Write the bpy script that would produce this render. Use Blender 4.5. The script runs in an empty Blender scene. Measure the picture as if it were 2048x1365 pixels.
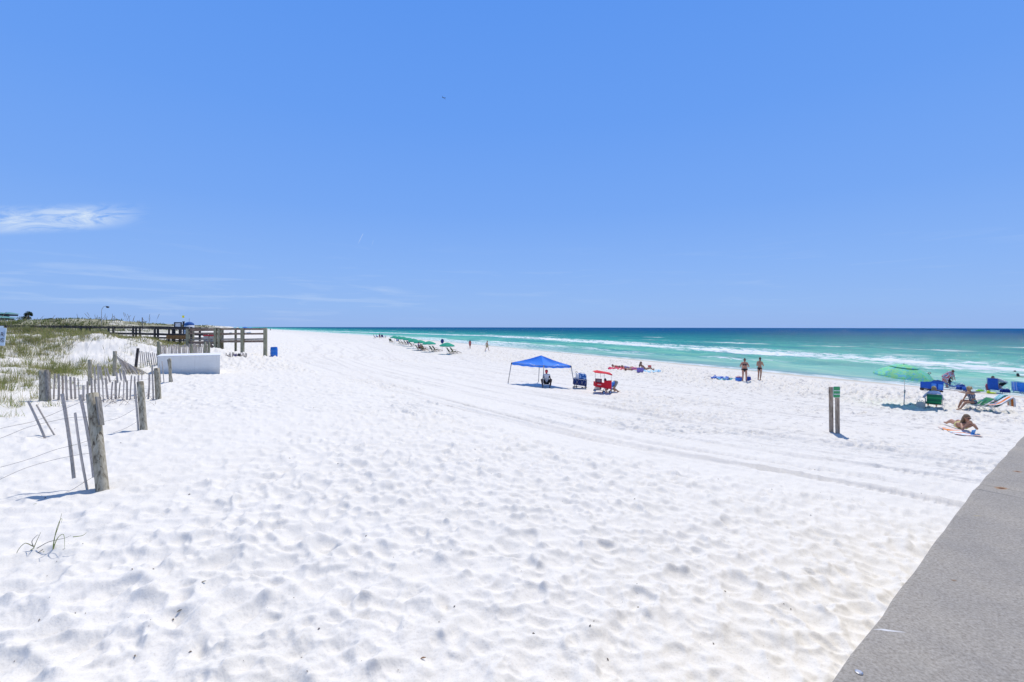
import bpy, bmesh, math, random
import numpy as np
from mathutils import Vector, Matrix
R = math.radians
PI = math.pi
sc = bpy.context.scene
COL = sc.collection
random.seed(7)
rng = np.random.default_rng(11)

# ---------------------------------------------------------------- camera
F = 900.0            # focal length in photo pixels (2048 wide)
CX, CY = 1024.0, 654.7
HC = 4.7             # eye above the sea
ROLL = 0.0018
cam_d = bpy.data.cameras.new('camera')
cam = bpy.data.objects.new('camera', cam_d)
COL.objects.link(cam)
sc.camera = cam
cam_d.sensor_width = 36
cam_d.lens = F / 2048 * 36
cam_d.shift_y = -(682.5 - CY) / 2048
cam_d.clip_start = 0.05
cam_d.clip_end = 30000
ca, sa = math.cos(ROLL), math.sin(ROLL)
CAMR = Matrix(((ca, -sa, 0), (0, 0, -1), (sa, ca, 0)))   # columns: x, y, z axes of the camera
cam.matrix_world = Matrix.Translation((0, 0, HC)) @ CAMR.to_4x4()

def ray(px, py):
    d = CAMR @ Vector(((px - CX) / F, (CY - py) / F, -1.0))
    return d / d.y
def P(px, py, d):
    r = ray(px, py)
    return Vector((r.x * d, d, HC + r.z * d))

# ---------------------------------------------------------------- shape of the beach
SX, SY = 35.4, 31.0                      # a point on the shoreline
UX, UY = -0.44, 0.898                    # along the shore, away from the eye
NX, NY = -0.898, -0.44                   # inland

def sstep(a, b, x):
    t = np.clip((x - a) / (b - a), 0, 1)
    return t * t * (3 - 2 * t)
_ps = np.array([-900, -60, -12, 0, 4, 9, 16, 30, 38, 43, 47, 52, 60, 3000.])
_pz = np.array([-14, -3.0, -0.7, 0.0, 0.22, 0.5, 0.62, 0.85, 1.3, 1.85, 2.12, 2.32, 2.75, 2.9])
_pf_s = np.arange(-900, 3000, 0.5)
_pf_z = np.interp(_pf_s, _ps, _pz)
_k = np.ones(7) / 7
_pf_z = np.convolve(np.pad(_pf_z, 3, mode='edge'), _k, 'valid')

class VNoise:
    def __init__(self, seed, n=256):
        self.g = np.random.default_rng(seed).random((n, n)); self.n = n
    def __call__(self, x, y):
        x = np.asarray(x, float); y = np.asarray(y, float)
        xi = np.floor(x).astype(np.int64); yi = np.floor(y).astype(np.int64)
        fx = x - xi; fy = y - yi
        fx = fx * fx * (3 - 2 * fx); fy = fy * fy * (3 - 2 * fy)
        n = self.n; g = self.g
        a = g[xi % n, yi % n]; b = g[(xi + 1) % n, yi % n]; c = g[xi % n, (yi + 1) % n]; d = g[(xi + 1) % n, (yi + 1) % n]
        return (a * (1 - fx) + b * fx) * (1 - fy) + (c * (1 - fx) + d * fx) * fy
N1, N2, N3, N4 = VNoise(1), VNoise(2), VNoise(3), VNoise(4)
def fbm(n, x, y, o=4):
    r = 0; a = 0.5
    for i in range(o):
        r = r + a * (n(x * 2 ** i + 13.7 * i, y * 2 ** i + 5.1 * i) - 0.5); a *= 0.5
    return r

def st(x, y):
    s = (x - SX) * NX + (y - SY) * NY
    t = (x - SX) * UX + (y - SY) * UY
    s = s - (0.055 * (np.sqrt((t - 170) ** 2 + 3600) + (t - 170)) - 0.57)   # the coast bends away in the distance
    return s, t
HILLS = [  # x, y, sx, sy, h
    (-28.0, 31.0, 6.0, 4.0, 1.15), (-21.5, 33.0, 2.6, 2.6, 0.55), (-38, 36, 6, 4, 0.55), (-31.5, 39.5, 5.5, 2.6, 0.75),
    (-95, 96, 11, 12, 2.2), (-118, 118, 12, 14, 1.6), (-130, 100, 20, 14, 1.1), (-82, 96, 8, 9, 1.5), (-76, 106, 10, 12, 0.3), (-98, 140, 14, 16, 0.8),
    (-150, 120, 24, 20, 0.8), (-120, 185, 18, 24, 0.8),
]
def base(x, y):
    x = np.asarray(x, float); y = np.asarray(y, float)
    s, t = st(x, y)
    z = np.interp(s, _pf_s, _pf_z)
    du = sstep(54, 66, s)
    z = z + sstep(52.5, 56, s) * (1 - sstep(75, 90, s)) * 1.4 * fbm(N3, x / 3.4, y / 3.4, 3) + du * (0.75 + 1.0 * fbm(N1, x / 9, y / 9, 4)) + sstep(70, 110, s) * 0.7
    far = sstep(120, 260, t) * sstep(52, 80, s)
    z = z + far * (1.6 + 3.0 * fbm(N2, x / 40, y / 40, 3))
    for hx, hy, sx, sy, h in HILLS:
        z = z + h * np.exp(-(((x - hx) / sx) ** 2 + ((y - hy) / sy) ** 2))
    return z
def zb(x, y):
    return float(base(np.array([x]), np.array([y]))[0])
def G(px, py, lift=0.0):
    """where the sight line through a pixel of the survey meets the sand"""
    r = ray(px, py)
    d = np.concatenate([np.arange(1.2, 60, 0.02), np.arange(60, 800, 0.25)])
    zz = HC + r.z * d
    gz = base(r.x * d, d)
    k = np.argmax(zz < gz)
    if k == 0: k = len(d) - 1
    dd = d[k]
    return Vector((r.x * dd, dd, float(gz[k]) + lift))

# ---------------------------------------------------------------- helpers
def link(o):
    COL.objects.link(o); return o
def tag(o, label=None, cat=None, group=None, kind=None):
    if label: o['label'] = label
    if cat: o['category'] = cat
    if group: o['group'] = group
    if kind: o['kind'] = kind
    return o
def thing(name, label, cat, loc=(0, 0, 0), rz=0.0, group=None, rx=0, ry=0):
    o = bpy.data.objects.new(name, None); link(o)
    o.empty_display_size = 0.2
    o.location = loc; o.rotation_euler = (rx, ry, rz)
    return tag(o, label, cat, group)
def clone(root, loc=None, rz=None, label=None, group=None):
    def cp(o, parent):
        c = o.copy(); link(c); c.parent = parent
        for ch in list(o.children): cp(ch, c)
        return c
    c = cp(root, None)
    if loc is not None: c.location = loc
    if rz is not None: c.rotation_euler[2] = rz
    if label: c['label'] = label
    if group: c['group'] = group
    return c
class MB:
    """collects faces for one mesh"""
    def __init__(s): s.v = []; s.f = []
    def add(s, vs, fs):
        o = len(s.v); s.v += [tuple(v) for v in vs]; s.f += [tuple(i + o for i in f) for f in fs]; return s
    def box(s, c, size, rot=None, taper=1.0):
        hx, hy, hz = size[0] / 2, size[1] / 2, size[2] / 2
        vs = []
        for z, k in ((-hz, 1.0), (hz, taper)):
            for x, y in ((-hx, -hy), (hx, -hy), (hx, hy), (-hx, hy)):
                vs.append(Vector((x * k, y * k, z)))
        if rot is not None:
            M = rot if isinstance(rot, Matrix) else Matrix.Rotation(rot, 3, 'Z')
            vs = [M @ v for v in vs]
        c = Vector(c)
        return s.add([v + c for v in vs], [(3, 2, 1, 0), (4, 5, 6, 7), (0, 1, 5, 4), (1, 2, 6, 5), (2, 3, 7, 6), (3, 0, 4, 7)])
    def beam(s, a, b, w, h, up=(0, 0, 1)):
        a = Vector(a); b = Vector(b); d = (b - a); L = d.length; d.normalize()
        up = Vector(up)
        if abs(d.dot(up)) > 0.98: up = Vector((0, 1, 0))
        x = d.cross(up).normalized(); z = x.cross(d).normalized()
        vs = []
        for p in (a, b):
            for i, j in ((-1, -1), (1, -1), (1, 1), (-1, 1)):
                vs.append(p + x * (i * w / 2) + z * (j * h / 2))
        return s.add(vs, [(3, 2, 1, 0), (4, 5, 6, 7), (0, 1, 5, 4), (1, 2, 6, 5), (2, 3, 7, 6), (3, 0, 4, 7)])
    def tube(s, pts, r, n=8, caps=True):
        pts = [Vector(p) for p in pts]
        rs = r if isinstance(r, (list, tuple)) else [r] * len(pts)
        rings = []
        prev = None
        for i, p in enumerate(pts):
            if i == 0: d = pts[1] - p
            elif i == len(pts) - 1: d = p - pts[i - 1]
            else: d = pts[i + 1] - pts[i - 1]
            d.normalize()
            if prev is None:
                up = Vector((0, 0, 1)) if abs(d.z) < 0.9 else Vector((1, 0, 0))
                x = d.cross(up).normalized()
            else:
                x = (prev - d * prev.dot(d)).normalized()
            prev = x
            y = d.cross(x)
            rings.append([p + (x * math.cos(2 * PI * k / n) + y * math.sin(2 * PI * k / n)) * rs[i] for k in range(n)])
        vs = [v for rg in rings for v in rg]; fs = []
        for i in range(len(pts) - 1):
            for k in range(n):
                a = i * n + k; b = i * n + (k + 1) % n
                fs.append((a, b, b + n, a + n))
        if caps:
            fs.append(tuple(range(n - 1, -1, -1)))
            fs.append(tuple((len(pts) - 1) * n + k for k in range(n)))
        return s.add(vs, fs)
    def ball(s, c, r, n=10, m=7, rot=None):
        if not isinstance(r, (list, tuple, Vector)): r = (r, r, r)
        vs = []; c = Vector(c)
        def pt(x, y, z):
            v = Vector((x * r[0], y * r[1], z * r[2]))
            if rot is not None: v = rot @ v
            return v + c
        vs.append(pt(0, 0, -1))
        for i in range(1, m):
            ph = -PI / 2 + PI * i / m
            for k in range(n):
                th = 2 * PI * k / n
                vs.append(pt(math.cos(ph) * math.cos(th), math.cos(ph) * math.sin(th), math.sin(ph)))
        vs.append(pt(0, 0, 1))
        fs = []
        for k in range(n): fs.append((0, 1 + (k + 1) % n, 1 + k))
        for i in range(m - 2):
            for k in range(n):
                a = 1 + i * n + k; b = 1 + i * n + (k + 1) % n
                fs.append((a, b, b + n, a + n))
        top = len(vs) - 1; o = 1 + (m - 2) * n
        for k in range(n): fs.append((o + k, o + (k + 1) % n, top))
        return s.add(vs, fs)
    def lathe(s, prof, n=24, c=(0, 0, 0), caps=True):
        c = Vector(c); vs = []; fs = []
        for r, z in prof:
            for k in range(n):
                th = 2 * PI * k / n
                vs.append(c + Vector((r * math.cos(th), r * math.sin(th), z)))
        for i in range(len(prof) - 1):
            for k in range(n):
                a = i * n + k; b = i * n + (k + 1) % n
                fs.append((a, b, b + n, a + n))
        if caps:
            fs.append(tuple(range(n - 1, -1, -1)))
            fs.append(tuple((len(prof) - 1) * n + k for k in range(n)))
        return s.add(vs, fs)
    def sheet(s, rows, thick=0.0):
        """grid of points, optionally given a thickness downwards along its normal"""
        m = len(rows); n = len(rows[0])
        vs = [Vector(p) for r in rows for p in r]
        fs = []
        for i in range(m - 1):
            for j in range(n - 1):
                a = i * n + j
                fs.append((a, a + 1, a + n + 1, a + n))
        if thick:
            nr = []
            for i in range(m):
                for j in range(n):
                    a = vs[min(i + 1, m - 1) * n + j] - vs[max(i - 1, 0) * n + j]
                    b = vs[i * n + min(j + 1, n - 1)] - vs[i * n + max(j - 1, 0)]
                    c = a.cross(b)
                    nr.append(c.normalized() if c.length > 1e-9 else Vector((0, 0, 1)))
            k = len(vs)
            vs = vs + [v + q * thick for v, q in zip(vs, nr)]
            fs = fs + [tuple(i + k for i in reversed(f)) for f in fs]
            bd = [i for i in range(n)] + [i * n + n - 1 for i in range(1, m)] + [(m - 1) * n + j for j in range(n - 2, -1, -1)] + [i * n for i in range(m - 2, 0, -1)]
            for q in range(len(bd)):
                a, b = bd[q], bd[(q + 1) % len(bd)]
                fs.append((b, a, a + k, b + k))
        return s.add(vs, fs)
    def build(s, name, mat, parent=None, smooth=False, bevel=0.0, remesh=0.0, fixn=True):
        me = bpy.data.meshes.new(name)
        me.from_pydata(s.v, [], s.f)
        if fixn:
            bm = bmesh.new(); bm.from_mesh(me)
            bmesh.ops.recalc_face_normals(bm, faces=bm.faces)
            bm.to_mesh(me); bm.free()
        if mat: me.materials.append(mat)
        o = bpy.data.objects.new(name, me); link(o)
        if parent is not None: o.parent = parent
        if smooth or remesh: me.polygons.foreach_set('use_smooth', [True] * len(me.polygons))
        if remesh:
            md = o.modifiers.new('r', 'REMESH'); md.mode = 'VOXEL'; md.voxel_size = remesh; md.use_smooth_shade = True
            m2 = o.modifiers.new('s', 'SMOOTH'); m2.factor = 0.5; m2.iterations = 3
        if bevel:
            md = o.modifiers.new('b', 'BEVEL'); md.width = bevel; md.segments = 2; md.limit_method = 'ANGLE'; md.angle_limit = R(40)
        return o

# ---------------------------------------------------------------- materials
def nt(name):
    m = bpy.data.materials.new(name); m.use_nodes = True
    t = m.node_tree; b = t.nodes['Principled BSDF']
    return m, t, b
def lk(t, a, b): t.links.new(a, b)
def nd(t, ty, **kw):
    n = t.nodes.new(ty)
    for k, v in kw.items():
        if k in n.inputs.keys() if hasattr(n.inputs, 'keys') else False: n.inputs[k].default_value = v
        else: setattr(n, k, v)
    return n
def ramp(t, fac, stops, interp='LINEAR'):
    r = t.nodes.new('ShaderNodeValToRGB'); r.color_ramp.interpolation = interp
    e = r.color_ramp.elements
    while len(e) > 1: e.remove(e[-1])
    e[0].position = stops[0][0]; e[0].color = (*stops[0][1], 1) if len(stops[0][1]) == 3 else stops[0][1]
    for p, c in stops[1:]:
        q = e.new(p); q.color = (*c, 1) if len(c) == 3 else c
    lk(t, fac, r.inputs[0]); return r.outputs[0]
def math_(t, op, a, b=None, c=None, clamp=False):
    n = t.nodes.new('ShaderNodeMath'); n.operation = op; n.use_clamp = clamp
    for i, v in enumerate((a, b, c)):
        if v is None: continue
        if isinstance(v, (int, float)): n.inputs[i].default_value = v
        else: lk(t, v, n.inputs[i])
    return n.outputs[0]
def mixc(t, fac, a, b, mode='MIX'):
    n = t.nodes.new('ShaderNodeMix'); n.data_type = 'RGBA'; n.blend_type = mode
    for i, v in ((0, fac), (6, a), (7, b)):
        if isinstance(v, (int, float)): n.inputs[i].default_value = v
        elif isinstance(v, tuple): n.inputs[i].default_value = (*v, 1) if len(v) == 3 else v
        else: lk(t, v, n.inputs[i])
    return n.outputs[2]
def noise(t, vec, scale, detail=4, rough=0.55, dist=0.0):
    n = t.nodes.new('ShaderNodeTexNoise'); n.inputs['Scale'].default_value = scale
    n.inputs['Detail'].default_value = detail; n.inputs['Roughness'].default_value = rough; n.inputs['Distortion'].default_value = dist
    if vec is not None: lk(t, vec, n.inputs['Vector'])
    return n.outputs['Fac']
def mapping(t, vec, scale=(1, 1, 1), rot=(0, 0, 0), loc=(0, 0, 0)):
    n = t.nodes.new('ShaderNodeMapping'); n.inputs['Scale'].default_value = scale
    n.inputs['Rotation'].default_value = rot; n.inputs['Location'].default_value = loc
    lk(t, vec, n.inputs['Vector']); return n.outputs[0]
def bump(t, b, h, strength=0.3, dist=0.02):
    n = t.nodes.new('ShaderNodeBump'); n.inputs['Strength'].default_value = strength; n.inputs['Distance'].default_value = dist
    lk(t, h, n.inputs['Height']); lk(t, n.outputs[0], b.inputs['Normal'])
def objco(t):
    n = t.nodes.new('ShaderNodeTexCoord'); return n.outputs['Object']
def geopos(t):
    n = t.nodes.new('ShaderNodeNewGeometry'); return n.outputs['Position']

def cloth(name, col, rough=0.85, var=0.12, scale=6.0, trans=0.0, col2=None):
    m, t, b = nt(name)
    co = objco(t)
    f = noise(t, co, scale, 4)
    c2 = col2 or tuple(min(1, c * (1 - var * 2.2)) for c in col)
    lk(t, ramp(t, f, [(0.3, c2), (0.65, col)]), b.inputs['Base Color'])
    b.inputs['Roughness'].default_value = rough
    f2 = noise(t, co, 9, 3); bump(t, b, f2, 0.5, 0.02)
    if trans:
        tr = t.nodes.new('ShaderNodeBsdfTranslucent'); tr.inputs[0].default_value = (*col, 1)
        mx = t.nodes.new('ShaderNodeMixShader'); mx.inputs[0].default_value = trans
        lk(t, b.outputs[0], mx.inputs[1]); lk(t, tr.outputs[0], mx.inputs[2])
        lk(t, mx.outputs[0], t.nodes['Material Output'].inputs['Surface'])
    return m
def plain(name, col, rough=0.5, metal=0.0, var=0.08, scale=12):
    m, t, b = nt(name)
    f = noise(t, objco(t), scale, 5)
    lk(t, ramp(t, f, [(0.3, tuple(c * (1 - var) for c in col)), (0.7, tuple(min(1, c * (1 + var)) for c in col))]), b.inputs['Base Color'])
    lk(t, ramp(t, f, [(0.2, (rough * 0.8,) * 3), (0.8, (min(1, rough * 1.2),) * 3)]), b.inputs['Roughness'])
    b.inputs['Metallic'].default_value = metal
    return m
def wood(name, c1, c2, c3, stretch=(14, 14, 1.2), rough=0.85):
    """weathered timber, grain running along the object's z (or as stretched)"""
    m, t, b = nt(name)
    co = objco(t)
    v = mapping(t, co, stretch)
    f = noise(t, v, 3.0, 6, 0.65, 0.6)
    g = noise(t, co, 1.7, 3, 0.5, 0.4)
    a = ramp(t, f, [(0.36, c3), (0.46, c1), (0.60, c2)])
    d = ramp(t, g, [(0.35, (0.72, 0.74, 0.72)), (0.6, (1, 1, 1))])
    lk(t, mixc(t, 1.0, a, d, 'MULTIPLY'), b.inputs['Base Color'])
    b.inputs['Roughness'].default_value = rough
    bump(t, b, f, 0.5, 0.006)
    return m
def stripes(name, cols, axis=0, freq=6.0, rough=0.9):
    m, t, b = nt(name)
    co = objco(t)
    s = t.nodes.new('ShaderNodeSeparateXYZ'); lk(t, co, s.inputs[0])
    w = math_(t, 'FRACT', math_(t, 'MULTIPLY', s.outputs[axis], freq))
    n = len(cols)
    lk(t, ramp(t, w, [(i / n, c) for i, c in enumerate(cols)], 'CONSTANT'), b.inputs['Base Color'])
    b.inputs['Roughness'].default_value = rough
    bump(t, b, noise(t, co, 14, 3), 0.4, 0.02)
    return m
def spotted(name, c1, c2, scale=30, thr=0.5, c3=None, rough=0.9):
    m, t, b = nt(name)
    co = objco(t)
    f = noise(t, co, scale, 2)
    st_ = [(0.0, c1), (thr, c2)] if c3 is None else [(0.0, c1), (thr - 0.03, c2), (thr + 0.06, c3)]
    lk(t, ramp(t, f, st_, 'CONSTANT'), b.inputs['Base Color'])
    b.inputs['Roughness'].default_value = rough
    bump(t, b, noise(t, co, 8, 3), 0.4, 0.02)
    return m
# ---------------------------------------------------------------- sand relief
def blur_periodic(h, sig):
    n = h.shape[0]
    f = np.fft.fftfreq(n)
    k = np.exp(-2 * (PI * sig) ** 2 * (f[:, None] ** 2 + f[None, :] ** 2))
    return np.real(np.fft.ifft2(np.fft.fft2(h) * k))
def spectral(n, rg, lo, hi, p=1.5):
    f = np.fft.fftfreq(n) * n
    q = np.sqrt(f[:, None] ** 2 + f[None, :] ** 2)
    w = np.where((q >= lo) & (q <= hi), 1.0 / np.maximum(q, 1) ** p, 0)
    h = np.real(np.fft.ifft2(np.fft.fft2(rg.standard_normal((n, n))) * w))
    return h / h.std()
TL, TN = 9.0, 900        # a 9 m tile of trampled sand at 1 cm
def make_tile(seed, count, small=1.0):
    rg = np.random.default_rng(seed)
    n = TN; px = n / TL
    h = spectral(n, rg, 9, 60, 1.1) * 0.015
    for i in range(count):
        cx, cy = rg.random(2) * n
        a = rg.choice([rg.uniform(0.05, 0.09), rg.uniform(0.09, 0.15), rg.uniform(.15, .27)], p=[.34, .40, .26]) * px * small; b = a * rg.uniform(0.45, 0.8)
        th = rg.uniform(0, PI) if rg.random() < .5 else rg.normal(0.5, 0.5)
        dep = rg.uniform(0.20, 0.36) * min(a / px, .20)
        m = int(a * 1.75) + 2
        yy, xx = np.mgrid[-m:m + 1, -m:m + 1]
        u = xx * math.cos(th) + yy * math.sin(th); v = -xx * math.sin(th) + yy * math.cos(th)
        u = u / a; v = v / (b * (1 + 0.25 * u))
        r = np.sqrt(u * u + v * v) * (1 + 0.10 * np.sin(3 * np.arctan2(v, u) + rg.uniform(0, 6)))
        iy = (int(cy) + yy) % n; ix = (int(cx) + xx) % n
        H = h[iy, ix]
        wgt = 1 - sstep(0.72, 1.18, r)
        mean = (H * wgt).sum() / max(wgt.sum(), 1e-6)
        pit = mean * 0.85 - dep * (1.02 - np.clip(np.sqrt(r * r + .02), 0, 1.15)) * (1 + 0.35 * u)
        H = H * (1 - wgt) + pit * wgt
        H = H + 0.13 * dep * np.exp(-((r - 1.22) / 0.20) ** 2) * (0.6 + 0.5 * np.sin(np.arctan2(v, u) + rg.uniform(0, 6)))
        h[iy, ix] = H
    s = blur_periodic(h, 0.9); s2 = blur_periodic(h, 2.4)
    h = s * 0.8 + s2 * 0.2 + spectral(n, rg, 24, 90, 1.0) * 0.0022 + spectral(n, rg, 60, 260, 0.6) * 0.0011
    return h - h.mean()
TILE_A = make_tile(3, 3300, 1.15)
TILE_B = make_tile(5, 3900, 1.0)
TILE_C = make_tile(9, 4600, 0.75)
def tsample(T, x, y, ang, sc_):
    c, s = math.cos(ang), math.sin(ang)
    u = (x * c + y * s) * sc_ / TL * TN; v = (-x * s + y * c) * sc_ / TL * TN
    xi = np.floor(u).astype(np.int64); yi = np.floor(v).astype(np.int64)
    fx = u - xi; fy = v - yi; n = TN
    a = T[yi % n, xi % n]; b = T[yi % n, (xi + 1) % n]; c_ = T[(yi + 1) % n, xi % n]; d = T[(yi + 1) % n, (xi + 1) % n]
    return ((a * (1 - fx) + b * fx) * (1 - fy) + (c_ * (1 - fx) + d * fx) * fy) / sc_
_bt = np.array([-60, -20, -8, -1, 12, 24, 33, 38, 44, 60, 200.])
_bs = np.array([31, 32, 33.6, 38.6, 42.2, 44.6, 45.6, 45.6, 44.0, 43, 42.])
_bt2 = np.arange(-60, 200, 0.5)
_bs2 = np.convolve(np.pad(np.interp(_bt2, _bt, _bs), 5, mode='edge'), np.ones(11) / 11, 'valid')
def track_q(x, y):
    s, t = st(x, y)
    return s - np.interp(t, _bt2, _bs2), s, t
TRACKS = [(-0.7, .28, 1), (-1.5, .12, 0), (-2.6, .26, 1), (-4.1, .26, 1), (-4.9, .10, 0), (-6.2, .30, 1), (-7.8, .30, 1), (-8.9, .12, 0), (-10.6, .3, 1), (-12.1, .3, 1), (-14.0, .15, 0), (-16.5, .3, 0), (-18, .3, 1), (-21, .2, 0)]
def relief(x, y):
    q, s, t = track_q(x, y)
    wob = 0.5 * fbm(N3, x / 2.5, y / 2.5, 3)
    tramp = sstep(-0.6, 1.0, q + wob)                       # foot-trodden sand in front
    wet = 1 - sstep(3.0, 8.0, s)
    lower = (1 - sstep(-25, -17, q + 4 * wob)) * (1 - wet * .75)  # trodden lower beach
    calm = sstep(-3.5, -6.5, x + 0.25 * y * 0 + 3 * wob) * (1 - sstep(24, 30, y)) * 0.55
    calm2 = sstep(50.5, 53, s) * 0.25
    m = (fbm(N4, x / 3.1, y / 3.1, 2) > 0.02).astype(float)
    m = sstep(-0.02, 0.06, fbm(N4, x / 3.1, y / 3.1, 2))
    A = tsample(TILE_A, x, y, 0.35, 1.0); B = tsample(TILE_B, x + 3.3, y + 1.7, 1.25, 0.87); C = tsample(TILE_C, x, y, 2.1, 1.0)
    D = tsample(TILE_C, x + 5.1, y - 2.2, 0.7, 0.9)
    amp = 0.85 + 0.5 * fbm(N2, x / 5, y / 5, 2)
    z = tramp * (A * m + B * (1 - m)) * amp * (1.5 + 1.15 * sstep(9, 24, np.hypot(x, y))) * (1 - np.clip(calm + calm2, 0, .8))
    E = tsample(TILE_A, x + 1.1, y + 4.2, 1.9, 0.9)
    z = z + lower * (C * m + D * (1 - m)) * 2.3 + lower * E * 2.3 * sstep(12, 22, np.hypot(x, y))
    mid = (1 - tramp) * (1 - lower)
    z = z + mid * (C * 0.55 + 0.006 * fbm(N1, x * 1.2, y * 1.2, 3))
    # a few walks of footprints over the groomed band
    band = sstep(0.30, 0.40, fbm(N2, x / 7 + 40, y / 2.5, 2) + 0.22)
    z = z + mid * band * C * 1.5
    # wheel ruts left by the beach vehicles
    near = np.clip((34 - np.hypot(x, y)) / 14, 0.45, 1)
    for q0, w, tread in TRACKS:
        qq = q - q0 - 0.35 * np.sin(t / 9.0 + q0 * 2.1) - 0.12 * np.sin(t / 3.1 + q0)
        keep = sstep(0.30, 0.5, N3(t / 14 + q0 * 3.3, q0 * 7.7 + 0 * t))
        g = np.exp(-(qq / w) ** 4)
        rim = np.exp(-((np.abs(qq) - w * 1.35) / (w * 0.35)) ** 2)
        zz = -0.020 * g + 0.012 * rim
        if tread: zz = zz + 0.006 * g * np.clip(3 * np.sin(t * 2 * PI / 0.17 + qq * 9), -1, 1) * sstep(0.45, 0.7, N4(t / 1.7 + q0, q0 * 3 + 0 * t))
        zz = zz * (0.35 + 1.1 * N3(t / 0.9 + 3 * q0, qq * 2.0))
        z = z + zz * (1 - tramp) * (1 - lower * .6) * keep * near * 2.2
    # the turning loop near the barrel
    for (ox, oy, r0) in ((-10.5, 33.0, 7.4), (-10.5, 33.0, 6.0), (-7.5, 41.0, 9.5), (-6.5, 42.0, 12)):
        rr = np.hypot((x - ox), (y - oy)) - r0
        z = z + (0.03 * np.exp(-((rr - .45) / .2) ** 2) - 0.03 * np.exp(-(rr / 0.3) ** 4)) * (1 - tramp)
    z = z * (1 - wet * 0.9)
    # soft wind ripples over the dune front
    z = z + calm2 * 0.05 * fbm(N1, x * 0.9, y * 0.9, 3)
    return z
def hs(x, y):
    a = np.array([x]); b = np.array([y])
    return float(base(a, b)[0] + relief(a, b)[0])

px = np.concatenate([np.arange(-260, 2310, 1.7)])
az = np.arctan((px - CX) / F)
rest = np.linspace(az[-1], az[0] + 2 * PI, 70)[1:-1]
az = np.concatenate([az, rest])
k = np.concatenate([np.arange(2600, 1250, -30), np.arange(1250, 150, -1.55), np.arange(150, 52, -0.5)])
rad = np.concatenate([[0.4], F * 2.65 / k])
rad = np.concatenate([rad, np.geomspace(rad[-1] * 1.01, 420, 260)[0:], np.geomspace(450, 9000, 24)])
NA, NR = len(az), len(rad)
AZ, RD = np.meshgrid(az, rad)
X = RD * np.sin(AZ); Y = RD * np.cos(AZ)
Z = base(X, Y)
fade = 1 - sstep(150, 300, RD)
Z = Z + relief(X, Y) * fade
Sg, Tg = st(X, Y)
def grid_mesh(name, X, Y, Z, keep=None, closed=True, attr=None):
    nr, na = X.shape
    vs = np.stack([X, Y, Z], -1).reshape(-1, 3).astype(np.float32)
    i = np.arange(nr - 1)[:, None]; j = np.arange(na if closed else na - 1)[None, :]
    a = i * na + j; b = i * na + (j + 1) % na
    quads = np.stack([a, a + na, b + na, b], -1).reshape(-1, 4)
    if keep is not None:
        kf = keep.reshape(-1)
        quads = quads[kf[quads].any(1)]
        used = np.unique(quads); mp = np.full(len(vs), -1, np.int64); mp[used] = np.arange(len(used))
        vs = vs[used]; quads = mp[quads]
    me = bpy.data.meshes.new(name)
    me.vertices.add(len(vs)); me.vertices.foreach_set('co', vs.reshape(-1))
    me.loops.add(len(quads) * 4); me.loops.foreach_set('vertex_index', quads.reshape(-1).astype(np.int32))
    me.polygons.add(len(quads)); me.polygons.foreach_set('loop_start', (np.arange(len(quads)) * 4).astype(np.int32))
    me.polygons.foreach_set('use_smooth', np.ones(len(quads), bool))
    me.update(); me.validate()
    if attr is not None:
        av = attr.reshape(-1)[used] if keep is not None else attr.reshape(-1)
        q_ = me.attributes.new('rut', 'FLOAT', 'POINT'); q_.data.foreach_set('value', av.astype(np.float32))
    o = bpy.data.objects.new(name, me); link(o)
    return o
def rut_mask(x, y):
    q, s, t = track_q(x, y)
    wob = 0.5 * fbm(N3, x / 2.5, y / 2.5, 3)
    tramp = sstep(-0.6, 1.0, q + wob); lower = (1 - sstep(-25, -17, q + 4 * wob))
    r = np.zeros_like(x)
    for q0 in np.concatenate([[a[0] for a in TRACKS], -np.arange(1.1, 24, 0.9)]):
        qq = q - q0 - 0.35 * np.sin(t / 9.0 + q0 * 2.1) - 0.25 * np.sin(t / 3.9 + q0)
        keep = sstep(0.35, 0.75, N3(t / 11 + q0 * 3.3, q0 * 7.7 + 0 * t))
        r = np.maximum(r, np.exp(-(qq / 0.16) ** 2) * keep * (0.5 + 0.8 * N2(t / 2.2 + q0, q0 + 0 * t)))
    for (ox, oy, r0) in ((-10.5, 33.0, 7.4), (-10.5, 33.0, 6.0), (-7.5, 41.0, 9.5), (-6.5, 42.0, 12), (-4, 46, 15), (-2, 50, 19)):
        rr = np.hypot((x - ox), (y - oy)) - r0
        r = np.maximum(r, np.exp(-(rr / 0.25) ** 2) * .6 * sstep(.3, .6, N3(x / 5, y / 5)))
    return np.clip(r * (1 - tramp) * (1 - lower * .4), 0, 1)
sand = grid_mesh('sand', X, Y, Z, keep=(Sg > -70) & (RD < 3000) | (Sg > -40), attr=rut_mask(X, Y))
tag(sand, 'white quartz sand beach, trampled in front and groomed with wheel tracks beyond', kind='structure')

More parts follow.
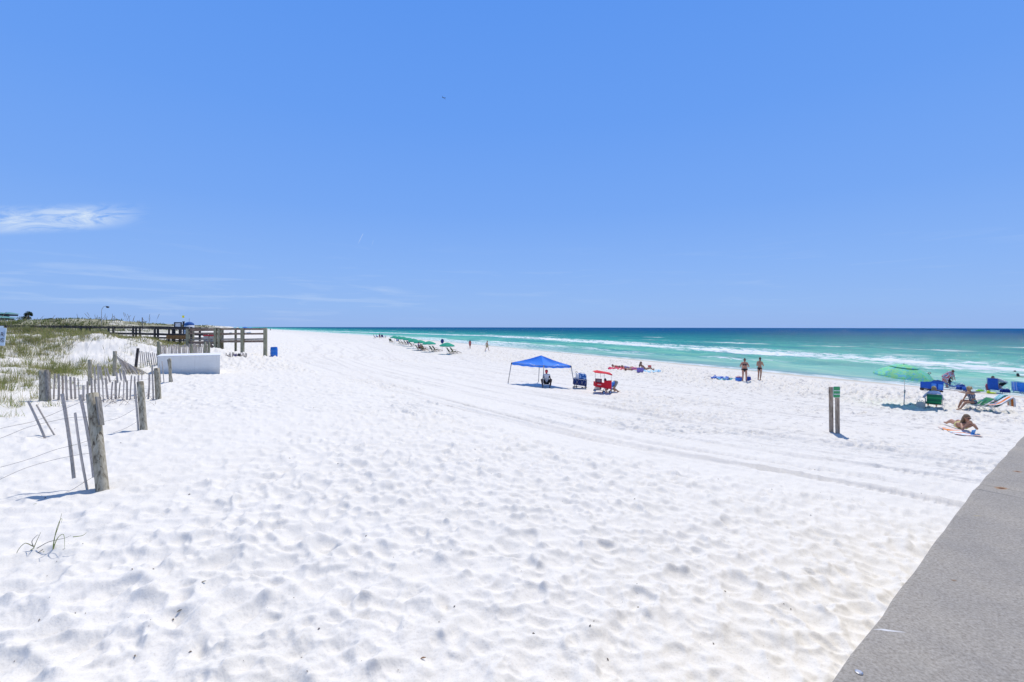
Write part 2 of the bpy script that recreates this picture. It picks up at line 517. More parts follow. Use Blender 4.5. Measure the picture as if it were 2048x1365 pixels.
m, t, b = nt('sand')
pos = geopos(t)
def dotn(t, pos, vx, vy, c):
    s = t.nodes.new('ShaderNodeVectorMath'); s.operation = 'DOT_PRODUCT'
    lk(t, pos, s.inputs[0]); s.inputs[1].default_value = (vx, vy, 0)
    return math_(t, 'SUBTRACT', s.outputs['Value'], c)
s_ = dotn(t, pos, NX, NY, NX * SX + NY * SY)
def bend(t, tt_):
    a = math_(t, 'SUBTRACT', tt_, 170.0)
    r = math_(t, 'SQRT', math_(t, 'ADD', math_(t, 'MULTIPLY', a, a), 3600.0))
    return math_(t, 'SUBTRACT', math_(t, 'MULTIPLY', math_(t, 'ADD', r, a), 0.055), 0.57)
t_s = dotn(t, pos, UX, UY, UX * SX + UY * SY)
s_ = math_(t, 'SUBTRACT', s_, bend(t, t_s))
f1 = noise(t, pos, 0.9, 5); f2 = noise(t, pos, 60, 3, 0.7); f3 = noise(t, pos, 9, 5, 0.7)
c1 = ramp(t, f1, [(0.3, (0.80, 0.763, 0.68)), (0.7, (0.83, 0.793, 0.715))])
c2 = mixc(t, 1.0, c1, ramp(t, f2, [(0.27, (0.86, 0.85, 0.84)), (0.5, (1, 1, 1))]), 'MULTIPLY')
ra = t.nodes.new('ShaderNodeAttribute'); ra.attribute_name = 'rut'  # wheel-track shading painted as darkening, together with darker disturbed sand
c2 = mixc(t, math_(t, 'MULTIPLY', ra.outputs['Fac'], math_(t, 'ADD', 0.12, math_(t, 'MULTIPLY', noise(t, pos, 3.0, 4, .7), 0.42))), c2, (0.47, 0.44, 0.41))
# dark specks painted in for footprint shadows; slight tan tint along the lower beach
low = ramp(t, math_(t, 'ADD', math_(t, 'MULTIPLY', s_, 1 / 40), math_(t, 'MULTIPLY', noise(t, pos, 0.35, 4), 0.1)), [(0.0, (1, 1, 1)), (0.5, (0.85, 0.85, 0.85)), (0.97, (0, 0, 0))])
print_shade = ramp(t, noise(t, pos, 2.6, 4, 0.7), [(0.55, (0, 0, 0)), (0.60, (1, 1, 1))])
c3 = mixc(t, math_(t, 'MULTIPLY', low, math_(t, 'MULTIPLY', print_shade, 0.85)), c2, (0.40, 0.375, 0.35))
c3 = mixc(t, math_(t, 'MULTIPLY', low, 0.25), c3, (0.70, 0.665, 0.60))
wetf = ramp(t, math_(t, 'ADD', s_, math_(t, 'MULTIPLY', noise(t, pos, 0.16, 3), 3.0)), [(0.0, (1, 1, 1)), (1.0, (0, 0, 0))])
wm = t.nodes.new('ShaderNodeMapRange'); wm.inputs['From Min'].default_value = 2.6; wm.inputs['From Max'].default_value = 5.2
wm.inputs['To Min'].default_value = 1; wm.inputs['To Max'].default_value = 0
lk(t, math_(t, 'ADD', s_, math_(t, 'MULTIPLY', noise(t, pos, 0.16, 3), 3.0)), wm.inputs['Value'])
c4 = mixc(t, wm.outputs[0], c3, (0.56, 0.50, 0.40))
vs_n = math_(t, 'ADD', math_(t, 'MULTIPLY', noise(t, pos, 0.17, 5, 0.65), 22.0), s_)
litter = ramp(t, math_(t, 'DIVIDE', vs_n, 200.0), [(0.0, (0, 0, 0)), (0.365, (0, 0, 0)), (0.40, (1, 1, 1))])
patchy = ramp(t, noise(t, pos, 0.12, 5, 0.6), [(0.36, (0, 0, 0)), (0.44, (1, 1, 1))])
gcol = ramp(t, noise(t, pos, 0.7, 5, 0.7), [(0.3, (0.11, 0.115, 0.045)), (0.5, (0.22, 0.215, 0.10)), (0.7, (0.36, 0.32, 0.20))])
c4 = mixc(t, math_(t, 'MULTIPLY', math_(t, 'MULTIPLY', litter, patchy), 0.85), c4, gcol)
# shading of the wheel tracks is already darkened into the colour above
# damp, thinly vegetated soil far back in the dunes
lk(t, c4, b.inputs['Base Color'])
b.inputs['Roughness'].default_value = 0.9
b.inputs['Specular IOR Level'].default_value = 0.2
hh = math_(t, 'ADD', math_(t, 'MULTIPLY', f3, 1.0), math_(t, 'MULTIPLY', f2, 0.35))
bump(t, b, hh, 0.35, 0.03)
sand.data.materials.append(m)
SAND_M = m

# ---------------------------------------------------------------- sea
k = np.concatenate([np.arange(260, 150, -3.0), np.arange(150, 40, -0.8), np.arange(40, 10, -0.4), np.arange(10, 0.55, -0.12)])
rad = F * HC / k
pxs = np.concatenate([np.arange(-300, 900, 3.0), np.arange(900, 2400, 1.8)])
az2 = np.arctan((pxs - CX) / F)
az2 = np.concatenate([np.linspace(az2[0] - 0.0, az2[0], 1), az2[1:], np.linspace(az2[-1], R(125), 20)[1:]])
AZ, RD = np.meshgrid(az2, rad)
X = RD * np.sin(AZ); Y = RD * np.cos(AZ)
S, T = st(X, Y); W = -S
dist = 1 - sstep(90, 260, RD)
def breaker_w(t):
    return 23 + 0.15 * np.clip(t, -60, 200) - 0.10 * np.clip(t - 200, 0, 250)
warp = 6 * fbm(N1, T / 22, W / 30, 3)
Zs = 0.02 + 0 * X
shal = sstep(-1, 14, W)
Zs += shal * dist * 0.24 * np.sin(2 * PI * (W + warp) / 7.5 + 1.3)
Zs += shal * dist * 0.07 * np.sin(2 * PI * (W * 0.9 + 0.35 * T + warp) / 3.4)
Zs += shal * (1 - sstep(60, 150, RD)) * 0.42 * fbm(N3, T / 2.6, W / 1.3, 3)
bw = breaker_w(T) + 1.4 * fbm(N2, T / 9, T * 0 + 3, 3) * 2
br = W - bw
Zs += 0.50 * np.exp(-((br - 0.3) / 1.1) ** 2) * (1 - sstep(120, 300, RD)) * (0.6 + 0.8 * N3(T / 12, 0 * T))
b2 = W - (9.5 + 1.5 * np.sin(T / 17.0))
Zs += 0.30 * np.exp(-(b2 / 1.0) ** 2) * sstep(0.35, 0.7, N2(T / 16 + 4.4, 0 * T + 8)) * (1 - sstep(90, 200, RD))
b3 = W - (15.0 + 2.0 * np.sin(T / 23.0 + 1))
Zs += 0.32 * np.exp(-(b3 / 1.3) ** 2) * sstep(0.3, 0.7, N2(T / 20 + 9.4, 0 * T + 2)) * (1 - sstep(90, 200, RD))
sea = grid_mesh('sea', X, Y, Zs, keep=(W > -6), closed=False)
tag(sea, 'turquoise sea with breaking waves, deep blue towards the horizon', kind='structure')

m, t, b = nt('sea_water')
pos = geopos(t)
w = math_(t, 'MULTIPLY', dotn(t, pos, NX, NY, NX * SX + NY * SY), -1.0)
tt = dotn(t, pos, UX, UY, UX * SX + UY * SY)
w = math_(t, 'ADD', w, bend(t, tt))
# stretched coordinates: along the shore slow, across fast
cmb = t.nodes.new('ShaderNodeCombineXYZ'); lk(t, tt, cmb.inputs[0]); lk(t, w, cmb.inputs[1])
wt = cmb.outputs[0]
big = noise(t, mapping(t, wt, (0.010, 0.035, 1)), 1.0, 4)
wj = math_(t, 'ADD', w, math_(t, 'MULTIPLY', math_(t, 'SUBTRACT', big, 0.5), math_(t, 'ADD', math_(t, 'MULTIPLY', w, 0.55), 3.0)))
lw = math_(t, 'MULTIPLY', math_(t, 'LOGARITHM', math_(t, 'MAXIMUM', wj, 1.0), 10.0), 0.25)
colr = ramp(t, lw, [(0.0, (0.30, 0.48, 0.42)), (0.12, (0.24, 0.47, 0.43)), (0.22, (0.20, 0.50, 0.43)), (0.30, (0.16, 0.50, 0.39)), (0.38, (0.10, 0.42, 0.37)), (0.46, (0.04, 0.32, 0.30)), (0.52, (0.018, 0.22, 0.24)), (0.60, (0.004, 0.13, 0.21)), (0.70, (0.0, 0.085, 0.22)), (1.0, (0.0, 0.095, 0.26))])
# streaks of swell: lighter green through the thin crests, bluer troughs
stk = noise(t, mapping(t, wt, (0.10, 0.62, 1)), 1.0, 4, 0.6)
colr = mixc(t, math_(t, 'MULTIPLY', ramp(t, stk, [(0.50, (0, 0, 0)), (0.62, (1, 1, 1))]), 0.75), colr, mixc(t, 1.0, colr, (1.8, 1.28, 1.15), 'MULTIPLY'))
stk2 = noise(t, mapping(t, wt, (0.02, 0.13, 1)), 1.0, 3, 0.6)
colr = mixc(t, math_(t, 'MULTIPLY', ramp(t, stk2, [(0.36, (1, 1, 1)), (0.52, (0, 0, 0))]), 0.8), colr, mixc(t, 1.0, colr, (0.35, 0.60, 0.85), 'MULTIPLY'))

def band(t, x, lo, hi, soft):
    a = math_(t, 'SMOOTH_MIN', 1.0, 1.0, 0.0)
    n1 = t.nodes.new('ShaderNodeMapRange'); n1.interpolation_type = 'SMOOTHSTEP'
    n1.inputs['From Min'].default_value = lo - soft; n1.inputs['From Max'].default_value = lo
    lk(t, x, n1.inputs['Value'])
    n2 = t.nodes.new('ShaderNodeMapRange'); n2.interpolation_type = 'SMOOTHSTEP'
    n2.inputs['From Min'].default_value = hi; n2.inputs['From Max'].default_value = hi + soft * 1.5
    n2.inputs['To Min'].default_value = 1; n2.inputs['To Max'].default_value = 0
    lk(t, x, n2.inputs['Value'])
    return math_(t, 'MULTIPLY', n1.outputs[0], n2.outputs[0])
lace = noise(t, mapping(t, wt, (0.45, 1.9, 1)), 1.0, 6, 0.72, 0.8)
lace2 = noise(t, mapping(t, wt, (0.16, 0.5, 1)), 1.0, 4, 0.6, 0.3)
lineW = math_(t, 'ADD', 23.0, math_(t, 'MULTIPLY', math_(t, 'MINIMUM', tt, 200.0), 0.15))
lineW = math_(t, 'SUBTRACT', lineW, math_(t, 'MULTIPLY', math_(t, 'MAXIMUM', math_(t, 'SUBTRACT', tt, 200.0), 0.0), 0.10))
jit = math_(t, 'MULTIPLY', math_(t, 'SUBTRACT', noise(t, mapping(t, wt, (0.06, 0.0, 1)), 1.0, 4, 0.6), 0.5), 9.0)
br = math_(t, 'SUBTRACT', math_(t, 'SUBTRACT', w, lineW), jit)
crest = math_(t, 'MULTIPLY', band(t, br, -1.2, 1.0, 0.9), ramp(t, lace, [(0.28, (0, 0, 0)), (0.42, (1, 1, 1))]))
trail = math_(t, 'MULTIPLY', band(t, br, -2.5, 11.0, 4.0), ramp(t, math_(t, 'ADD', math_(t, 'MULTIPLY', lace, 0.7), math_(t, 'MULTIPLY', lace2, 0.3)), [(0.475, (0, 0, 0)), (0.55, (1, 1, 1))]))
# inner and outer minor lines, present only in stretches
def minor(w0, wob, width, seed, lo, hi):
    j = math_(t, 'MULTIPLY', math_(t, 'SUBTRACT', noise(t, mapping(t, wt, (0.035, 0, 1), loc=(seed, seed, 0)), 1.0, 3, 0.5), 0.5), wob)
    x = math_(t, 'SUBTRACT', math_(t, 'SUBTRACT', w, w0), j)
    pr = ramp(t, noise(t, mapping(t, wt, (0.03, 0, 1), loc=(seed * 3.1, 1, 0)), 1.0, 2, 0.5), [(lo, (0, 0, 0)), (hi, (1, 1, 1))])
    return math_(t, 'MULTIPLY', math_(t, 'MULTIPLY', band(t, x, -width, width, width * .7), pr), ramp(t, lace, [(0.38, (0, 0, 0)), (0.54, (1, 1, 1))]))
foam_and_glints = math_(t, 'MAXIMUM', crest, trail)
foam_and_glints = math_(t, 'MAXIMUM', foam_and_glints, minor(13.0, 6.0, 0.8, 2.3, 0.44, 0.54))
foam_and_glints = math_(t, 'MAXIMUM', foam_and_glints, minor(46.0, 14.0, 0.9, 4.4, 0.47, 0.57))
foam_and_glints = math_(t, 'MAXIMUM', foam_and_glints, minor(108.0, 26.0, 1.6, 7.7, 0.52, 0.62))
foam_and_glints = math_(t, 'MAXIMUM', foam_and_glints, minor(74.0, 22.0, 1.2, 9.1, 0.48, 0.58))
foam_and_glints = math_(t, 'MAXIMUM', foam_and_glints, minor(8.0, 4.0, 0.6, 6.7, 0.52, 0.62))
swash = math_(t, 'SUBTRACT', w, math_(t, 'MULTIPLY', math_(t, 'SUBTRACT', noise(t, mapping(t, wt, (0.07, 0, 1), loc=(5, 5, 0)), 1.0, 4, 0.6), 0.5), 4.0))
foam_and_glints = math_(t, 'MAXIMUM', foam_and_glints, math_(t, 'MULTIPLY', band(t, swash, -1.5, 1.0, 0.5), ramp(t, lace, [(0.40, (0, 0, 0)), (0.60, (1, 1, 1))])))
# broad wash of froth on the far left where waves run up
wash = math_(t, 'MULTIPLY', band(t, w, 1.5, 7.5, 2.0), ramp(t, math_(t, 'MULTIPLY', math_(t, 'SUBTRACT', tt, 55.0), 0.02), [(0.0, (0, 0, 0)), (1.0, (1, 1, 1))]))
foam_and_glints = math_(t, 'MAXIMUM', foam_and_glints, math_(t, 'MULTIPLY', wash, ramp(t, lace, [(0.42, (0, 0, 0)), (0.55, (1, 1, 1))])))
# small whitecaps, with sun glints painted in as white flecks
caps = math_(t, 'MULTIPLY', ramp(t, noise(t, mapping(t, wt, (0.8, 2.2, 1)), 1.0, 3, 0.7), [(0.63, (0, 0, 0)), (0.66, (1, 1, 1))]), ramp(t, noise(t, mapping(t, wt, (0.015, 0.05, 1)), 1, 2), [(0.45, (0, 0, 0)), (0.6, (1, 1, 1))]))
foam_and_glints = math_(t, 'MAXIMUM', foam_and_glints, math_(t, 'MULTIPLY', caps, 0.7))  # caps: whitecaps and painted sun glints
colf = mixc(t, foam_and_glints, colr, (0.84, 0.87, 0.87))
lk(t, colf, b.inputs['Base Color'])
lk(t, mixc(t, foam_and_glints, (0.16, 0.16, 0.16), (0.8, 0.8, 0.8)), b.inputs['Roughness'])
b.inputs['IOR'].default_value = 1.333
b.inputs['Specular IOR Level'].default_value = 0.14
n1 = noise(t, mapping(t, wt, (0.5, 1.6, 1)), 1.0, 6, 0.65, 0.3)
n2 = noise(t, mapping(t, wt, (0.05, 0.25, 1)), 1.0, 4, 0.6)
bmp = t.nodes.new('ShaderNodeBump'); bmp.inputs['Strength'].default_value = 1.0; bmp.inputs['Distance'].default_value = 0.8
lk(t, math_(t, 'ADD', math_(t, 'MULTIPLY', n1, 0.5), math_(t, 'MULTIPLY', n2, 2.0)), bmp.inputs['Height'])
dif = t.nodes.new('ShaderNodeBsdfDiffuse'); lk(t, colf, dif.inputs['Color']); lk(t, bmp.outputs[0], dif.inputs['Normal'])
glo = t.nodes.new('ShaderNodeBsdfGlossy'); glo.inputs['Roughness'].default_value = 0.16; lk(t, bmp.outputs[0], glo.inputs['Normal'])
mxs = t.nodes.new('ShaderNodeMixShader'); lk(t, math_(t, 'MULTIPLY', math_(t, 'SUBTRACT', 1.0, foam_and_glints), 0.06), mxs.inputs[0])
lk(t, dif.outputs[0], mxs.inputs[1]); lk(t, glo.outputs[0], mxs.inputs[2]); lk(t, mxs.outputs[0], t.nodes['Material Output'].inputs['Surface'])
sea.data.materials.append(m)

# ---------------------------------------------------------------- light and sky
SUN_AZ, SUN_EL = R(17), R(62)
sun_d = bpy.data.lights.new('sun', 'SUN'); sun_d.energy = 3.4; sun_d.angle = R(0.53); sun_d.color = (1.0, 0.95, 0.885)
sun = bpy.data.objects.new('sun', sun_d); link(sun)
sdir = Vector((math.sin(SUN_AZ) * math.cos(SUN_EL), math.cos(SUN_AZ) * math.cos(SUN_EL), math.sin(SUN_EL)))
sun.rotation_euler = sdir.to_track_quat('Z', 'Y').to_euler()
wd = bpy.data.worlds.new('World'); sc.world = wd; wd.use_nodes = True
t = wd.node_tree; bg = t.nodes['Background']
sky = t.nodes.new('ShaderNodeTexSky'); sky.sky_type = 'NISHITA'; sky.sun_disc = False
sky.sun_elevation = SUN_EL; sky.sun_rotation = SUN_AZ; sky.altitude = 0; sky.air_density = 1.0; sky.dust_density = 0.6; sky.ozone_density = 2.0
hsv = t.nodes.new('ShaderNodeHueSaturation'); hsv.inputs['Saturation'].default_value = 1.0
lk(t, sky.outputs[0], hsv.inputs['Color'])
tc = t.nodes.new('ShaderNodeTexCoord'); sp = t.nodes.new('ShaderNodeSeparateXYZ'); lk(t, tc.outputs['Generated'], sp.inputs[0])
azn = math_(t, 'MULTIPLY', math_(t, 'ARCTAN2', sp.outputs[0], sp.outputs[1]), 180 / PI)
eln = math_(t, 'MULTIPLY', math_(t, 'ARCSINE', sp.outputs[2]), 180 / PI)
cb = t.nodes.new('ShaderNodeCombineXYZ'); lk(t, azn, cb.inputs[0]); lk(t, eln, cb.inputs[1])
ae = cb.outputs[0]
def smap(x, a, b_):
    n = t.nodes.new('ShaderNodeMapRange'); n.interpolation_type = 'SMOOTHSTEP'
    n.inputs['From Min'].default_value = a; n.inputs['From Max'].default_value = b_
    lk(t, x, n.inputs['Value']); return n.outputs[0]
def patch(az0, az1, el0, el1, sa_, se_):
    return math_(t, 'MULTIPLY', math_(t, 'MULTIPLY', smap(azn, az0 - sa_, az0 + sa_), smap(azn, az1 + sa_, az1 - sa_)), math_(t, 'MULTIPLY', smap(eln, el0 - se_, el0 + se_), smap(eln, el1 + se_, el1 - se_)))
eln2 = math_(t, 'SUBTRACT', eln, math_(t, 'MULTIPLY', math_(t, 'ADD', azn, 48.7), 0.22))
cb2 = t.nodes.new('ShaderNodeCombineXYZ'); lk(t, azn, cb2.inputs[0]); lk(t, eln2, cb2.inputs[1]); ae2 = cb2.outputs[0]
wisp = noise(t, mapping(t, ae2, (0.26, 0.9, 1), rot=(0, 0, R(3)), loc=(3.2, 1.0, 0)), 1.0, 7, 0.62, 1.2)
c_main = math_(t, 'MULTIPLY', math_(t, 'MULTIPLY', math_(t, 'MULTIPLY', smap(azn, -54, -50), smap(math_(t, 'ADD', azn, math_(t, 'MULTIPLY', math_(t, 'SUBTRACT', wisp, 0.5), 9.0)), -38.6, -42.6)), math_(t, 'MULTIPLY', smap(eln2, 7.4, 8.7), smap(eln2, 10.3, 8.9))), ramp(t, wisp, [(0.38, (0, 0, 0)), (0.62, (1, 1, 1))]))
wisp2 = noise(t, mapping(t, ae, (0.09, 1.1, 1), loc=(7, 2, 0)), 1.0, 5, 0.6, 0.6)
c_low = math_(t, 'MULTIPLY', patch(-60, -12, 1.0, 6.0, 9, 1.5), ramp(t, wisp2, [(0.50, (0, 0, 0)), (0.70, (1, 1, 1))]))
c_low2 = math_(t, 'MULTIPLY', patch(-60, 70, 1.5, 9.0, 9, 2.5), ramp(t, wisp2, [(0.55, (0, 0, 0)), (0.8, (1, 1, 1))]))
def trailm(az0, el0, az1, el1, wd_):
    dx, dy = az1 - az0, el1 - el0; L = math.hypot(dx, dy); dx /= L; dy /= L
    u = math_(t, 'ADD', math_(t, 'MULTIPLY', math_(t, 'SUBTRACT', azn, az0), dx), math_(t, 'MULTIPLY', math_(t, 'SUBTRACT', eln, el0), dy))
    v = math_(t, 'ABSOLUTE', math_(t, 'SUBTRACT', math_(t, 'MULTIPLY', math_(t, 'SUBTRACT', azn, az0), dy), math_(t, 'MULTIPLY', math_(t, 'SUBTRACT', eln, el0), dx)))
    return math_(t, 'MULTIPLY', smap(v, wd_, 0.0), math_(t, 'MULTIPLY', smap(u, 0, L * 0.5), smap(u, L, L * 0.85)))
def ang(px_, py_):
    r = ray(px_, py_); return math.degrees(math.atan2(r.x, 1)), math.degrees(math.atan2(r.z, math.hypot(r.x, 1)))
tr = math_(t, 'MAXIMUM', math_(t, 'MULTIPLY', trailm(*ang(714, 492), *ang(727, 466), 0.06), 0.32), math_(t, 'MULTIPLY', trailm(*ang(743, 494), *ang(747, 480), 0.05), 0.16))
cl = math_(t, 'MAXIMUM', math_(t, 'MULTIPLY', c_main, 0.85), math_(t, 'MAXIMUM', math_(t, 'MULTIPLY', c_low, 0.22), math_(t, 'MULTIPLY', c_low2, 0.10)))
cl = math_(t, 'MAXIMUM', cl, tr)
SKY_SAT, SKY_TINT = 0.9, (0.68, 0.66, 0.62)
hsv.inputs['Saturation'].default_value = SKY_SAT
def lin(r, g, b_): return tuple((c / 255) ** 2.2 * 10 for c in (r, g, b_))
elf = math_(t, 'DIVIDE', math_(t, 'ADD', eln, 10.0), 100.0)
grad = ramp(t, elf, [(0.0, (0.28, 0.42, 0.75)), (0.1, (.30, .45, .80)), (1, (1, 1, 1))])
gn = grad.node; e = gn.color_ramp.elements
while len(e) > 1: e.remove(e[-1])
SKYC = [(-10, (146, 176, 230)), (0.3, (150, 183, 238)), (2.5, (148, 186, 243)), (7, (137, 180, 246)), (14, (119, 168, 245)), (24, (104, 158, 243)), (36, (93, 150, 240)), (60, (70, 125, 225)), (90, (60, 112, 215))]
for i, (a_, c_) in enumerate(SKYC):
    q = e[0] if i == 0 else e.new((a_ + 10) / 100)
    q.position = (a_ + 10) / 100; q.color = (*[v / 10 for v in lin(*c_)], 1)
grad10 = mixc(t, 1.0, grad, (10, 10, 10), 'MULTIPLY'); grad10.node.clamp_result = False
nish = mixc(t, 1.0, hsv.outputs[0], SKY_TINT, 'MULTIPLY')
hi = math_(t, 'MULTIPLY', smap(eln, 38, 58), -1.0)
tint = mixc(t, math_(t, 'ADD', 0.97, math_(t, 'MULTIPLY', hi, 0.88)), nish, grad10)
skc = mixc(t, cl, tint, (7.6, 8.6, 9.6))
lk(t, skc, bg.inputs['Color'])
bg.inputs['Strength'].default_value = 0.10
vs_ = sc.view_settings; sc.display_settings.display_device = 'sRGB'
vs_.view_transform = 'Standard'; vs_.look = 'None'; vs_.exposure = 0.0; vs_.gamma = 1.0
sc.cycles.max_bounces = 6; sc.cycles.diffuse_bounces = 3; sc.cycles.glossy_bounces = 3; sc.cycles.transparent_max_bounces = 8
sc.cycles.use_denoising = True
# ---------------------------------------------------------------- materials of things
M = {}
M['old_wood'] = wood('old_wood', (0.42, 0.36, 0.25), (0.60, 0.53, 0.39), (0.11, 0.085, 0.055), (9, 9, 1.3))
M['slat_wood'] = wood('slat_wood', (0.56, 0.48, 0.41), (0.66, 0.58, 0.50), (0.36, 0.30, 0.25), (30, 30, 1.5))
M['brown_wood'] = wood('brown_wood', (0.42, 0.32, 0.24), (0.52, 0.42, 0.33), (0.17, 0.13, 0.10))
M['grey_wood'] = wood('grey_wood', (0.28, 0.25, 0.21), (0.38, 0.345, 0.30), (0.15, 0.13, 0.11))
M['rail_wood'] = wood('rail_wood', (0.27, 0.18, 0.13), (0.38, 0.28, 0.21), (0.07, 0.045, 0.03), (1.5, 10, 10))
M['dark_rail'] = wood('dark_rail', (0.055, 0.045, 0.045), (0.10, 0.085, 0.08), (0.02, 0.016, 0.016), (1.5, 10, 10))
M['green_post'] = wood('green_post', (0.33, 0.31, 0.20), (0.43, 0.40, 0.28), (0.19, 0.18, 0.11))
M['orange_wood'] = wood('orange_wood', (0.27, 0.13, 0.035), (0.36, 0.19, 0.06), (0.15, 0.06, 0.015), (0.8, 6, 6))
M['wire'] = plain('wire', (0.22, 0.20, 0.18), 0.6, 0.4)
M['steel'] = plain('steel', (0.55, 0.55, 0.56), 0.35, 0.8)
M['grey_metal'] = plain('grey_metal', (0.33, 0.33, 0.34), 0.45, 0.5)
M['black'] = plain('black', (0.02, 0.02, 0.022), 0.5)
M['dark'] = plain('dark', (0.045, 0.05, 0.06), 0.6)
M['white'] = plain('white_paint', (0.84, 0.84, 0.83), 0.6, 0, 0.04)
M['white_plastic'] = plain('white_plastic', (0.8, 0.8, 0.8), 0.35, 0, 0.03)

# ---------------------------------------------------------------- concrete seawall along the right
def onz(px, py, z):
    r = ray(px, py); d = (z - HC) / r.z
    return Vector((r.x * d, d, z))
WZ = HC - 1.10
e0 = onz(1655, 1365, WZ); j0 = onz(1946, 977, WZ); e1 = onz(2048, 868, WZ)
m, t, b = nt('aggregate_concrete')
pos = geopos(t)
f = noise(t, pos, 95, 3, 0.7); g = noise(t, pos, 3.2, 5, 0.6); q = noise(t, pos, 34, 4, 0.7)
c = ramp(t, f, [(0.30, (0.25, 0.228, 0.19)), (0.5, (0.375, 0.345, 0.295)), (0.70, (0.48, 0.45, 0.39))])
c = mixc(t, 1.0, c, ramp(t, g, [(0.3, (0.84, 0.84, 0.86)), (0.7, (1.05, 1.03, 1.0))]), 'MULTIPLY')
c = mixc(t, 1.0, c, ramp(t, q, [(0.3, (0.86, 0.85, 0.84)), (0.6, (1, 1, 1))]), 'MULTIPLY')
def blotch(t, pos, at, rx_, ry_, ang_, col_, k, hard=0.35):
    mp = t.nodes.new('ShaderNodeVectorMath'); mp.operation = 'SUBTRACT'; lk(t, pos, mp.inputs[0]); mp.inputs[1].default_value = tuple(at)
    v = mapping(t, mp.outputs[0], (1, 1, 1), (0, 0, -ang_)); v = mapping(t, v, (1 / rx_, 1 / ry_, 0))
    ln = t.nodes.new('ShaderNodeVectorMath'); ln.operation = 'LENGTH'; lk(t, v, ln.inputs[0])
    d = math_(t, 'ADD', ln.outputs['Value'], math_(t, 'MULTIPLY', math_(t, 'SUBTRACT', noise(t, pos, 28, 4, .7), 0.5), 1.1))
    return mixc(t, math_(t, 'MULTIPLY', ramp(t, d, [(hard, (1, 1, 1)), (1.0, (0, 0, 0))]), k), c, col_)
r1 = onz(2003, 977, WZ); r2 = onz(2035, 943.5, WZ); r3 = onz(1955, 1032, WZ); r4 = onz(1908, 1161, WZ)
aw = math.atan2((j0 - e0).y, (j0 - e0).x)
crk = t.nodes.new('ShaderNodeTexVoronoi'); crk.feature = 'DISTANCE_TO_EDGE'; crk.inputs['Scale'].default_value = 0.9
lk(t, mixc(t, 0.12, pos, t.nodes.new('ShaderNodeTexNoise').outputs['Color']), crk.inputs['Vector'])
c = mixc(t, math_(t, 'MULTIPLY', ramp(t, crk.outputs['Distance'], [(0.0, (1, 1, 1)), (0.006, (0, 0, 0))]), math_(t, 'MULTIPLY', ramp(t, noise(t, pos, 0.8, 3), [(.5, (0, 0, 0)), (.62, (1, 1, 1))]), .55)), c, (0.16, 0.15, 0.13))
for _i, (_x, _y) in enumerate(((1960, 1210), (1830, 1330), (2010, 1120), (1890, 1080), (1990, 1300), (2030, 1010))):
    c = blotch(t, pos, onz(_x, _y, WZ), .03 + .05 * (_i % 3), .02 + .03 * (_i % 2), _i * 1.1, (0.30, 0.28, 0.24), .35, .1)
c = blotch(t, pos, r1, 0.055, 0.035, 0.2, (0.36, 0.17, 0.04), 0.75)
c = blotch(t, pos, r1, 0.026, 0.018, 0.2, (0.10, 0.03, 0.012), 0.95)
c = blotch(t, pos, r2, 0.04, 0.025, 0.2, (0.34, 0.16, 0.04), 0.65)
c = blotch(t, pos, r2, 0.017, 0.012, 0.2, (0.10, 0.03, 0.012), 0.9)
c = blotch(t, pos, r3, 0.035, 0.010, 0.1, (0.42, 0.34, 0.18), 0.5)
c = blotch(t, pos, r4, 0.013, 0.008, 0.1, (0.20, 0.10, 0.03), 0.7)
p1 = onz(1775, 1261, WZ)
c = blotch(t, pos, p1, 0.060, 0.0075, -0.20, (0.80, 0.80, 0.80), 0.85)
lk(t, c, b.inputs['Base Color']); b.inputs['Roughness'].default_value = 0.9
bump(t, b, math_(t, 'ADD', f, q), 0.45, 0.004)
M['concrete'] = m
wall = thing('concrete_seawall', 'speckled grey concrete seawall with rust spots cutting across the corner of the view', 'wall', (e0.x, e0.y, WZ - 1.8))
def coping(a, b, gap_a, gap_b, n=40):
    d = (b - a); L = d.length; d.normalize(); nrm = Vector((d.y, -d.x, 0))
    a2 = a + d * gap_a; b2 = b - d * gap_b
    rows = []
    W_ = 2.6
    # cross section: outer face bottom, outer top edge (rounded), top, inner
    sec = [(0.02, -0.30), (0.0, -0.028), (0.004, -0.012), (0.014, -0.003), (0.030, 0.0)] + [(0.1 + 0.3125 * i, 0.0) for i in range(8)] + [(W_ , 0.0), (W_ + 0.02, -0.3)]
    for i in range(n + 1):
        p = a2 + (b2 - a2) * (i / n)
        w = 0.0025 * math.sin(i * 1.7) + 0.002 * random.uniform(-1, 1)
        rows.append([p + nrm * (u + (w if u < 0.05 else 0)) + Vector((0, 0, v)) for u, v in sec])
    mb = MB().sheet(rows)
    k_ = len(sec)
    mb.f.append(tuple(range(k_))); mb.f.append(tuple(range(n * k_ + k_ - 1, n * k_ - 1, -1)))
    mb.f.append(tuple([0, n * k_, n * k_ + k_ - 1, k_ - 1]))
    return mb, nrm, a2, b2
ext0 = e0 - (j0 - e0).normalized() * 4.0
for k_, (a, b_, ga, gb) in enumerate(((ext0, j0, 0, 0.004), (j0, j0 + (e1 - j0) * 2.4, 0.004, 0))):
    mb, nrm, a2, b2 = coping(a, b_, ga, gb)
    mb.v = [(v[0] - wall.location.x, v[1] - wall.location.y, v[2] - wall.location.z) for v in mb.v]
    o = mb.build('coping', M['concrete'], wall, smooth=False)
    st_ = MB(); d = (b2 - a2)
    c0 = (a2 + b2) / 2 + nrm * 1.31 + Vector((0, 0, -1.30)) - wall.location
    st_.box(c0, (d.length - 0.01, 2.5, 1.99), math.atan2(d.y, d.x))
    st_.build('wall_stem', M['concrete'], wall)
bp = onz(1718, 1346, WZ) - wall.location
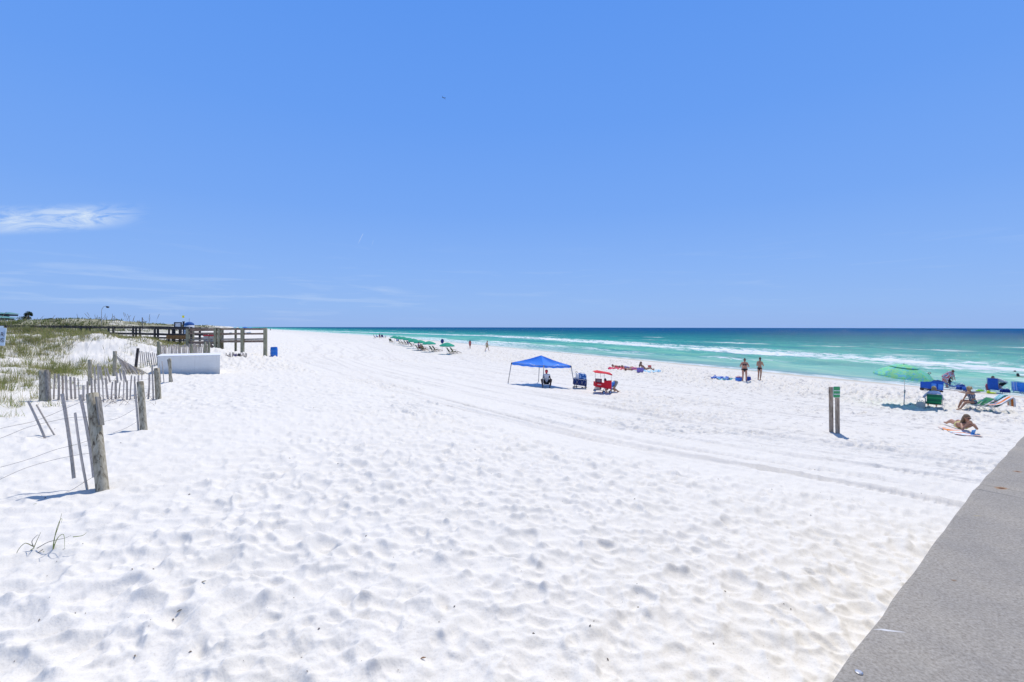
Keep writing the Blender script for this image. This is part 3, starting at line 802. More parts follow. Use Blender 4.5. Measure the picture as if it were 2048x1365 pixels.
mb = MB(); mb.lathe([(0.011, 0.0005), (0.011, 0.003), (0.008, 0.0045), (0.003, 0.0045)], 14, bp); mb.build('anchor_bolt', M['steel'], wall, smooth=False)

# ---------------------------------------------------------------- beach access boardwalk
def wbox(mb, a, b, w, h, up=(0, 0, 1)): mb.beam(a, b, w, h, up)
bwk = thing('boardwalk', 'long weathered timber beach boardwalk with handrails crossing the dunes to a raised landing', 'boardwalk', tuple(P(437, 712, 38)))
BO = bwk.location.copy()
def L(v): return Vector(v) - BO
def part(mb, name, mat, parent=bwk, **kw): return mb.build(name, mat, parent, **kw)
DK = 3.42                                    # deck level at the landing
# corner points in plan: long run from far left to the bend, then the landing
A0_ = P(-60, 655, 50); A1_ = P(372, 656, 43)
def plan(px_, d): r = ray(px_, 655); return Vector((r.x * d, d, 0))
run = [plan(-60, 50), plan(60, 49), plan(170, 47.5), plan(272, 45.5), plan(340, 44), plan(376, 43)]
zt = [HC + 0.08, HC + 0.08, HC + 0.02, HC + 0.0, HC - 0.06, HC - 0.10]
zl = [4.02, 4.0, 3.98, 3.93, 3.88, 3.86]
for off, dz in ((0.0, 0), (1.9, 0.0)):
    for i in range(len(run) - 1):
        d = (run[i + 1] - run[i]); n_ = Vector((-d.y, d.x, 0)).normalized() * off
        a = run[i] + n_; b_ = run[i + 1] + n_
        mb = MB(); wbox(mb, L(a + Vector((0, 0, zt[i]))), L(b_ + Vector((0, 0, zt[i + 1]))), 0.14, 0.05)
        wbox(mb, L(a + Vector((0, 0, zt[i] - 0.14)) ), L(b_ + Vector((0, 0, zt[i + 1] - 0.14))), 0.045, 0.16)
        part(mb, 'handrail', M['dark_rail'])
        mb = MB(); wbox(mb, L(a + Vector((0, 0, zl[i]))), L(b_ + Vector((0, 0, zl[i + 1]))), 0.045, 0.15)
        part(mb, 'mid_rail', M['dark_rail'])
        nn = max(2, int(d.length / 5.0))
        for q in range(nn):
            p = a + (b_ - a) * ((q + 0.15) / nn); z1 = zt[i] + (zt[i + 1] - zt[i]) * (q / nn) - 0.03
            for sx in ((-0.28, 0.28) if off == 0 and q % 2 == 0 else (0.0,)):
                pp = p + d.normalized() * sx + Vector((0.0, -0.06, 0))
                mb = MB(); mb.box(L(Vector((pp.x, pp.y, (z1 + 2.2) / 2))), (0.22 if sx == 0 else 0.16, 0.09, z1 - 2.2), math.atan2(d.y, d.x))
                part(mb, 'post', M['dark_rail'])
for i in range(len(run) - 1):
    d = (run[i + 1] - run[i]); n_ = Vector((-d.y, d.x, 0)).normalized() * 0.95
    mb = MB(); wbox(mb, L(run[i] + n_ + Vector((0, 0, DK + 0.14))), L(run[i + 1] + n_ + Vector((0, 0, DK + 0.14))), 1.8, 0.12)
    part(mb, 'walking_deck', M['dark_rail'])
# sloping section px 333..377 with the warm brown skirt board
Lc = [plan(333, 42.2), plan(377, 40.0), plan(437, 38.0), plan(488, 37.0), plan(533, 36.4)]
def seg(a, b, z0, z1, w, h, name, mat, off=0.0):
    d = (b - a); n_ = Vector((-d.y, d.x, 0)).normalized() * off
    mb = MB(); wbox(mb, L(a + n_ + Vector((0, 0, z0))), L(b + n_ + Vector((0, 0, z1))), w, h)
    return part(mb, name, mat)
def zpx(py, d): return HC + (CY - py) / F * d
seg(Lc[0], Lc[1], zpx(676, 42), zpx(676.5, 40), 0.05, 0.36, 'skirt_board', M['orange_wood'])
seg(Lc[0], Lc[1], zpx(669.6, 42), zpx(670.2, 40), 0.16, 0.07, 'mid_rail', M['dark_rail'])
seg(Lc[0], Lc[1], zpx(681.3, 42), zpx(683.5, 40), 0.10, 0.09, 'deck_joist', M['dark_rail'])
seg(Lc[0] - Vector((4, -1.2, 0)), Lc[1], zpx(657.5, 44), zpx(659.8, 40), 0.16, 0.10, 'handrail', M['dark_rail'])
# stair flight px 377..437 seen side on, with several boards
seg(Lc[1], Lc[2], zpx(659.6, 40), zpx(657.3, 38), 0.16, 0.06, 'handrail', M['rail_wood'])
seg(Lc[1], Lc[2], zpx(662.5, 40), zpx(661.0, 38), 0.05, 0.18, 'rail_board', M['rail_wood'])
seg(Lc[1], Lc[2], zpx(668.5, 40), zpx(668.2, 38), 0.05, 0.15, 'mid_rail', M['rail_wood'])
seg(Lc[1], Lc[2], zpx(681.5, 40), zpx(680.0, 38), 0.05, 0.13, 'lower_rail', M['grey_wood'])
seg(Lc[1], Lc[2], zpx(687, 40), zpx(687.2, 38), 0.07, 0.22, 'deck_joist', M['rail_wood'])
for off in (1.7,):
    seg(Lc[1], Lc[2], zpx(658.5, 40), zpx(657.8, 38), 0.16, 0.06, 'handrail', M['rail_wood'], off)
    seg(Lc[1], Lc[2], zpx(672, 40), zpx(669.5, 38), 0.05, 0.15, 'mid_rail', M['rail_wood'], off)
    seg(Lc[2], Lc[3], zpx(659.5, 38), zpx(659.3, 37), 0.14, 0.05, 'handrail', M['grey_wood'], off)
    seg(Lc[2], Lc[3], zpx(670, 38), zpx(669.3, 37), 0.05, 0.14, 'mid_rail', M['grey_wood'], off)
# landing px 437..533
for a, b_, d0, d1 in ((Lc[2], Lc[3], 38.0, 37.0), (Lc[3], Lc[4], 37.0, 36.4)):
    seg(a, b_, zpx(658.2, d0), zpx(658.2, d1), 0.18, 0.05, 'handrail', M['rail_wood'])
    seg(a, b_, zpx(660.2, d0), zpx(660.2, d1), 0.05, 0.10, 'rail_board', M['rail_wood'])
    seg(a, b_, zpx(669.2, d0), zpx(668.8, d1), 0.05, 0.14, 'mid_rail', M['rail_wood'])
    seg(a, b_, zpx(680.2, d0), zpx(679.2, d1), 0.05, 0.12, 'lower_rail', M['grey_wood'])
    seg(a, b_, zpx(684.3, d0), zpx(683.7, d1), 0.06, 0.18, 'deck_joist', M['rail_wood'])
seg(Lc[1], Lc[2], DK - 0.06, DK - 0.06, 1.6, 0.05, 'walking_deck', M['grey_wood'], 0.85)
seg(Lc[2], Lc[4] + Vector((-3.0, 0.8, 0)), DK - 0.02, DK - 0.02, 1.6, 0.05, 'walking_deck', M['grey_wood'], 0.85)
def post(px_, d, ytop, w=0.2, off=None, zb_=None, mat='green_post'):
    p = plan(px_, d)
    if off: p = p + Vector(off)
    z1 = zpx(ytop, d); z0 = (zb(p.x, p.y) - 0.3) if zb_ is None else zb_
    mb = MB(); mb.box(L(Vector((p.x, p.y - 0.1, (z0 + z1) / 2))), (w, w, z1 - z0)); part(mb, 'post', M[mat], bevel=0.01)
post(377.5, 40.0, 659, 0.24); post(432.5, 38.1, 657.8, 0.20); post(439.5, 37.9, 658.5, 0.16); post(486.5, 37.0, 657.5, 0.22); post(532, 36.3, 657.0, 0.22)
post(436.5, 38.6, 661, 0.10, (0, 0.5, 0)); post(444, 39.8, 660, 0.12, (0, 0.2, 0), None, 'green_post')
post(470, 38.8, 660, 0.14, (0, 0.2, 0)); post(385, 41.5, 660, 0.14, (0, 0.2, 0))
for k_ in range(5):
    seg(plan(422 + k_ * 3, 38.4 - 0.15 * k_), plan(437 + k_ * 0.4, 38.1 - 0.15 * k_), zpx(690 + 3.8 * k_, 38.3), zpx(690 + 3.8 * k_, 38.3), 0.3, 0.05, 'stair_tread', M['rail_wood'], 0.3)
seg(plan(418, 38.2), plan(436, 38.0), zpx(691, 38.2), zpx(709, 38.0), 0.06, 0.26, 'stair_stringer', M['rail_wood'], 0.1)

# ---------------------------------------------------------------- white block beside the fences
p0 = G(315, 747.5); p1 = G(440, 748.0); p0.z = p1.z = min(p0.z, p1.z)
h_ = 38.0 / F * ((p0.y + p1.y) / 2)
dv = (p1 - p0); dv.z = 0
nb = Vector((-dv.y, dv.x, 0)).normalized()
BLKM, t, b = nt('white_render')
co = objco(t); sx_ = t.nodes.new('ShaderNodeSeparateXYZ'); lk(t, co, sx_.inputs[0])
f = noise(t, co, 3.2, 5, .6); lowz = ramp(t, math_(t, 'ADD', sx_.outputs[2], math_(t, 'MULTIPLY', math_(t, 'SUBTRACT', noise(t, mapping(t, co, (1.2, 1, 4)), 1.6, 5, .65), .5), .7)), [(0.10, (1, 1, 1)), (0.42, (0, 0, 0))])
c = mixc(t, math_(t, 'MULTIPLY', lowz, .42), ramp(t, f, [(.3, (0.80, 0.78, 0.72)), (.7, (0.86, 0.84, 0.78))]), (0.50, 0.46, 0.40))
drip = ramp(t, noise(t, mapping(t, co, (7, 7, .5)), 1.0, 4, .6), [(.60, (0, 0, 0)), (.72, (1, 1, 1))])
c = mixc(t, math_(t, 'MULTIPLY', drip, .22), c, (0.48, 0.46, 0.42))
lk(t, c, b.inputs['Base Color']); b.inputs['Roughness'].default_value = .88; bump(t, b, noise(t, co, 18, 5, .7), .4, .01)
blk = thing('concrete_block', 'long low white painted block sitting on the sand before the boardwalk', 'block', tuple((p0 + p1) / 2), math.atan2(dv.y, dv.x))
mb = MB(); Lx = dv.length
rows = []
rd = Vector((p1.x, p1.y, 0)).normalized(); c_, s__ = math.cos(-blk.rotation_euler[2]), math.sin(-blk.rotation_euler[2])
rd = Vector((rd.x * c_ - rd.y * s__, rd.x * s__ + rd.y * c_, 0)); BD = 2.0
def prism(x0, x1, z0, z1, gr):
    sh = rd * (BD / rd.y)
    q = [Vector((x0 - gr, -gr, 0)), Vector((x1 + gr, -gr, 0)), Vector((x1 + gr, gr, 0)) + sh, Vector((x0 - gr, gr, 0)) + sh]
    return [v + Vector((0, 0, z0)) for v in q] + [v + Vector((0, 0, z1)) for v in q], [(3, 2, 1, 0), (4, 5, 6, 7), (0, 1, 5, 4), (1, 2, 6, 5), (2, 3, 7, 6), (3, 0, 4, 7)]
mb.add(*prism(-Lx / 2, Lx / 2, -0.5, h_ - 0.035, 0)); mb.build('block_body', BLKM, blk, bevel=0.015)
mb = MB(); mb.add(*prism(-Lx / 2, Lx / 2, h_ - 0.033, h_ + 0.02, 0.025)); mb.build('block_cap', M['white'], blk, bevel=0.012)

# ---------------------------------------------------------------- blue barrel
p = G(548, 714)
bar = thing('barrel', 'blue plastic barrel used as a bin beside the landing', 'barrel', tuple(p))
hB = 19.5 / F * p.y; rB = 6.6 / F * p.y
blue_b = plain('barrel_blue', (0.010, 0.17, 0.62), 0.35, 0, 0.06)
prof = [(rB * .86, -0.1), (rB * .92, 0.0), (rB * .97, hB * .05), (rB, hB * .22), (rB * 1.03, hB * .30), (rB * 1.03, hB * .34), (rB, hB * .38), (rB, hB * .62), (rB * 1.03, hB * .66), (rB * 1.03, hB * .70), (rB, hB * .75), (rB * .96, hB * .92), (rB * .88, hB * .965)]
mb = MB(); mb.lathe(prof, 32); mb.build('barrel_body', blue_b, bar, smooth=True)
mb = MB(); mb.lathe([(rB * .9, hB * .955), (rB * .93, hB * .97), (rB * .93, hB * 1.0), (rB * .86, hB * 1.0), (rB * .82, hB * .975), (0.01, hB * .972)], 32); mb.build('rim', blue_b, bar)

# ---------------------------------------------------------------- fences
def lean_post(name, parent, base_, top_, w, mat, O, deep=0.25, square=False, label=None):
    a = Vector(base_) - O; b_ = Vector(top_) - O; d = (b_ - a).normalized()
    mb = MB(); a2 = a - d * deep
    if square: mb.beam(a2, b_, w, w, (0, 1, 0))
    else:
        n = 7
        pts = [a2 + (b_ - a2) * (i / n) for i in range(n + 1)]
        rs = [w / 2 * (1.06 - 0.06 * i / n) * random.uniform(0.985, 1.015) for i in range(n + 1)]
        pts.append(b_ + d * 0.006); rs.append(w / 2 * 0.8)
        mb.tube(pts, rs, 14)
    return mb.build(name, mat, parent, smooth=not square, bevel=0.004 if square else 0)
def slat(parent, base_, top_, O, w=0.038, mat=None, name='slat', deep=0.1, th=0.012):
    a = Vector(base_) - O; b_ = Vector(top_) - O; d = (b_ - a).normalized(); L_ = (b_ - a).length
    side = Vector((random.uniform(.85, 1), random.uniform(-.4, .4), 0)); side = (side - d * side.dot(d)).normalized(); nn = d.cross(side)
    mb = MB(); n = 5; rows = []
    bend = random.uniform(-1, 1) * 0.012 * L_
    a = a - d * deep
    vs = []
    for i in range(n + 1):
        f_ = i / n; c = a + (b_ - a) * f_ + nn * bend * math.sin(PI * f_) + side * bend * 0.6 * math.sin(PI * f_)
        ww = w * random.uniform(0.92, 1.06)
        for sx, sy in ((-1, -1), (1, -1), (1, 1), (-1, 1)): vs.append(c + side * sx * ww / 2 + nn * sy * th / 2)
    fs = [(3, 2, 1, 0), tuple(n * 4 + q for q in range(4))]
    for i in range(n):
        for q in range(4): fs.append((i * 4 + q, i * 4 + (q + 1) % 4, i * 4 + 4 + (q + 1) % 4, i * 4 + 4 + q))
    mb.add(vs, fs)
    return mb.build(name, mat or M['slat_wood'], parent)
def wire(parent, pts, O, r=0.003, name='wire'):
    # smooth curve through the points
    pts = [Vector(p) - O for p in pts]
    out = []
    for i in range(len(pts) - 1):
        p0_ = pts[max(i - 1, 0)]; p1_ = pts[i]; p2_ = pts[i + 1]; p3_ = pts[min(i + 2, len(pts) - 1)]
        for q in range(6):
            f_ = q / 6
            out.append(0.5 * ((2 * p1_) + (p2_ - p0_) * f_ + (2 * p0_ - 5 * p1_ + 4 * p2_ - p3_) * f_ * f_ + (3 * p1_ - p0_ - 3 * p2_ + p3_) * f_ ** 3))
    out.append(pts[-1])
    return MB().tube(out, r, 5).build(name, M['wire'], parent, smooth=True)

# nearest post with its three hanging slats and slack wires
g0 = G(202.5, 981); D0 = g0.y
nf = thing('sand_fence', 'broken sand fence with thick knotty post, three hanging slats and slack wires, nearest the wall', 'fence', tuple(g0), group='sand fences at the dune toe')
O = g0.copy()
pt = P(184.5, 788, D0 + 0.28)
lean_post('post', nf, g0 + Vector((0.02, 0, 0)), pt, 0.155, M['old_wood'], O, 0.35)
mb = MB(); a_ = P(196, 794, D0 + 0.22) - O; b_ = P(203, 851, D0 + 0.16) - O; mb.beam(a_, b_, 0.025, 0.11, (0.25, -1, 0)); mb.build('nailed_board', M['grey_wood'], nf, bevel=0.003)
for (bx, by, tx, ty, dd, dt) in ((148, 957, 124.5, 788, 0.05, 0.25), (174.5, 980, 150, 826, -0.02, 0.1), (188, 955, 160, 790, -0.02, 0.2)):
    slat(nf, P(bx, by, D0 + dd), P(tx, ty, D0 + dt), O, 0.045, deep=0.0)
for pts in ([(-60, 881, -.9), (0, 858, -.6), (60, 845, -.2), (95, 833, 0), (130, 818, .1), (160, 805, .2)],
            [(-60, 890, -1.3), (0, 877, -1), (50, 857, -.5), (90, 846, 0), (140, 836, .1), (180, 834.5, .1)],
            [(-60, 948, -1.2), (0, 935, -.8), (60, 918, -.3), (110, 900, 0), (150, 890, .1), (182, 880, .1)],
            [(-60, 985, -1.3), (0, 959, -.9), (50, 937, -.4), (100, 922, -.1), (145, 912, 0), (178, 907, .1)],
            [(190, 952, .15), (165, 967, .0), (140, 982, -.1), (110, 991, -.2), (60, 1000, -.32), (0, 1014, -.5), (-60, 1030, -.6)]):
    wire(nf, [P(a, b, D0 + c) for a, b, c in pts], O, 0.0028)
# two leaning slats by themselves
ls = G(89, 873); O = ls.copy()
lf = thing('fallen_slats', 'two slanting grey slats left standing by the broken fence wires', 'fence', tuple(ls), group='sand fences at the dune toe')
slat(lf, G(88, 873), P(56.5, 803, G(88, 873).y + 0.15), O, 0.045); slat(lf, G(109, 871), P(73, 810, G(109, 871).y + 0.1), O, 0.045)
# second post
g2 = G(287.5, 860); O = g2.copy()
f2_ = thing('sand_fence', 'grey round fence post with one crooked slat and loose wires in open sand', 'fence', tuple(g2), group='sand fences at the dune toe')
lean_post('post', f2_, g2 + Vector((0.0, 0, 0)), P(280.5, 764, g2.y + 0.2), 0.14, M['old_wood'], O, 0.3)
slat(f2_, G(277, 861), P(269.5, 768, g2.y + 0.15), O, 0.045)
for pts in ([(270, 818, 0), (240, 835, -.1), (210, 843, -.2), (186, 846, -.3)], [(275, 843, 0), (255, 855, -.1), (238, 862, -.25), (226, 866, -.35)]):
    wire(f2_, [P(a, b, g2.y + c) for a, b, c in pts], O, 0.003)
# fence A : row of slats px 87..320
ga = G(87, 803); gb = G(317, 799)
O = ga.copy()
fa = thing('sand_fence', 'long row of grey picket slats between a split leaning post and a stout end post', 'fence', tuple(ga), group='sand fences at the dune toe')
lean_post('post', fa, ga, P(87, 741, ga.y + 0.2), 0.20, M['old_wood'], O, 0.3)
o = lean_post('post', fa, ga + Vector((0.13, 0.02, 0)), P(93, 741, ga.y + 0.2), 0.12, M['grey_wood'], O, 0.3)
lean_post('post', fa, gb + Vector((0, 0, 0)), P(313.5, 737, gb.y + 0.1), 0.16, M['old_wood'], O, 0.3)
SA = [(101, 744, 800, 1), (109, 748, 799, -1), (117, 748, 801, 0), (125, 752, 800, 0), (133, 751, 801, 1), (142, 754, 799, 1), (149.5, 755, 799, 1), (157, 757, 800, 1), (167, 771, 803, 0), (175, 763, 800, 0), (183, 757, 798, 0), (190, 760, 799, 1), (198, 740, 803, 1), (206, 757, 805, 1), (213.5, 756, 799, 2), (224, 764, 799, -1), (231.5, 761, 799, 0), (239, 765, 799, -1), (247, 750, 802, -1), (254, 762, 800, 0), (262, 751, 800, -1), (269.5, 753, 799, 0), (277, 751, 790, 0), (284, 743, 760, 0), (297.5, 749, 798, -1), (305.5, 733, 800, 1)]
for (x_, yt, yb, ln) in SA:
    f_ = (x_ - 87) / 230
    bs = G(x_ + ln * 1.2, yb)
    slat(fa, bs, P(x_ - ln * 1.2, yt, bs.y + random.uniform(-.05, .15)), O, random.uniform(.052, .068))
for zz in (0.82, 0.45, 0.14):
    pts = []
    for i in range(9):
        x_ = 87 + 230 * i / 8; bs = G(x_, 801)
        pts.append(bs + Vector((0, 0.03, zz * 0.8 + 0.03 * math.sin(i * 2.1))))
    wire(fa, pts, O, 0.0035)
# fence B : tilted slats behind, px 175..222 and post 229 with its collapsed roll
gp = G(180, 771); O = gp.copy()
fb = thing('sand_fence', 'sagging picket fence climbing behind the long row, square post at one end', 'fence', tuple(gp), group='sand fences at the dune toe')
lean_post('post', fb, gp, P(180, 720, gp.y + 0.05), 0.13, M['old_wood'], O, 0.3)
for (x_, yt, yb, ln) in ((190, 734, 768, 1.5), (197, 728, 772, 1), (203, 733, 770, 3), (212, 735, 768, 3), (217, 737, 766, 3.5), (234, 745, 768, 1), (241, 738, 762, 2), (250, 742, 765, 2.5), (246, 735, 758, 2)):
    bs = G(x_ + ln, yb); slat(fb, bs, P(x_ - ln, yt, bs.y + .1), O, 0.062)
gq = G(229, 752); O = gq.copy()
fc = thing('sand_fence', 'fallen roll of picket fence fanned out from a tall leaning post', 'fence', tuple(gq), group='sand fences at the dune toe')
lean_post('post', fc, gq, P(230, 703, gq.y + 0.1), 0.15, M['old_wood'], O, 0.3)
for i in range(24):
    f_ = i / 23
    tpx = 234 + 55 * f_ + random.uniform(-2, 2); tpy = 713 + 33 * f_ + random.uniform(-1.5, 1)
    bpx = 236 + 56 * (0.25 + 0.75 * f_) + random.uniform(-3, 3)
    bs = G(bpx, 749 + random.uniform(-1, 1)); bs.z += 0.02
    ax = 233 + 24 * (f_ ** 1.5)
    slat(fc, bs, P(ax + 20 * f_, 712 + 26 * f_, bs.y + 0.15), O, 0.035, deep=0.0)
wire(fc, [P(233, 708, gq.y), P(250, 722, gq.y - .1), P(270, 736, gq.y - .3), P(290, 747, gq.y - .4), P(310, 748, gq.y - .5)], O, 0.006)
# fence C: px 275..316 beside the white block
gc = G(275, 736); O = gc.copy()
fd = thing('sand_fence', 'short run of slats between a dark leaning post and the white block', 'fence', tuple(gc), group='sand fences at the dune toe')
lean_post('post', fd, gc + Vector((-0.1, 0, 0)), P(276, 697, gc.y + 0.1), 0.13, M['dark_rail'], O, 0.3)
for i in range(9):
    x_ = 280.5 + i * 4.3
    bs = G(x_ + 1.5 + i * .1, 729.5 + 0.35 * i); slat(fd, bs, P(x_ - 1 - i * .15, 703 + i * .5 + random.uniform(-1, 1), bs.y + .1), O, 0.05)
wire(fd, [G(277, 729, .1), G(290, 730, .1), G(316, 733, .1)], O, 0.004)
# posts standing before the block, px 338 and its slats
gd = G(341, 766); O = gd.copy()
fe = thing('sand_fence', 'pair of short posts and two thin slats standing against the white block', 'fence', tuple(gd), group='sand fences at the dune toe')
lean_post('post', fe, gd, P(339.5, 717.5, gd.y + 0.05), 0.11, M['old_wood'], O, 0.3)
lean_post('post', fe, G(344, 763.5), P(336, 719.5, gd.y + 0.3), 0.07, M['grey_wood'], O, 0.3)
for (xb, yb, xt, yt) in ((322, 765.5, 318.5, 727.5), (328, 766, 324, 723)):
    bs = G(xb, yb); slat(fe, bs, P(xt, yt, bs.y), O, 0.03)
# fence D: behind the block, in front of the boardwalk
ge = G(317, 705); O = ge.copy()
ff = thing('sand_fence', 'dense picket fence behind the white block under the boardwalk', 'fence', tuple(ge), group='sand fences at the dune toe')
def row_d(px_): return 26.5 + (px_ - 317) / 105 * 3.2
def gz(px_, d): r = ray(px_, 700); return Vector((r.x * d, d, zb(r.x * d, d)))
x_ = 320.0
while x_ < 420:
    d = row_d(x_); bs = gz(x_ + 1.2, d)
    yt = 691 - (x_ - 320) * 0.035 + random.uniform(-2.0, 2.0)
    slat(ff, bs, P(x_ - 1.0, yt, d), O, random.uniform(.05, .075)); x_ += random.uniform(2.3, 3.4)
for (px_, yt, w) in ((317, 683.5, 0.15), (383, 688.5, .14), (410, 684.5, .13), (418, 685, .13)):
    d = row_d(px_) - 0.1; lean_post('post', ff, gz(px_, d), P(px_, yt, d), w, M['green_post'], O, 0.3)
# stubs of pickets under the landing with the bits of rubbish caught there
ge = G(466, 712); O = ge.copy()
fg = thing('sand_fence', 'stubs of a buried picket fence under the landing', 'fence', tuple(ge), group='sand fences at the dune toe')
x_ = 452
while x_ < 494:
    if not (461 < x_ < 464.5) and not (474 < x_ < 476):
        bs = G(x_, 713); slat(fg, bs, P(x_ + random.uniform(-2, 1), 713 - random.uniform(3, 9), bs.y), O, 0.06)
    x_ += random.uniform(1.5, 2.6)
for (px_, w_, h_, nm, lb, col) in ((469, 8, 4.5, 'rubbish_bag', 'purple sack half buried among the picket stubs', (0.12, 0.09, 0.2)), (478, 6, 6, 'buoy', 'dark round float lying among the picket stubs', (0.03, 0.035, 0.045))):
    g = G(px_, 713.0); k_ = g.y / F
    mb = MB(); mb.ball((0, 0, h_ * k_ * .4), (w_ * k_ / 2, w_ * k_ * .4, h_ * k_ / 2), 14, 8)
    if nm == 'buoy': mb.tube([(0, 0, h_ * k_ * .8), (0, 0, h_ * k_ * 1.05)], 0.03, 8)
    else: mb.tube([(w_ * k_ * .3, 0, h_ * k_ * .5), (w_ * k_ * .62, 0, h_ * k_ * .35)], [0.09, 0.03], 8)
    o = mb.build(nm, plain(nm, col, 0.7), None, smooth=True); o.location = g; tag(o, lb, 'bag' if nm != 'buoy' else 'float')

# ---------------------------------------------------------------- far dune things
# green roofed pavilions at the extreme left
g_roof = plain('green_roof', (0.09, 0.26, 0.22), 0.5, 0, 0.05)
def pavilion(label, px0, px1, yt, ye, yb, d, cup=False):
    c = P((px0 + px1) / 2, ye, d); w = (px1 - px0) / F * d * .85
    ht = (ye - yt) / F * d; hb = (yb - ye) / F * d
    o = thing('pavilion', label, 'pavilion', (c.x, d, c.z - hb), group='green roofed pavilions beyond the dunes')
    mb = MB(); dp = w * 0.6
    rows = [(-w / 2, -dp, hb), (w / 2, -dp, hb), (w / 2, dp, hb), (-w / 2, dp, hb), (-w * .12, 0, hb + ht), (w * .12, 0, hb + ht)]
    mb.add(rows, [(0, 1, 5, 4), (1, 2, 5), (2, 3, 4, 5), (3, 0, 4), (3, 2, 1, 0)])
    mb.build('roof', g_roof, o)
    mb = MB()
    for sx in (-.42, -.2, .05, .25, .42): mb.box((w * sx, -dp * .8, hb / 2 - 0.5), (0.35, 0.35, hb + 0.98))
    mb.build('columns', M['dark'], o)
    mb = MB(); mb.box((0, 0, hb * 0.42), (w * .8, dp * 1.4, hb * .8)); mb.build('wall', plain('pav_wall', (0.05, 0.075, 0.08), 0.8), o)
    return o
pavilion('small green hipped pavilion roof beside the lone tree', 7, 31, 625.2, 628.5, 632.5, 140)
pavilion('wide low green roof nearer the frame edge below the small pavilion', -50, 14, 630.5, 636.5, 640, 125)
pavilion('dark roof tip of the farthest pavilion touching the frame edge', -22, 4, 624.5, 626.6, 631, 160)
# street lamp on the dune
p = P(203, 655, 80); zg = zb(p.x, 80)
lamp = thing('street_lamp', 'tall curved street lamp rising behind the dune grass', 'lamp', (p.x, 80, zg - 0.2))
O = Vector((p.x, 80, zg - 0.2))
pts = [Vector((0, 0, 0)), P(203, 640, 80) - O, P(203, 622, 80) - O, P(204.5, 617, 80) - O, P(208, 613.3, 80) - O, P(212, 612.6, 80) - O]
mb = MB(); mb.tube(pts, [0.05, 0.045, 0.04, 0.035, 0.03, 0.03], 8); mb.build('lamp_pole', M['steel'], lamp, smooth=True)
mb = MB(); mb.ball(P(215.4, 614.6, 80) - O, (0.26, 0.2, 0.17), 12, 8); mb.tube([P(211.5, 612.7, 80) - O, P(214.5, 613.8, 80) - O], 0.05, 8); mb.build('lamp_head', M['black'], lamp, smooth=True)
# thin utility pole
p = P(284.5, 650, 90)
mb = MB(); mb.tube([(0, 0, -1.5), (0, 0, 1.1)], 0.07, 8); mb.ball((0, 0, 1.12), 0.1, 8, 6)
o = mb.build('utility_pole', M['dark'], None, smooth=True); o.location = p + Vector((0, 0, 0.25)); tag(o, 'thin dark pole standing alone on the far dune ridge', 'pole')
# info board frame, black post, blue and white umbrella tent, flag
p = G(357, 684); D_ = 52.0; k_ = D_ / F
c = P(356, 655, D_); O = Vector((c.x, D_, zb(c.x, D_)))
ib = thing('notice_board', 'blank white notice board in a heavy black frame above the handrail', 'board', tuple(O))
mb = MB(); zc = zpx(653.5, D_) - O.z
for sx in (-1, 1): mb.box((sx * 6.6 * k_, 0, zc / 2 + 7.5 * k_ / 2 - .3), (1.7 * k_, 0.12, zc + 7.5 * k_ + .6))
mb.box((0, 0, zc + 6.7 * k_), (11.4 * k_, 0.115, 1.6 * k_)); mb.box((0, 0, zc - 6.9 * k_), (11.4 * k_, 0.115, 1.2 * k_))
mb.build('frame', M['dark'], ib)
mb = MB(); mb.box((0, 0.02, zc), (11.5 * k_, 0.05, 12.5 * k_)); mb.build('panel', M['white'], ib)
c = P(367.2, 655, 51); zg = zb(c.x, 51)
o = MB().box((0, 0, 0), (0.14, 0.14, 2.6)).box((0, 0, 1.31), (0.19, 0.19, 0.05)).build('bollard', M['black'], None, bevel=0.01); o.location = (c.x, 51, zpx(645, 51) - 1.3); tag(o, 'square black post between the notice board and the domed tent', 'post')
c = P(378.5, 655, 50); O = Vector((c.x, 50, zb(c.x, 50))); k_ = 50 / F
tn = thing('beach_tent', 'white sided round tent with a blue domed top above the boardwalk rail', 'tent', tuple(O))
zt_ = zpx(645.3, 50) - O.z; ze = zpx(652, 50) - O.z; rr = 8.8 * k_
mb = MB(); prof = [(rr * 1.0, ze)] + [(rr * math.cos(a) , ze + (zt_ - ze) * math.sin(a)) for a in (0.3, 0.6, 0.9, 1.2, 1.5)]
mb.lathe(prof, 24); mb.build('canopy', stripes('tent_blue', [(0.02, 0.10, 0.33), (0.02, 0.10, 0.33), (0.03, 0.16, 0.42)], 0, 1.4), tn, smooth=True)
mb = MB(); mb.lathe([(rr * .98, 0.1), (rr * .985, ze + 0.02)], 24, caps=True); mb.build('side_wall', cloth('tent_white', (0.72, 0.76, 0.8)), tn, smooth=True)
mb = MB(); mb.tube([(0, 0, 0), (0, 0, zpx(638, 50) - O.z)], 0.02, 6); mb.build('pole', M['steel'], tn)
c = P(367, 634, 60); O = Vector((c.x + .12, 60, zb(c.x, 60)))
fl = thing('warning_flag', 'small yellow beach warning flag flying high over the boardwalk', 'flag', tuple(O))
zf = c.z - O.z
mb = MB(); mb.tube([(0, 0, 0), (0, 0, zf + 0.2)], [0.02, 0.006], 6); mb.build('pole', M['white'], fl)
mb = MB(); mb.sheet([[(-0.01 - 0.30 * i / 5, 0.05 * math.sin(i * 1.3), zf - 0.14 + 0.31 * j / 3) for i in range(6)] for j in range(4)], 0.006); mb.build('flag_cloth', plain('flag_yellow', (0.85, 0.80, 0.02), 0.7), fl)
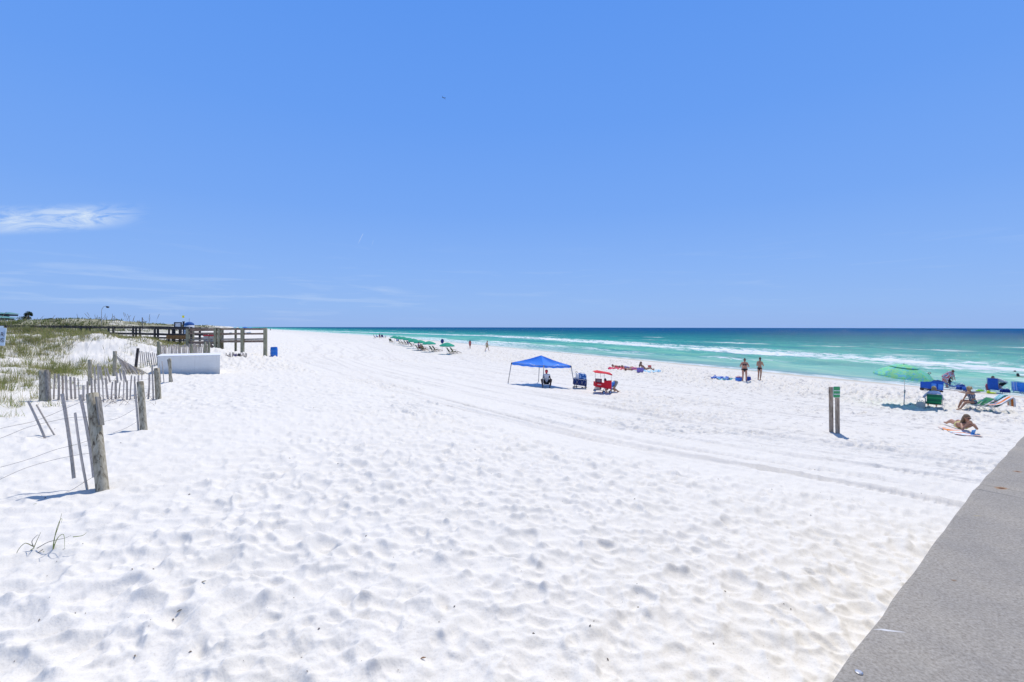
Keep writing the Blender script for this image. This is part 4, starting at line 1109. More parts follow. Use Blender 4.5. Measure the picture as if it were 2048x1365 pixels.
# white crest-lined bins with red lids on the deck
for i, px_ in enumerate((414.5, 426.5)):
    d = 39.6; c = plan(px_, d); k_ = d / F
    o = thing('storage_bin', ('red lidded white bin on the boardwalk, next to the stair' if i else 'red lidded white bin on the boardwalk, farther from the stair post'), 'bin', (c.x, d, DK - 0.035), group='red lidded bins on the boardwalk')
    mb = MB(); mb.box((0, 0, 0.24), (9.6 * k_, .36, 0.48), taper=1.04); mb.build('bin_body', plain('bin_white', (0.66, 0.64, 0.58), 0.6), o, bevel=0.02)
    mb = MB(); mb.box((0, 0, 0.53), (10.6 * k_, .42, 0.10)); mb.build('lid', plain('bin_red', (0.62, 0.03, 0.05), 0.45), o, bevel=0.02)
# cropped sign at the frame edge
d = 13.4; k_ = d / F
c = P(-12, 672, d); O = Vector((c.x, d, zb(c.x, d)))
sg = thing('warning_sign', 'pale blue white sign with black letters leaning at the frame edge', 'sign', tuple(O))
white_s = plain('sign_face', (0.60, 0.70, 0.76), 0.5, 0, 0.05, 8)
A = [P(12.2, 656.5, d), P(8.2, 692, d - .1), P(-34, 690, d - .1), P(-30, 654, d)]
A = [a - O for a in A]; up_ = [a + Vector((0, 0.02, 0)) for a in A]
mb = MB(); mb.add(A + up_, [(0, 1, 2, 3), (7, 6, 5, 4), (0, 4, 5, 1), (1, 5, 6, 2), (2, 6, 7, 3), (3, 7, 4, 0)]); mb.build('panel', white_s, sg)
mb = MB(); A2 = [P(6.2, 652.4, d) - O, P(6.0, 657, d) - O, P(-22, 657, d) - O, P(-22, 652.4, d) - O]; mb.add(A2 + [a + Vector((0, 0.015, 0)) for a in A2], [(0, 1, 2, 3), (7, 6, 5, 4), (0, 4, 5, 1), (1, 5, 6, 2), (2, 6, 7, 3), (3, 7, 4, 0)]); mb.build('top_panel', white_s, sg)
mb = MB(); mb.beam(P(-14, 692, d + .05) - O, P(-12, 650, d + .06) - O, 0.09, 0.04, (0, 1, 0)); mb.beam((P(-14, 692, d + .05) - O) - Vector((0, 0, 1.4)), P(-14, 692, d + .05) - O, 0.089, 0.038, (0, 1, 0)); mb.build('post', M['old_wood'], sg)
def letters(txt, px_, py_, size_px, d_, parent, O, mat, name='lettering', tilt=0.0, dz=0.0):
    cu = bpy.data.curves.new(name, 'FONT'); cu.body = txt; cu.size = size_px / F * d_; cu.extrude = 0.002
    o = bpy.data.objects.new(name, cu); link(o); o.parent = parent
    o.rotation_euler = (PI / 2, tilt, 0)
    o.location = P(px_, py_, d_) - O + Vector((0, -0.012 + dz, 0))
    cu.materials.append(mat)
    dg = bpy.context.evaluated_depsgraph_get(); me = bpy.data.meshes.new_from_object(o.evaluated_get(dg))
    o2 = bpy.data.objects.new(name, me); link(o2); o2.parent = parent; o2.location = o.location.copy(); o2.rotation_euler = o.rotation_euler
    bpy.data.objects.remove(o); return o2
letters('R', 1.2, 672.8, 12.0, d - .06, sg, O, M['dark'], tilt=R(5)); letters('4', -4.5, 684.2, 12.0, d - .09, sg, O, M['dark'], tilt=R(5)); letters('S', 2.6, 684.6, 12.0, d - .09, sg, O, M['dark'], tilt=R(5))
# ---------------------------------------------------------------- dune plants
m, t, b = nt('dune_leaf')
at = t.nodes.new('ShaderNodeAttribute'); at.attribute_name = 'tint'
lk(t, at.outputs['Color'], b.inputs['Base Color']); b.inputs['Roughness'].default_value = 0.75; b.inputs['Specular IOR Level'].default_value = 0.2
tr_ = t.nodes.new('ShaderNodeBsdfTranslucent'); lk(t, at.outputs['Color'], tr_.inputs[0])
mx = t.nodes.new('ShaderNodeMixShader'); mx.inputs[0].default_value = 0.3
lk(t, b.outputs[0], mx.inputs[1]); lk(t, tr_.outputs[0], mx.inputs[2]); lk(t, mx.outputs[0], t.nodes['Material Output'].inputs['Surface'])
LEAF = m
def blades_mesh(name, bx, by, bz, h, w, az_, lean, curl, colr):
    """arrays of blades, each a bent strip of three segments"""
    n = len(bx); segs = 3
    dx, dy = np.cos(az_), np.sin(az_)            # direction the blade leans
    face = az_ + PI / 2 + rng.uniform(-.6, .6, n); sx, sy = np.cos(face), np.sin(face)
    V = np.zeros((n, 7, 3)); C = np.zeros((n, 7, 4)); C[..., 3] = 1
    for i in range(segs + 1):
        f_ = i / segs
        off = h * (np.sin(lean) * f_ + curl * f_ * f_ * 0.6)
        zz = h * (np.cos(lean) * f_ - curl * f_ ** 3 * 0.35)
        cx = bx + dx * off; cy = by + dy * off; cz = bz + zz
        ww = w * (1 - f_ ** 1.6)
        if i < segs:
            V[:, 2 * i] = np.stack([cx - sx * ww / 2, cy - sy * ww / 2, cz], -1)
            V[:, 2 * i + 1] = np.stack([cx + sx * ww / 2, cy + sy * ww / 2, cz], -1)
            C[:, 2 * i, :3] = colr; C[:, 2 * i + 1, :3] = colr
        else:
            V[:, 6] = np.stack([cx, cy, cz], -1); C[:, 6, :3] = colr
    o_ = (np.arange(n) * 7)[:, None]
    fq = np.concatenate([o_ + np.array([[0, 1, 3, 2]]), o_ + np.array([[2, 3, 5, 4]])], 0)
    ft = o_ + np.array([[4, 5, 6]])
    li = np.concatenate([fq.reshape(-1), ft.reshape(-1)]).astype(np.int32)
    ls_ = np.concatenate([np.arange(len(fq)) * 4, len(fq) * 4 + np.arange(len(ft)) * 3]).astype(np.int32)
    me = bpy.data.meshes.new(name)
    me.vertices.add(n * 7); me.vertices.foreach_set('co', V.reshape(-1).astype(np.float32))
    me.loops.add(len(li)); me.loops.foreach_set('vertex_index', li)
    me.polygons.add(len(ls_)); me.polygons.foreach_set('loop_start', ls_)
    me.update()
    a = me.attributes.new('tint', 'FLOAT_COLOR', 'POINT'); a.data.foreach_set('color', C.reshape(-1).astype(np.float32))
    me.materials.append(LEAF)
    o = bpy.data.objects.new(name, me); link(o)
    return o
PAL = 1.45 * np.array([[0.145, 0.165, 0.045], [0.20, 0.205, 0.07], [0.10, 0.125, 0.04], [0.27, 0.24, 0.115], [0.33, 0.28, 0.16], [0.16, 0.19, 0.035], [0.075, 0.09, 0.035]])
def tufts(name, cx, cy, n_per, h0, w0, spread, pal_p, lean=0.45):
    n = len(cx)
    k_ = np.repeat(np.arange(n), n_per)
    g_ = rng.normal(0, 1, (len(k_), 2)) * spread[k_][:, None]
    x = cx[k_] + g_[:, 0]; y = cy[k_] + g_[:, 1]
    z = base(x, y) - 0.03
    h = h0[k_] * rng.uniform(0.45, 1.15, len(k_))
    w = w0[k_] * rng.uniform(0.6, 1.3, len(k_))
    a = np.arctan2(g_[:, 1], g_[:, 0]) + rng.normal(0, .7, len(k_))
    pi_ = rng.choice(len(PAL), n, p=pal_p)
    col = PAL[pi_][k_] * 0.5 + PAL[rng.choice(len(PAL), len(k_), p=pal_p)] * 0.5
    col = col * rng.uniform(0.7, 1.3, (len(k_), 1))
    return blades_mesh(name, x, y, z, h, w, a, np.abs(rng.normal(0.1, lean, len(k_))), rng.uniform(0, 0.7, len(k_)), col)
PP = np.array([.17, .17, .08, .21, .18, .14, .05])
# candidates spread over the view wedge of the dunes, evenly by sight line
def scatter(n, d0, d1, p0, p1):
    px_ = rng.uniform(p0, p1, n); d = 1 / rng.uniform(1 / d1, 1 / d0, n)
    return (px_ - CX) / F * d, d
def rough_d(n, d0, d1, p0, p1, pw=1.0):
    px_ = rng.uniform(p0, p1, n); d = d0 + (d1 - d0) * rng.random(n) ** pw
    return (px_ - CX) / F * d, d
# 1 - open dune front
x, y = rough_d(13000, 12.5, 36, -150, 400, 0.9)
s_a, t_a = st(x, y)
nz = fbm(N4, x / 3.2, y / 3.2, 3); nz2 = fbm(N3, x / 1.1, y / 1.1, 2)
moundsand = np.exp(-(((x + 23.5) / 3.2) ** 2 + ((y - 29.5) / 2.6) ** 2))
pr = sstep(51.6, 54.5, s_a) * (0.06 + 0.75 * sstep(-0.01, 0.14, nz) + 0.40 * sstep(0.05, .2, nz2)) * (1 - 0.75 * sstep(.25, .6, moundsand)) * (0.45 + 0.55 * sstep(56, 62, s_a))
kp = rng.random(len(x)) < pr * 0.85
x, y = x[kp], y[kp]
gr = tufts('dune_grass', x, y, 16, rng.uniform(.18, .62, len(x)), 0.006 + 0.00035 * y, rng.uniform(.05, .22, len(x)), PP)
tag(gr, 'olive and straw coloured dune grass tufts scattered over white dune sand', kind='stuff')
x, y = rough_d(420, 13, 30, -120, 330, 0.9)
s_a, t_a = st(x, y)
kp = (s_a > 53.2) & (fbm(N2, x / 2.0, y / 2.0, 2) > 0.04)
x, y = x[kp][:75], y[kp][:75]
gr = tufts('dune_grass', x, y, 34, rng.uniform(.40, .75, len(x)), 0.008 + 0.0004 * y, rng.uniform(.06, .16, len(x)), np.array([.26, .16, .02, .18, .12, .24, .02]), 0.35)
tag(gr, 'tall yellow green beach grass clumps standing out on the near dune', kind='stuff')
# 2 - thick belt in front of and under the boardwalk, and on the mound crest
x, y = rough_d(9500, 30, 50, -150, 470, 0.8)
s_a, t_a = st(x, y)
nz = fbm(N4, x / 4.2, y / 4.2, 3)
pr = sstep(53, 57, s_a) * 0.85 * (0.12 + 0.88 * sstep(-0.10, 0.03, nz + 0.10 * sstep(33, 40, y))) * (1 - sstep(.25, .6, np.exp(-(((x + 23.0) / 4.0) ** 2 + ((y - 29.5) / 3.0) ** 2))))
pr = pr * sstep(30, 34, y) * np.where((y > 41) & (x > -31), 0.15, 1)
kp = rng.random(len(x)) < pr
x, y = x[kp], y[kp]
gr = tufts('dune_grass', x, y, 13, rng.uniform(.25, .62, len(x)), 0.010 + 0.0005 * y, rng.uniform(.1, .4, len(x)), PP)
tag(gr, 'thick green and tan dune grass belt along the boardwalk', kind='stuff')
# 3 - scrub on the dunes behind
x, y = scatter(12000, 50, 190, -150, 520)
s_a, t_a = st(x, y)
nz = fbm(N4, x / 11, y / 11, 4)
pr = sstep(66, 74, s_a) * (0.15 + 0.85 * sstep(-0.13, -0.02, nz))
top = np.zeros_like(x)
for hx, hy, sx_, sy_ in ((-96, 93, 8, 6), (-112, 112, 7, 7)): top = np.maximum(top, np.exp(-(((x - hx) / sx_) ** 2 + ((y - hy) / sy_) ** 2)))
pr = pr * (1 - 0.9 * sstep(.4, .7, top))
kp = rng.random(len(x)) < pr
x, y = x[kp], y[kp]
P3 = np.array([.12, .10, .30, .06, .04, .08, .30])
gr = tufts('dune_scrub', x, y, 9, rng.uniform(.35, .8, len(x)), 0.0013 * y + 0.02, rng.uniform(.3, .9, len(x)), P3 / P3.sum(), 0.5)
tag(gr, 'low olive scrub covering the dunes behind the boardwalk', kind='stuff')
# sea oats : tall thin stems with a drooping head
def oats(name, pts, label):
    bx = []; cols = []
    V = MB()
    for (x_, y_, h_, la, ll) in pts:
        z_ = zb(x_, y_) - 0.05
        r = 0.0012 + 0.00012 * y_
        pp = []
        for i in range(6):
            f_ = i / 5
            pp.append(Vector((x_ + math.cos(la) * h_ * (ll * f_ + .22 * f_ ** 3), y_ + math.sin(la) * h_ * ll * f_, z_ + h_ * f_ * (1 - 0.10 * f_ * f_))))
        V.tube(pp, [r, r, r * .9, r * .8, r * .8, r * .5], 4)
        hd = pp[-1]; q = (pp[-1] - pp[-2]).normalized()
        V.tube([pp[-2], pp[-2].lerp(hd, .5), hd, hd + q * 0.10 + Vector((0.03, 0, -.02))], [r, r * 2.6, r * 2.2, r * .4], 5)
    o = V.build(name, plain(name + '_m', (0.24, 0.20, 0.13), 0.9, 0, .25), None, fixn=False)
    return tag(o, label, kind='stuff')
pts = []
for (p0, p1, n, d0, d1, y0, y1) in ((-30, 35, 9, 15, 24, 606, 632), (35, 130, 12, 24, 34, 624, 640), (130, 330, 56, 30, 46, 619, 648), (0, 320, 34, 22, 34, 660, 690), (330, 470, 8, 44, 60, 630, 650)):
    for i in range(n):
        px_ = random.uniform(p0, p1); d = random.uniform(d0, d1)
        if p0 >= 130 and p1 == 330 and random.random() < .6: px_ = random.choice((190, 205, 232, 250, 262, 300)) + random.gauss(0, 5)
        yt = random.uniform(y0, y1); zt1 = HC + (CY - yt) / F * d; x_ = (px_ - CX) / F * d
        h_ = zt1 - zb(x_, d)
        if 0.4 < h_ < 2.9: pts.append((x_, d, h_, random.uniform(0, 6.3), random.uniform(0.02, 0.22)))
oats('sea_oats', pts, 'tall thin sea oat stems with drooping seed heads along the dune ridge')
# lone tree and two bushes on the skyline
bark = wood('bark', (0.12, 0.09, 0.07), (0.17, 0.13, 0.10), (0.05, 0.04, 0.03))
def leafy(name, parent, blobs, n, size, cols, seed):
    rg = np.random.default_rng(seed)
    V_ = []; C_ = []
    for i in range(n):
        c, r = blobs[rg.integers(len(blobs))]
        d = rg.normal(0, 1, 3); d /= np.linalg.norm(d); rr = rg.random() ** 0.4
        p_ = np.array(c) + d * np.array(r) * rr
        a = rg.normal(0, 1, 3); a /= np.linalg.norm(a); b2_ = np.cross(a, rg.normal(0, 1, 3)); b2_ /= np.linalg.norm(b2_)
        s2 = size * rg.uniform(.6, 1.4)
        V_ += [p_ - a * s2, p_ + b2_ * s2 * .5, p_ + a * s2, p_ - b2_ * s2 * .5]
        col = np.array(cols[rg.integers(len(cols))]) * rg.uniform(.7, 1.3)
        C_ += [list(col) + [1]] * 4
    me = bpy.data.meshes.new(name); V_ = np.array(V_)
    me.from_pydata([tuple(v) for v in V_], [], [(4 * i, 4 * i + 1, 4 * i + 2, 4 * i + 3) for i in range(n)])
    a_ = me.attributes.new('tint', 'FLOAT_COLOR', 'POINT'); a_.data.foreach_set('color', np.array(C_, np.float32).reshape(-1))
    me.materials.append(LEAF); o = bpy.data.objects.new(name, me); link(o)
    if parent: o.parent = parent
    return o
p = P(56.5, 636, 115); O = Vector((p.x, 115, zb(p.x, 115) - 0.2)); k_ = 115 / F
tree = thing('tree', 'small dark round crowned tree standing alone on the dune skyline', 'tree', tuple(O))
zc = P(56, 628, 115).z - O.z
mb = MB(); mb.tube([(0.1, 0, 0), (0.12, 0, zc * .5), (0.05, 0, zc * .9)], [0.13, 0.10, 0.07], 8)
for a in range(5): mb.tube([(0.08, 0, zc * .62), (math.cos(a * 1.3) * .6, math.sin(a * 1.3) * .5, zc * 1.05)], [0.06, 0.03], 6)
mb.build('trunk', bark, tree, smooth=True)
bl = [((-.55, 0, zc - .15), (.45, .5, .42)), ((0, 0, zc + .25), (.6, .6, .42)), ((.5, 0, zc), (.45, .5, .5)), ((.72, .1, zc - .35), (.25, .3, .3)), ((-.75, .1, zc - .4), (.22, .3, .25)), ((.1, .2, zc + .05), (.7, .5, .4))]
leafy('crown', tree, bl, 1500, 0.09, [(0.045, 0.075, 0.035), (0.06, 0.09, 0.04), (0.03, 0.05, 0.03)], 4)
for i, (px_, py_, d, w_, h__, lb) in enumerate(((48, 637.5, 116, 1.9, .55, 'low dark bush under the lone skyline tree'), (97, 641, 112, 1.5, .45, 'small dark bush on the dune skyline between the tree and the sandy crest'), (62, 664, 40, .5, .35, None))):
    if lb is None: continue
    c = P(px_, py_, d); zz = max(zb(c.x, d), c.z - .3)
    o = thing('bush', lb, 'bush', (c.x, d, zz))
    leafy('foliage', o, [((0, 0, h__ * .7), (w_, .8, h__)), ((w_ * .4, 0, h__ * .9), (w_ * .5, .6, h__ * .8))], 700, 0.11, [(0.06, 0.085, 0.03), (0.09, 0.11, 0.04)], 10 + i)
    mb = MB(); mb.tube([(0, 0, -.3), (0.05, 0, h__ * .8)], [.06, .03], 6); mb.build('stem', bark, o)
# sprig of grass in the near sand
def sprig(name, px_, py_, blades, label, rad_=0.0048, col=(0.20, 0.22, 0.06)):
    g = G(px_, py_); g.z = hs(g.x, g.y); k_ = g.y / F
    o = thing(name, label, 'plant', tuple(g))
    for q, bl_ in enumerate(blades):
        pts_ = [Vector((a * k_, c_ * 1.0, b_ * k_)) for a, b_, c_ in bl_]
        out = []
        for i in range(len(pts_) - 1):
            p0_ = pts_[max(i - 1, 0)]; p1_ = pts_[i]; p2_ = pts_[i + 1]; p3_ = pts_[min(i + 2, len(pts_) - 1)]
            for u in range(5):
                f_ = u / 5
                out.append(0.5 * ((2 * p1_) + (p2_ - p0_) * f_ + (2 * p0_ - 5 * p1_ + 4 * p2_ - p3_) * f_ * f_ + (3 * p1_ - p0_ - 3 * p2_ + p3_) * f_ ** 3))
        out.append(pts_[-1]); n = len(out)
        MB().tube(out, [rad_ * (1 - .8 * (i / n)) for i in range(n)], 5).build('blade', BLM[q % 3], o, smooth=True)
    return o
BLM = [plain('blade_green', (0.22, 0.27, 0.05), .7, 0, .2), plain('blade_olive', (0.27, 0.26, 0.09), .7, 0, .2), plain('blade_grey', (0.24, 0.22, 0.17), .8, 0, .2)]
sprig('grass_sprig', 106, 1106, [
    [(0, -1, 0), (1, 20, .01), (4, 40, .02), (11, 58, .02), (18, 60, .0), (20, 55, -.02)],
    [(0, -1, 0), (-1, 20, .02), (6, 45, .03), (12, 70, .03)],
    [(-32, 2, .0), (-15, 12, .02), (5, 18, .01), (25, 23, 0), (38, 29, -.01)],
    [(0, 0, 0), (10, 22, -.01), (22, 32, -.02), (28, 26, -.03), (30, 5, -.04)],
    [(-38, 4, .0), (-33, 16, .0), (-28, 33, .02)], [(-38, 4, .0), (-44, 15, .01), (-36, 26, .02), (-28, 28, 0)],
    [(-38, 3, 0), (-48, -6, -.02), (-52, -16, -.05)], [(-40, 6, 0), (-56, 12, 0), (-66, 0, -.02), (-66, -12, -.04), (-60, -14, -.04)],
    [(-20, 0, 0), (-30, -8, -.04), (-42, -14, -.07)], [(0, -2, 0), (1, -12, -.05), (0, -26, -.1)], [(-18, -4, 0), (-22, -16, -.06), (-24, -28, -.12)], [(5, -6, -.03), (14, -2, 0), (25, 2, 0)], [(40, 25, 0), (55, 26, .02), (62, 31, .03)]],
    'sprig of long curling green grass blades lying in the near sand')
# leafy seedlings by the fences
for i, (px_, py_, n_, hh, lb) in enumerate(((40, 812, 16, .35, 'green grassy clump in the sand between the frame edge and the picket row'), (68, 798, 18, .42, 'tall spiky clump beside the split leaning fence post'), (104, 812, 10, .28, 'small bright green clump at the foot of the split fence post'), (18, 835, 9, .3, 'thin pale clump alone in open sand near the frame edge'), (78, 752, 26, .55, 'big lime green clump of grass upslope of the split fence post'))):
    g = G(px_, py_); k_ = g.y / F
    bx = np.full(n_ * 3, g.x) + rng.normal(0, .13 + .1 * (i == 4), n_ * 3); by = np.full(n_ * 3, g.y) + rng.normal(0, .12, n_ * 3)
    n3 = n_ * 3
    col = PAL[rng.choice([0, 1, 5, 3, 4], n3)] * rng.uniform(.8, 1.4, (n3, 1))
    o = blades_mesh('grass_clump', bx - g.x, by - g.y, base(bx, by) - .02 - g.z, hh * rng.uniform(.5, 1.2, n3), np.full(n3, .012), rng.uniform(0, 6.3, n3), np.abs(rng.normal(0, .5, n3)), rng.uniform(0, .6, n3), col)
    o.location = g; tag(o, lb, 'grass clump', 'grass clumps by the picket fences')
# dry trailing vines and roots at the foot of fence row, stuff
V = MB()
for i in range(46):
    px_ = random.gauss(250, 55); py_ = 803 + random.uniform(-6, 10)
    if px_ > 330 or px_ < 150: continue
    g = G(px_, py_); L_ = random.uniform(.15, .5); a = random.uniform(0, 6.3)
    V.tube([g + Vector((0, 0, -.02)), g + Vector((math.cos(a) * L_ * .4, math.sin(a) * L_ * .4, random.uniform(.03, .25))), g + Vector((math.cos(a) * L_, math.sin(a) * L_, random.uniform(0, .3)))], [.005, .004, .002], 4)
tag(V.build('dry_twigs', plain('twig', (0.17, 0.12, 0.09), .9, 0, .3), None, fixn=False), 'tangle of dry brown twigs at the foot of the long picket row', kind='stuff')
# scattered bits on the sand: leaves, chips, seaweed crumbs
V = MB()
for i in range(210):
    px_ = random.uniform(0, 1900); py_ = 800 + 560 * random.random() ** 1.3
    g = G(px_, py_)
    if g.y < 2: continue
    g.z = hs(g.x, g.y) + .004; L_ = random.choice((.005, .006, .008, .012, .022)) * (1 + g.y / 25); a = random.uniform(0, 6.3)
    dv = Vector((math.cos(a), math.sin(a), random.uniform(-.1, .3))) * L_
    V.tube([g - dv / 2, g + Vector((0, 0, .004)), g + dv / 2], [L_ * .10, L_ * .22, L_ * .06], 5)
tag(V.build('beach_litter', plain('litter_m', (0.12, 0.085, 0.055), .9, 0, .5, 40), None, fixn=False), 'tiny dark leaf and twig scraps strewn over the sand', kind='stuff')
for (px_, py_, L_, a, col, lb) in ((846, 1311, .05, .1, (0.20, 0.10, 0.04), 'curled brown leaf on the trampled sand near the bottom edge'), (359, 1222, .045, 1.0, (0.12, 0.10, 0.05), 'dark pointed grass scrap standing in the sand under the sprig'), (407, 1171, .05, .3, (0.16, 0.12, 0.05), 'short brown stem lying between footprints'), (70, 1013, .04, .3, (0.28, 0.30, 0.05), 'yellow green leaf lying under the post shadow'), (146, 892, .07, .4, (0.30, 0.30, 0.03), 'bright yellow green leaf caught on the fence wire'), (172, 891, .05, .2, (0.26, 0.27, 0.04), 'small yellow green leaf on the sand between the hanging slats')):
    g = G(px_, py_); g.z = hs(g.x, g.y) + .006
    if 'wire' in lb: g = P(px_, py_, D0)
    mb = MB(); rows = [[(L_ * (u / 4 - .5), L_ * .18 * v * math.sin(PI * (u + .3) / 4.6), .006 * math.sin(u) + .3 * L_ * (u / 4) ** 2) for u in range(5)] for v in (-1, 0, 1)]
    mb.sheet(rows, .0015); o = mb.build('leaf', plain('leaf_m', col, .7, 0, .2, 60)); o.location = g; o.rotation_euler = (0, 0, a); tag(o, lb, 'leaf', 'stray leaves on the sand')
# airplane high above
d = 1500; c = P(887, 196, d)
ap = thing('airplane', 'tiny dark airplane high in the clear blue sky', 'airplane', tuple(c), R(60)); k_ = d / F
ap.rotation_euler = (R(28), R(12), R(62))
pm = plain('plane_m', (0.10, 0.13, 0.18), .5)
mb = MB(); mb.tube([(0, 7.5, 0), (0, 6, 0), (0, 0, 0), (0, -6, .4), (0, -8, .7)], [.2, .9, 1.0, .6, .2], 12); mb.build('fuselage', pm, ap, smooth=True)
for sx in (-1, 1):
    mb = MB(); mb.beam((0, 1, .2), (sx * 9, -1.2, .6), 1.7, .22); mb.build('wing', pm, ap)
    mb = MB(); mb.beam((0, -6.8, .7), (sx * 3, -7.6, .8), 1.0, .15); mb.build('tailplane', pm, ap)
mb = MB(); mb.beam((0, -6.4, .8), (0, -7.8, 3.0), .2, 1.2, (1, 0, 0)); mb.build('fin', pm, ap)
# ---------------------------------------------------------------- people
def skinmat(name, col):
    m, t, b = nt(name)
    f = noise(t, objco(t), 7, 4)
    lk(t, ramp(t, f, [(0.3, tuple(c * .86 for c in col)), (0.7, col)]), b.inputs['Base Color'])
    b.inputs['Roughness'].default_value = 0.5; b.inputs['Subsurface Weight'].default_value = 0.08; b.inputs['Subsurface Radius'].default_value = (.02, .01, .005)
    return m
SK = {'fair': skinmat('skin_fair', (0.62, 0.36, 0.25)), 'tan': skinmat('skin_tan', (0.48, 0.25, 0.15)), 'dark': skinmat('skin_dark', (0.10, 0.05, 0.03)), 'red': skinmat('skin_warm', (0.55, 0.27, 0.18))}
HAIR = {k: plain('hair_' + k, c, .6, 0, .3, 30) for k, c in {'dark': (0.03, 0.02, 0.015), 'brown': (0.11, 0.06, 0.035), 'blond': (0.42, 0.28, 0.13), 'light': (0.30, 0.19, 0.09), 'ash': (0.20, 0.13, 0.07)}.items()}
V3 = lambda *a: Vector(a)
def cap(mb, p0, r0, p1, r1, n=12):
    p0 = Vector(p0); p1 = Vector(p1)
    mb.ball(p0, r0, n, 8); mb.ball(p1, r1, n, 8)
    if (p1 - p0).length > 1e-4: mb.tube([p0, p1], [r0, r1], n)
def ik(a, b, l1, l2, pole):
    a = Vector(a); b = Vector(b); d = b - a; L_ = d.length
    if L_ > (l1 + l2) * 0.995: b = a + d.normalized() * (l1 + l2) * 0.995; d = b - a; L_ = d.length
    L_ = max(L_, abs(l1 - l2) + 1e-3)
    u = d.normalized(); x = (l1 * l1 - l2 * l2 + L_ * L_) / (2 * L_); hh = math.sqrt(max(0, l1 * l1 - x * x))
    pl = Vector(pole); pl = pl - u * pl.dot(u)
    pl = pl.normalized() if pl.length > 1e-6 else Vector((0, 1, 0))
    return a + u * x + pl * hh, b
class Body:
    def __init__(s, pel, che, hea, hl, hr, fl, fr, look=(0, 1, 0), lat=(-1, 0, 0), plat=None, el=(-.6, -.7, -.5), er=(.6, -.7, -.5), kl=(0, 1, .2), kr=(0, 1, .2), toe_l=(0, 1, -.15), toe_r=(0, 1, -.15), fat=1.0, legs=1.0, shrug=0.0, chestf=(0, 1, 0)):
        s.pel, s.che, s.hea = Vector(pel), Vector(che), Vector(hea)
        s.lat = Vector(lat).normalized(); s.plat = Vector(plat).normalized() if plat else s.lat
        s.look = Vector(look).normalized(); s.fat = fat
        s.up = (s.che - s.pel).normalized()
        s.nb = s.che + s.up * 0.16                        # neck base
        s.shl = s.nb + s.lat * 0.165 - s.up * .03; s.shr = s.nb - s.lat * 0.165 - s.up * .03
        s.hipl = s.pel + s.plat * 0.09; s.hipr = s.pel - s.plat * 0.09
        s.ell, s.hl = ik(s.shl, hl, .28, .25, el); s.elr, s.hr = ik(s.shr, hr, .28, .25, er)
        s.knl, s.fl = ik(s.hipl, fl, .42 * legs, .42 * legs, kl); s.knr, s.fr = ik(s.hipr, fr, .42 * legs, .42 * legs, kr)
        s.tl, s.tr = Vector(toe_l).normalized(), Vector(toe_r).normalized()
        s.front = s.lat.cross(s.up) * -1.0
        if s.front.dot(Vector(chestf)) < 0: s.front = -s.front
    def torso(s, mb, g=0.0, low=True):
        f = s.fat
        if low: cap(mb, s.pel + s.plat * .065 * f, .115 * f + g, s.pel - s.plat * .065 * f, .115 * f + g)
        mid = s.pel.lerp(s.che, .45)
        cap(mb, mid + s.lat * .04 * f, .105 * f + g, mid - s.lat * .04 * f, .105 * f + g)
        cap(mb, s.pel, .11 * f + g, mid, .105 * f + g); cap(mb, mid, .105 * f + g, s.che, .115 * f + g)
        cap(mb, s.che + s.lat * .065, .105 * f + g, s.che - s.lat * .065, .105 * f + g)
        cap(mb, s.che + s.lat * .06, .10 + g, s.shl - s.lat * .04, .058 + g); cap(mb, s.che - s.lat * .06, .10 + g, s.shr + s.lat * .04, .058 + g)
        cap(mb, s.shl, .052 + g, s.nb, .06 + g); cap(mb, s.nb, .06 + g, s.shr, .052 + g)
    def arm(s, mb, side, g=0.0, frac=1.0):
        sh, el, ha = (s.shl, s.ell, s.hl) if side > 0 else (s.shr, s.elr, s.hr)
        if frac <= .5:
            cap(mb, sh, .052 + g, sh.lerp(el, frac * 2), .045 + g)
        else:
            cap(mb, sh, .052 + g, el, .038 + g); cap(mb, el, .039 + g, el.lerp(ha, (frac - .5) * 2), .026 + g)
    def leg(s, mb, side, g=0.0, frac=1.0):
        f = .6 + .4 * s.fat
        hi, kn, an = (s.hipl, s.knl, s.fl) if side > 0 else (s.hipr, s.knr, s.fr)
        if frac <= .5: cap(mb, hi, .088 * f + g, hi.lerp(kn, frac * 2), (.088 - .03 * frac * 2) * f + g)
        else:
            cap(mb, hi, .088 * f + g, kn, .056 * f + g)
            md = kn.lerp(an, .3 if frac > .75 else .2)
            cap(mb, kn, .054 * f + g, md, .055 * f + g); cap(mb, md, .055 * f + g, kn.lerp(an, (frac - .5) * 2), .034 + g)
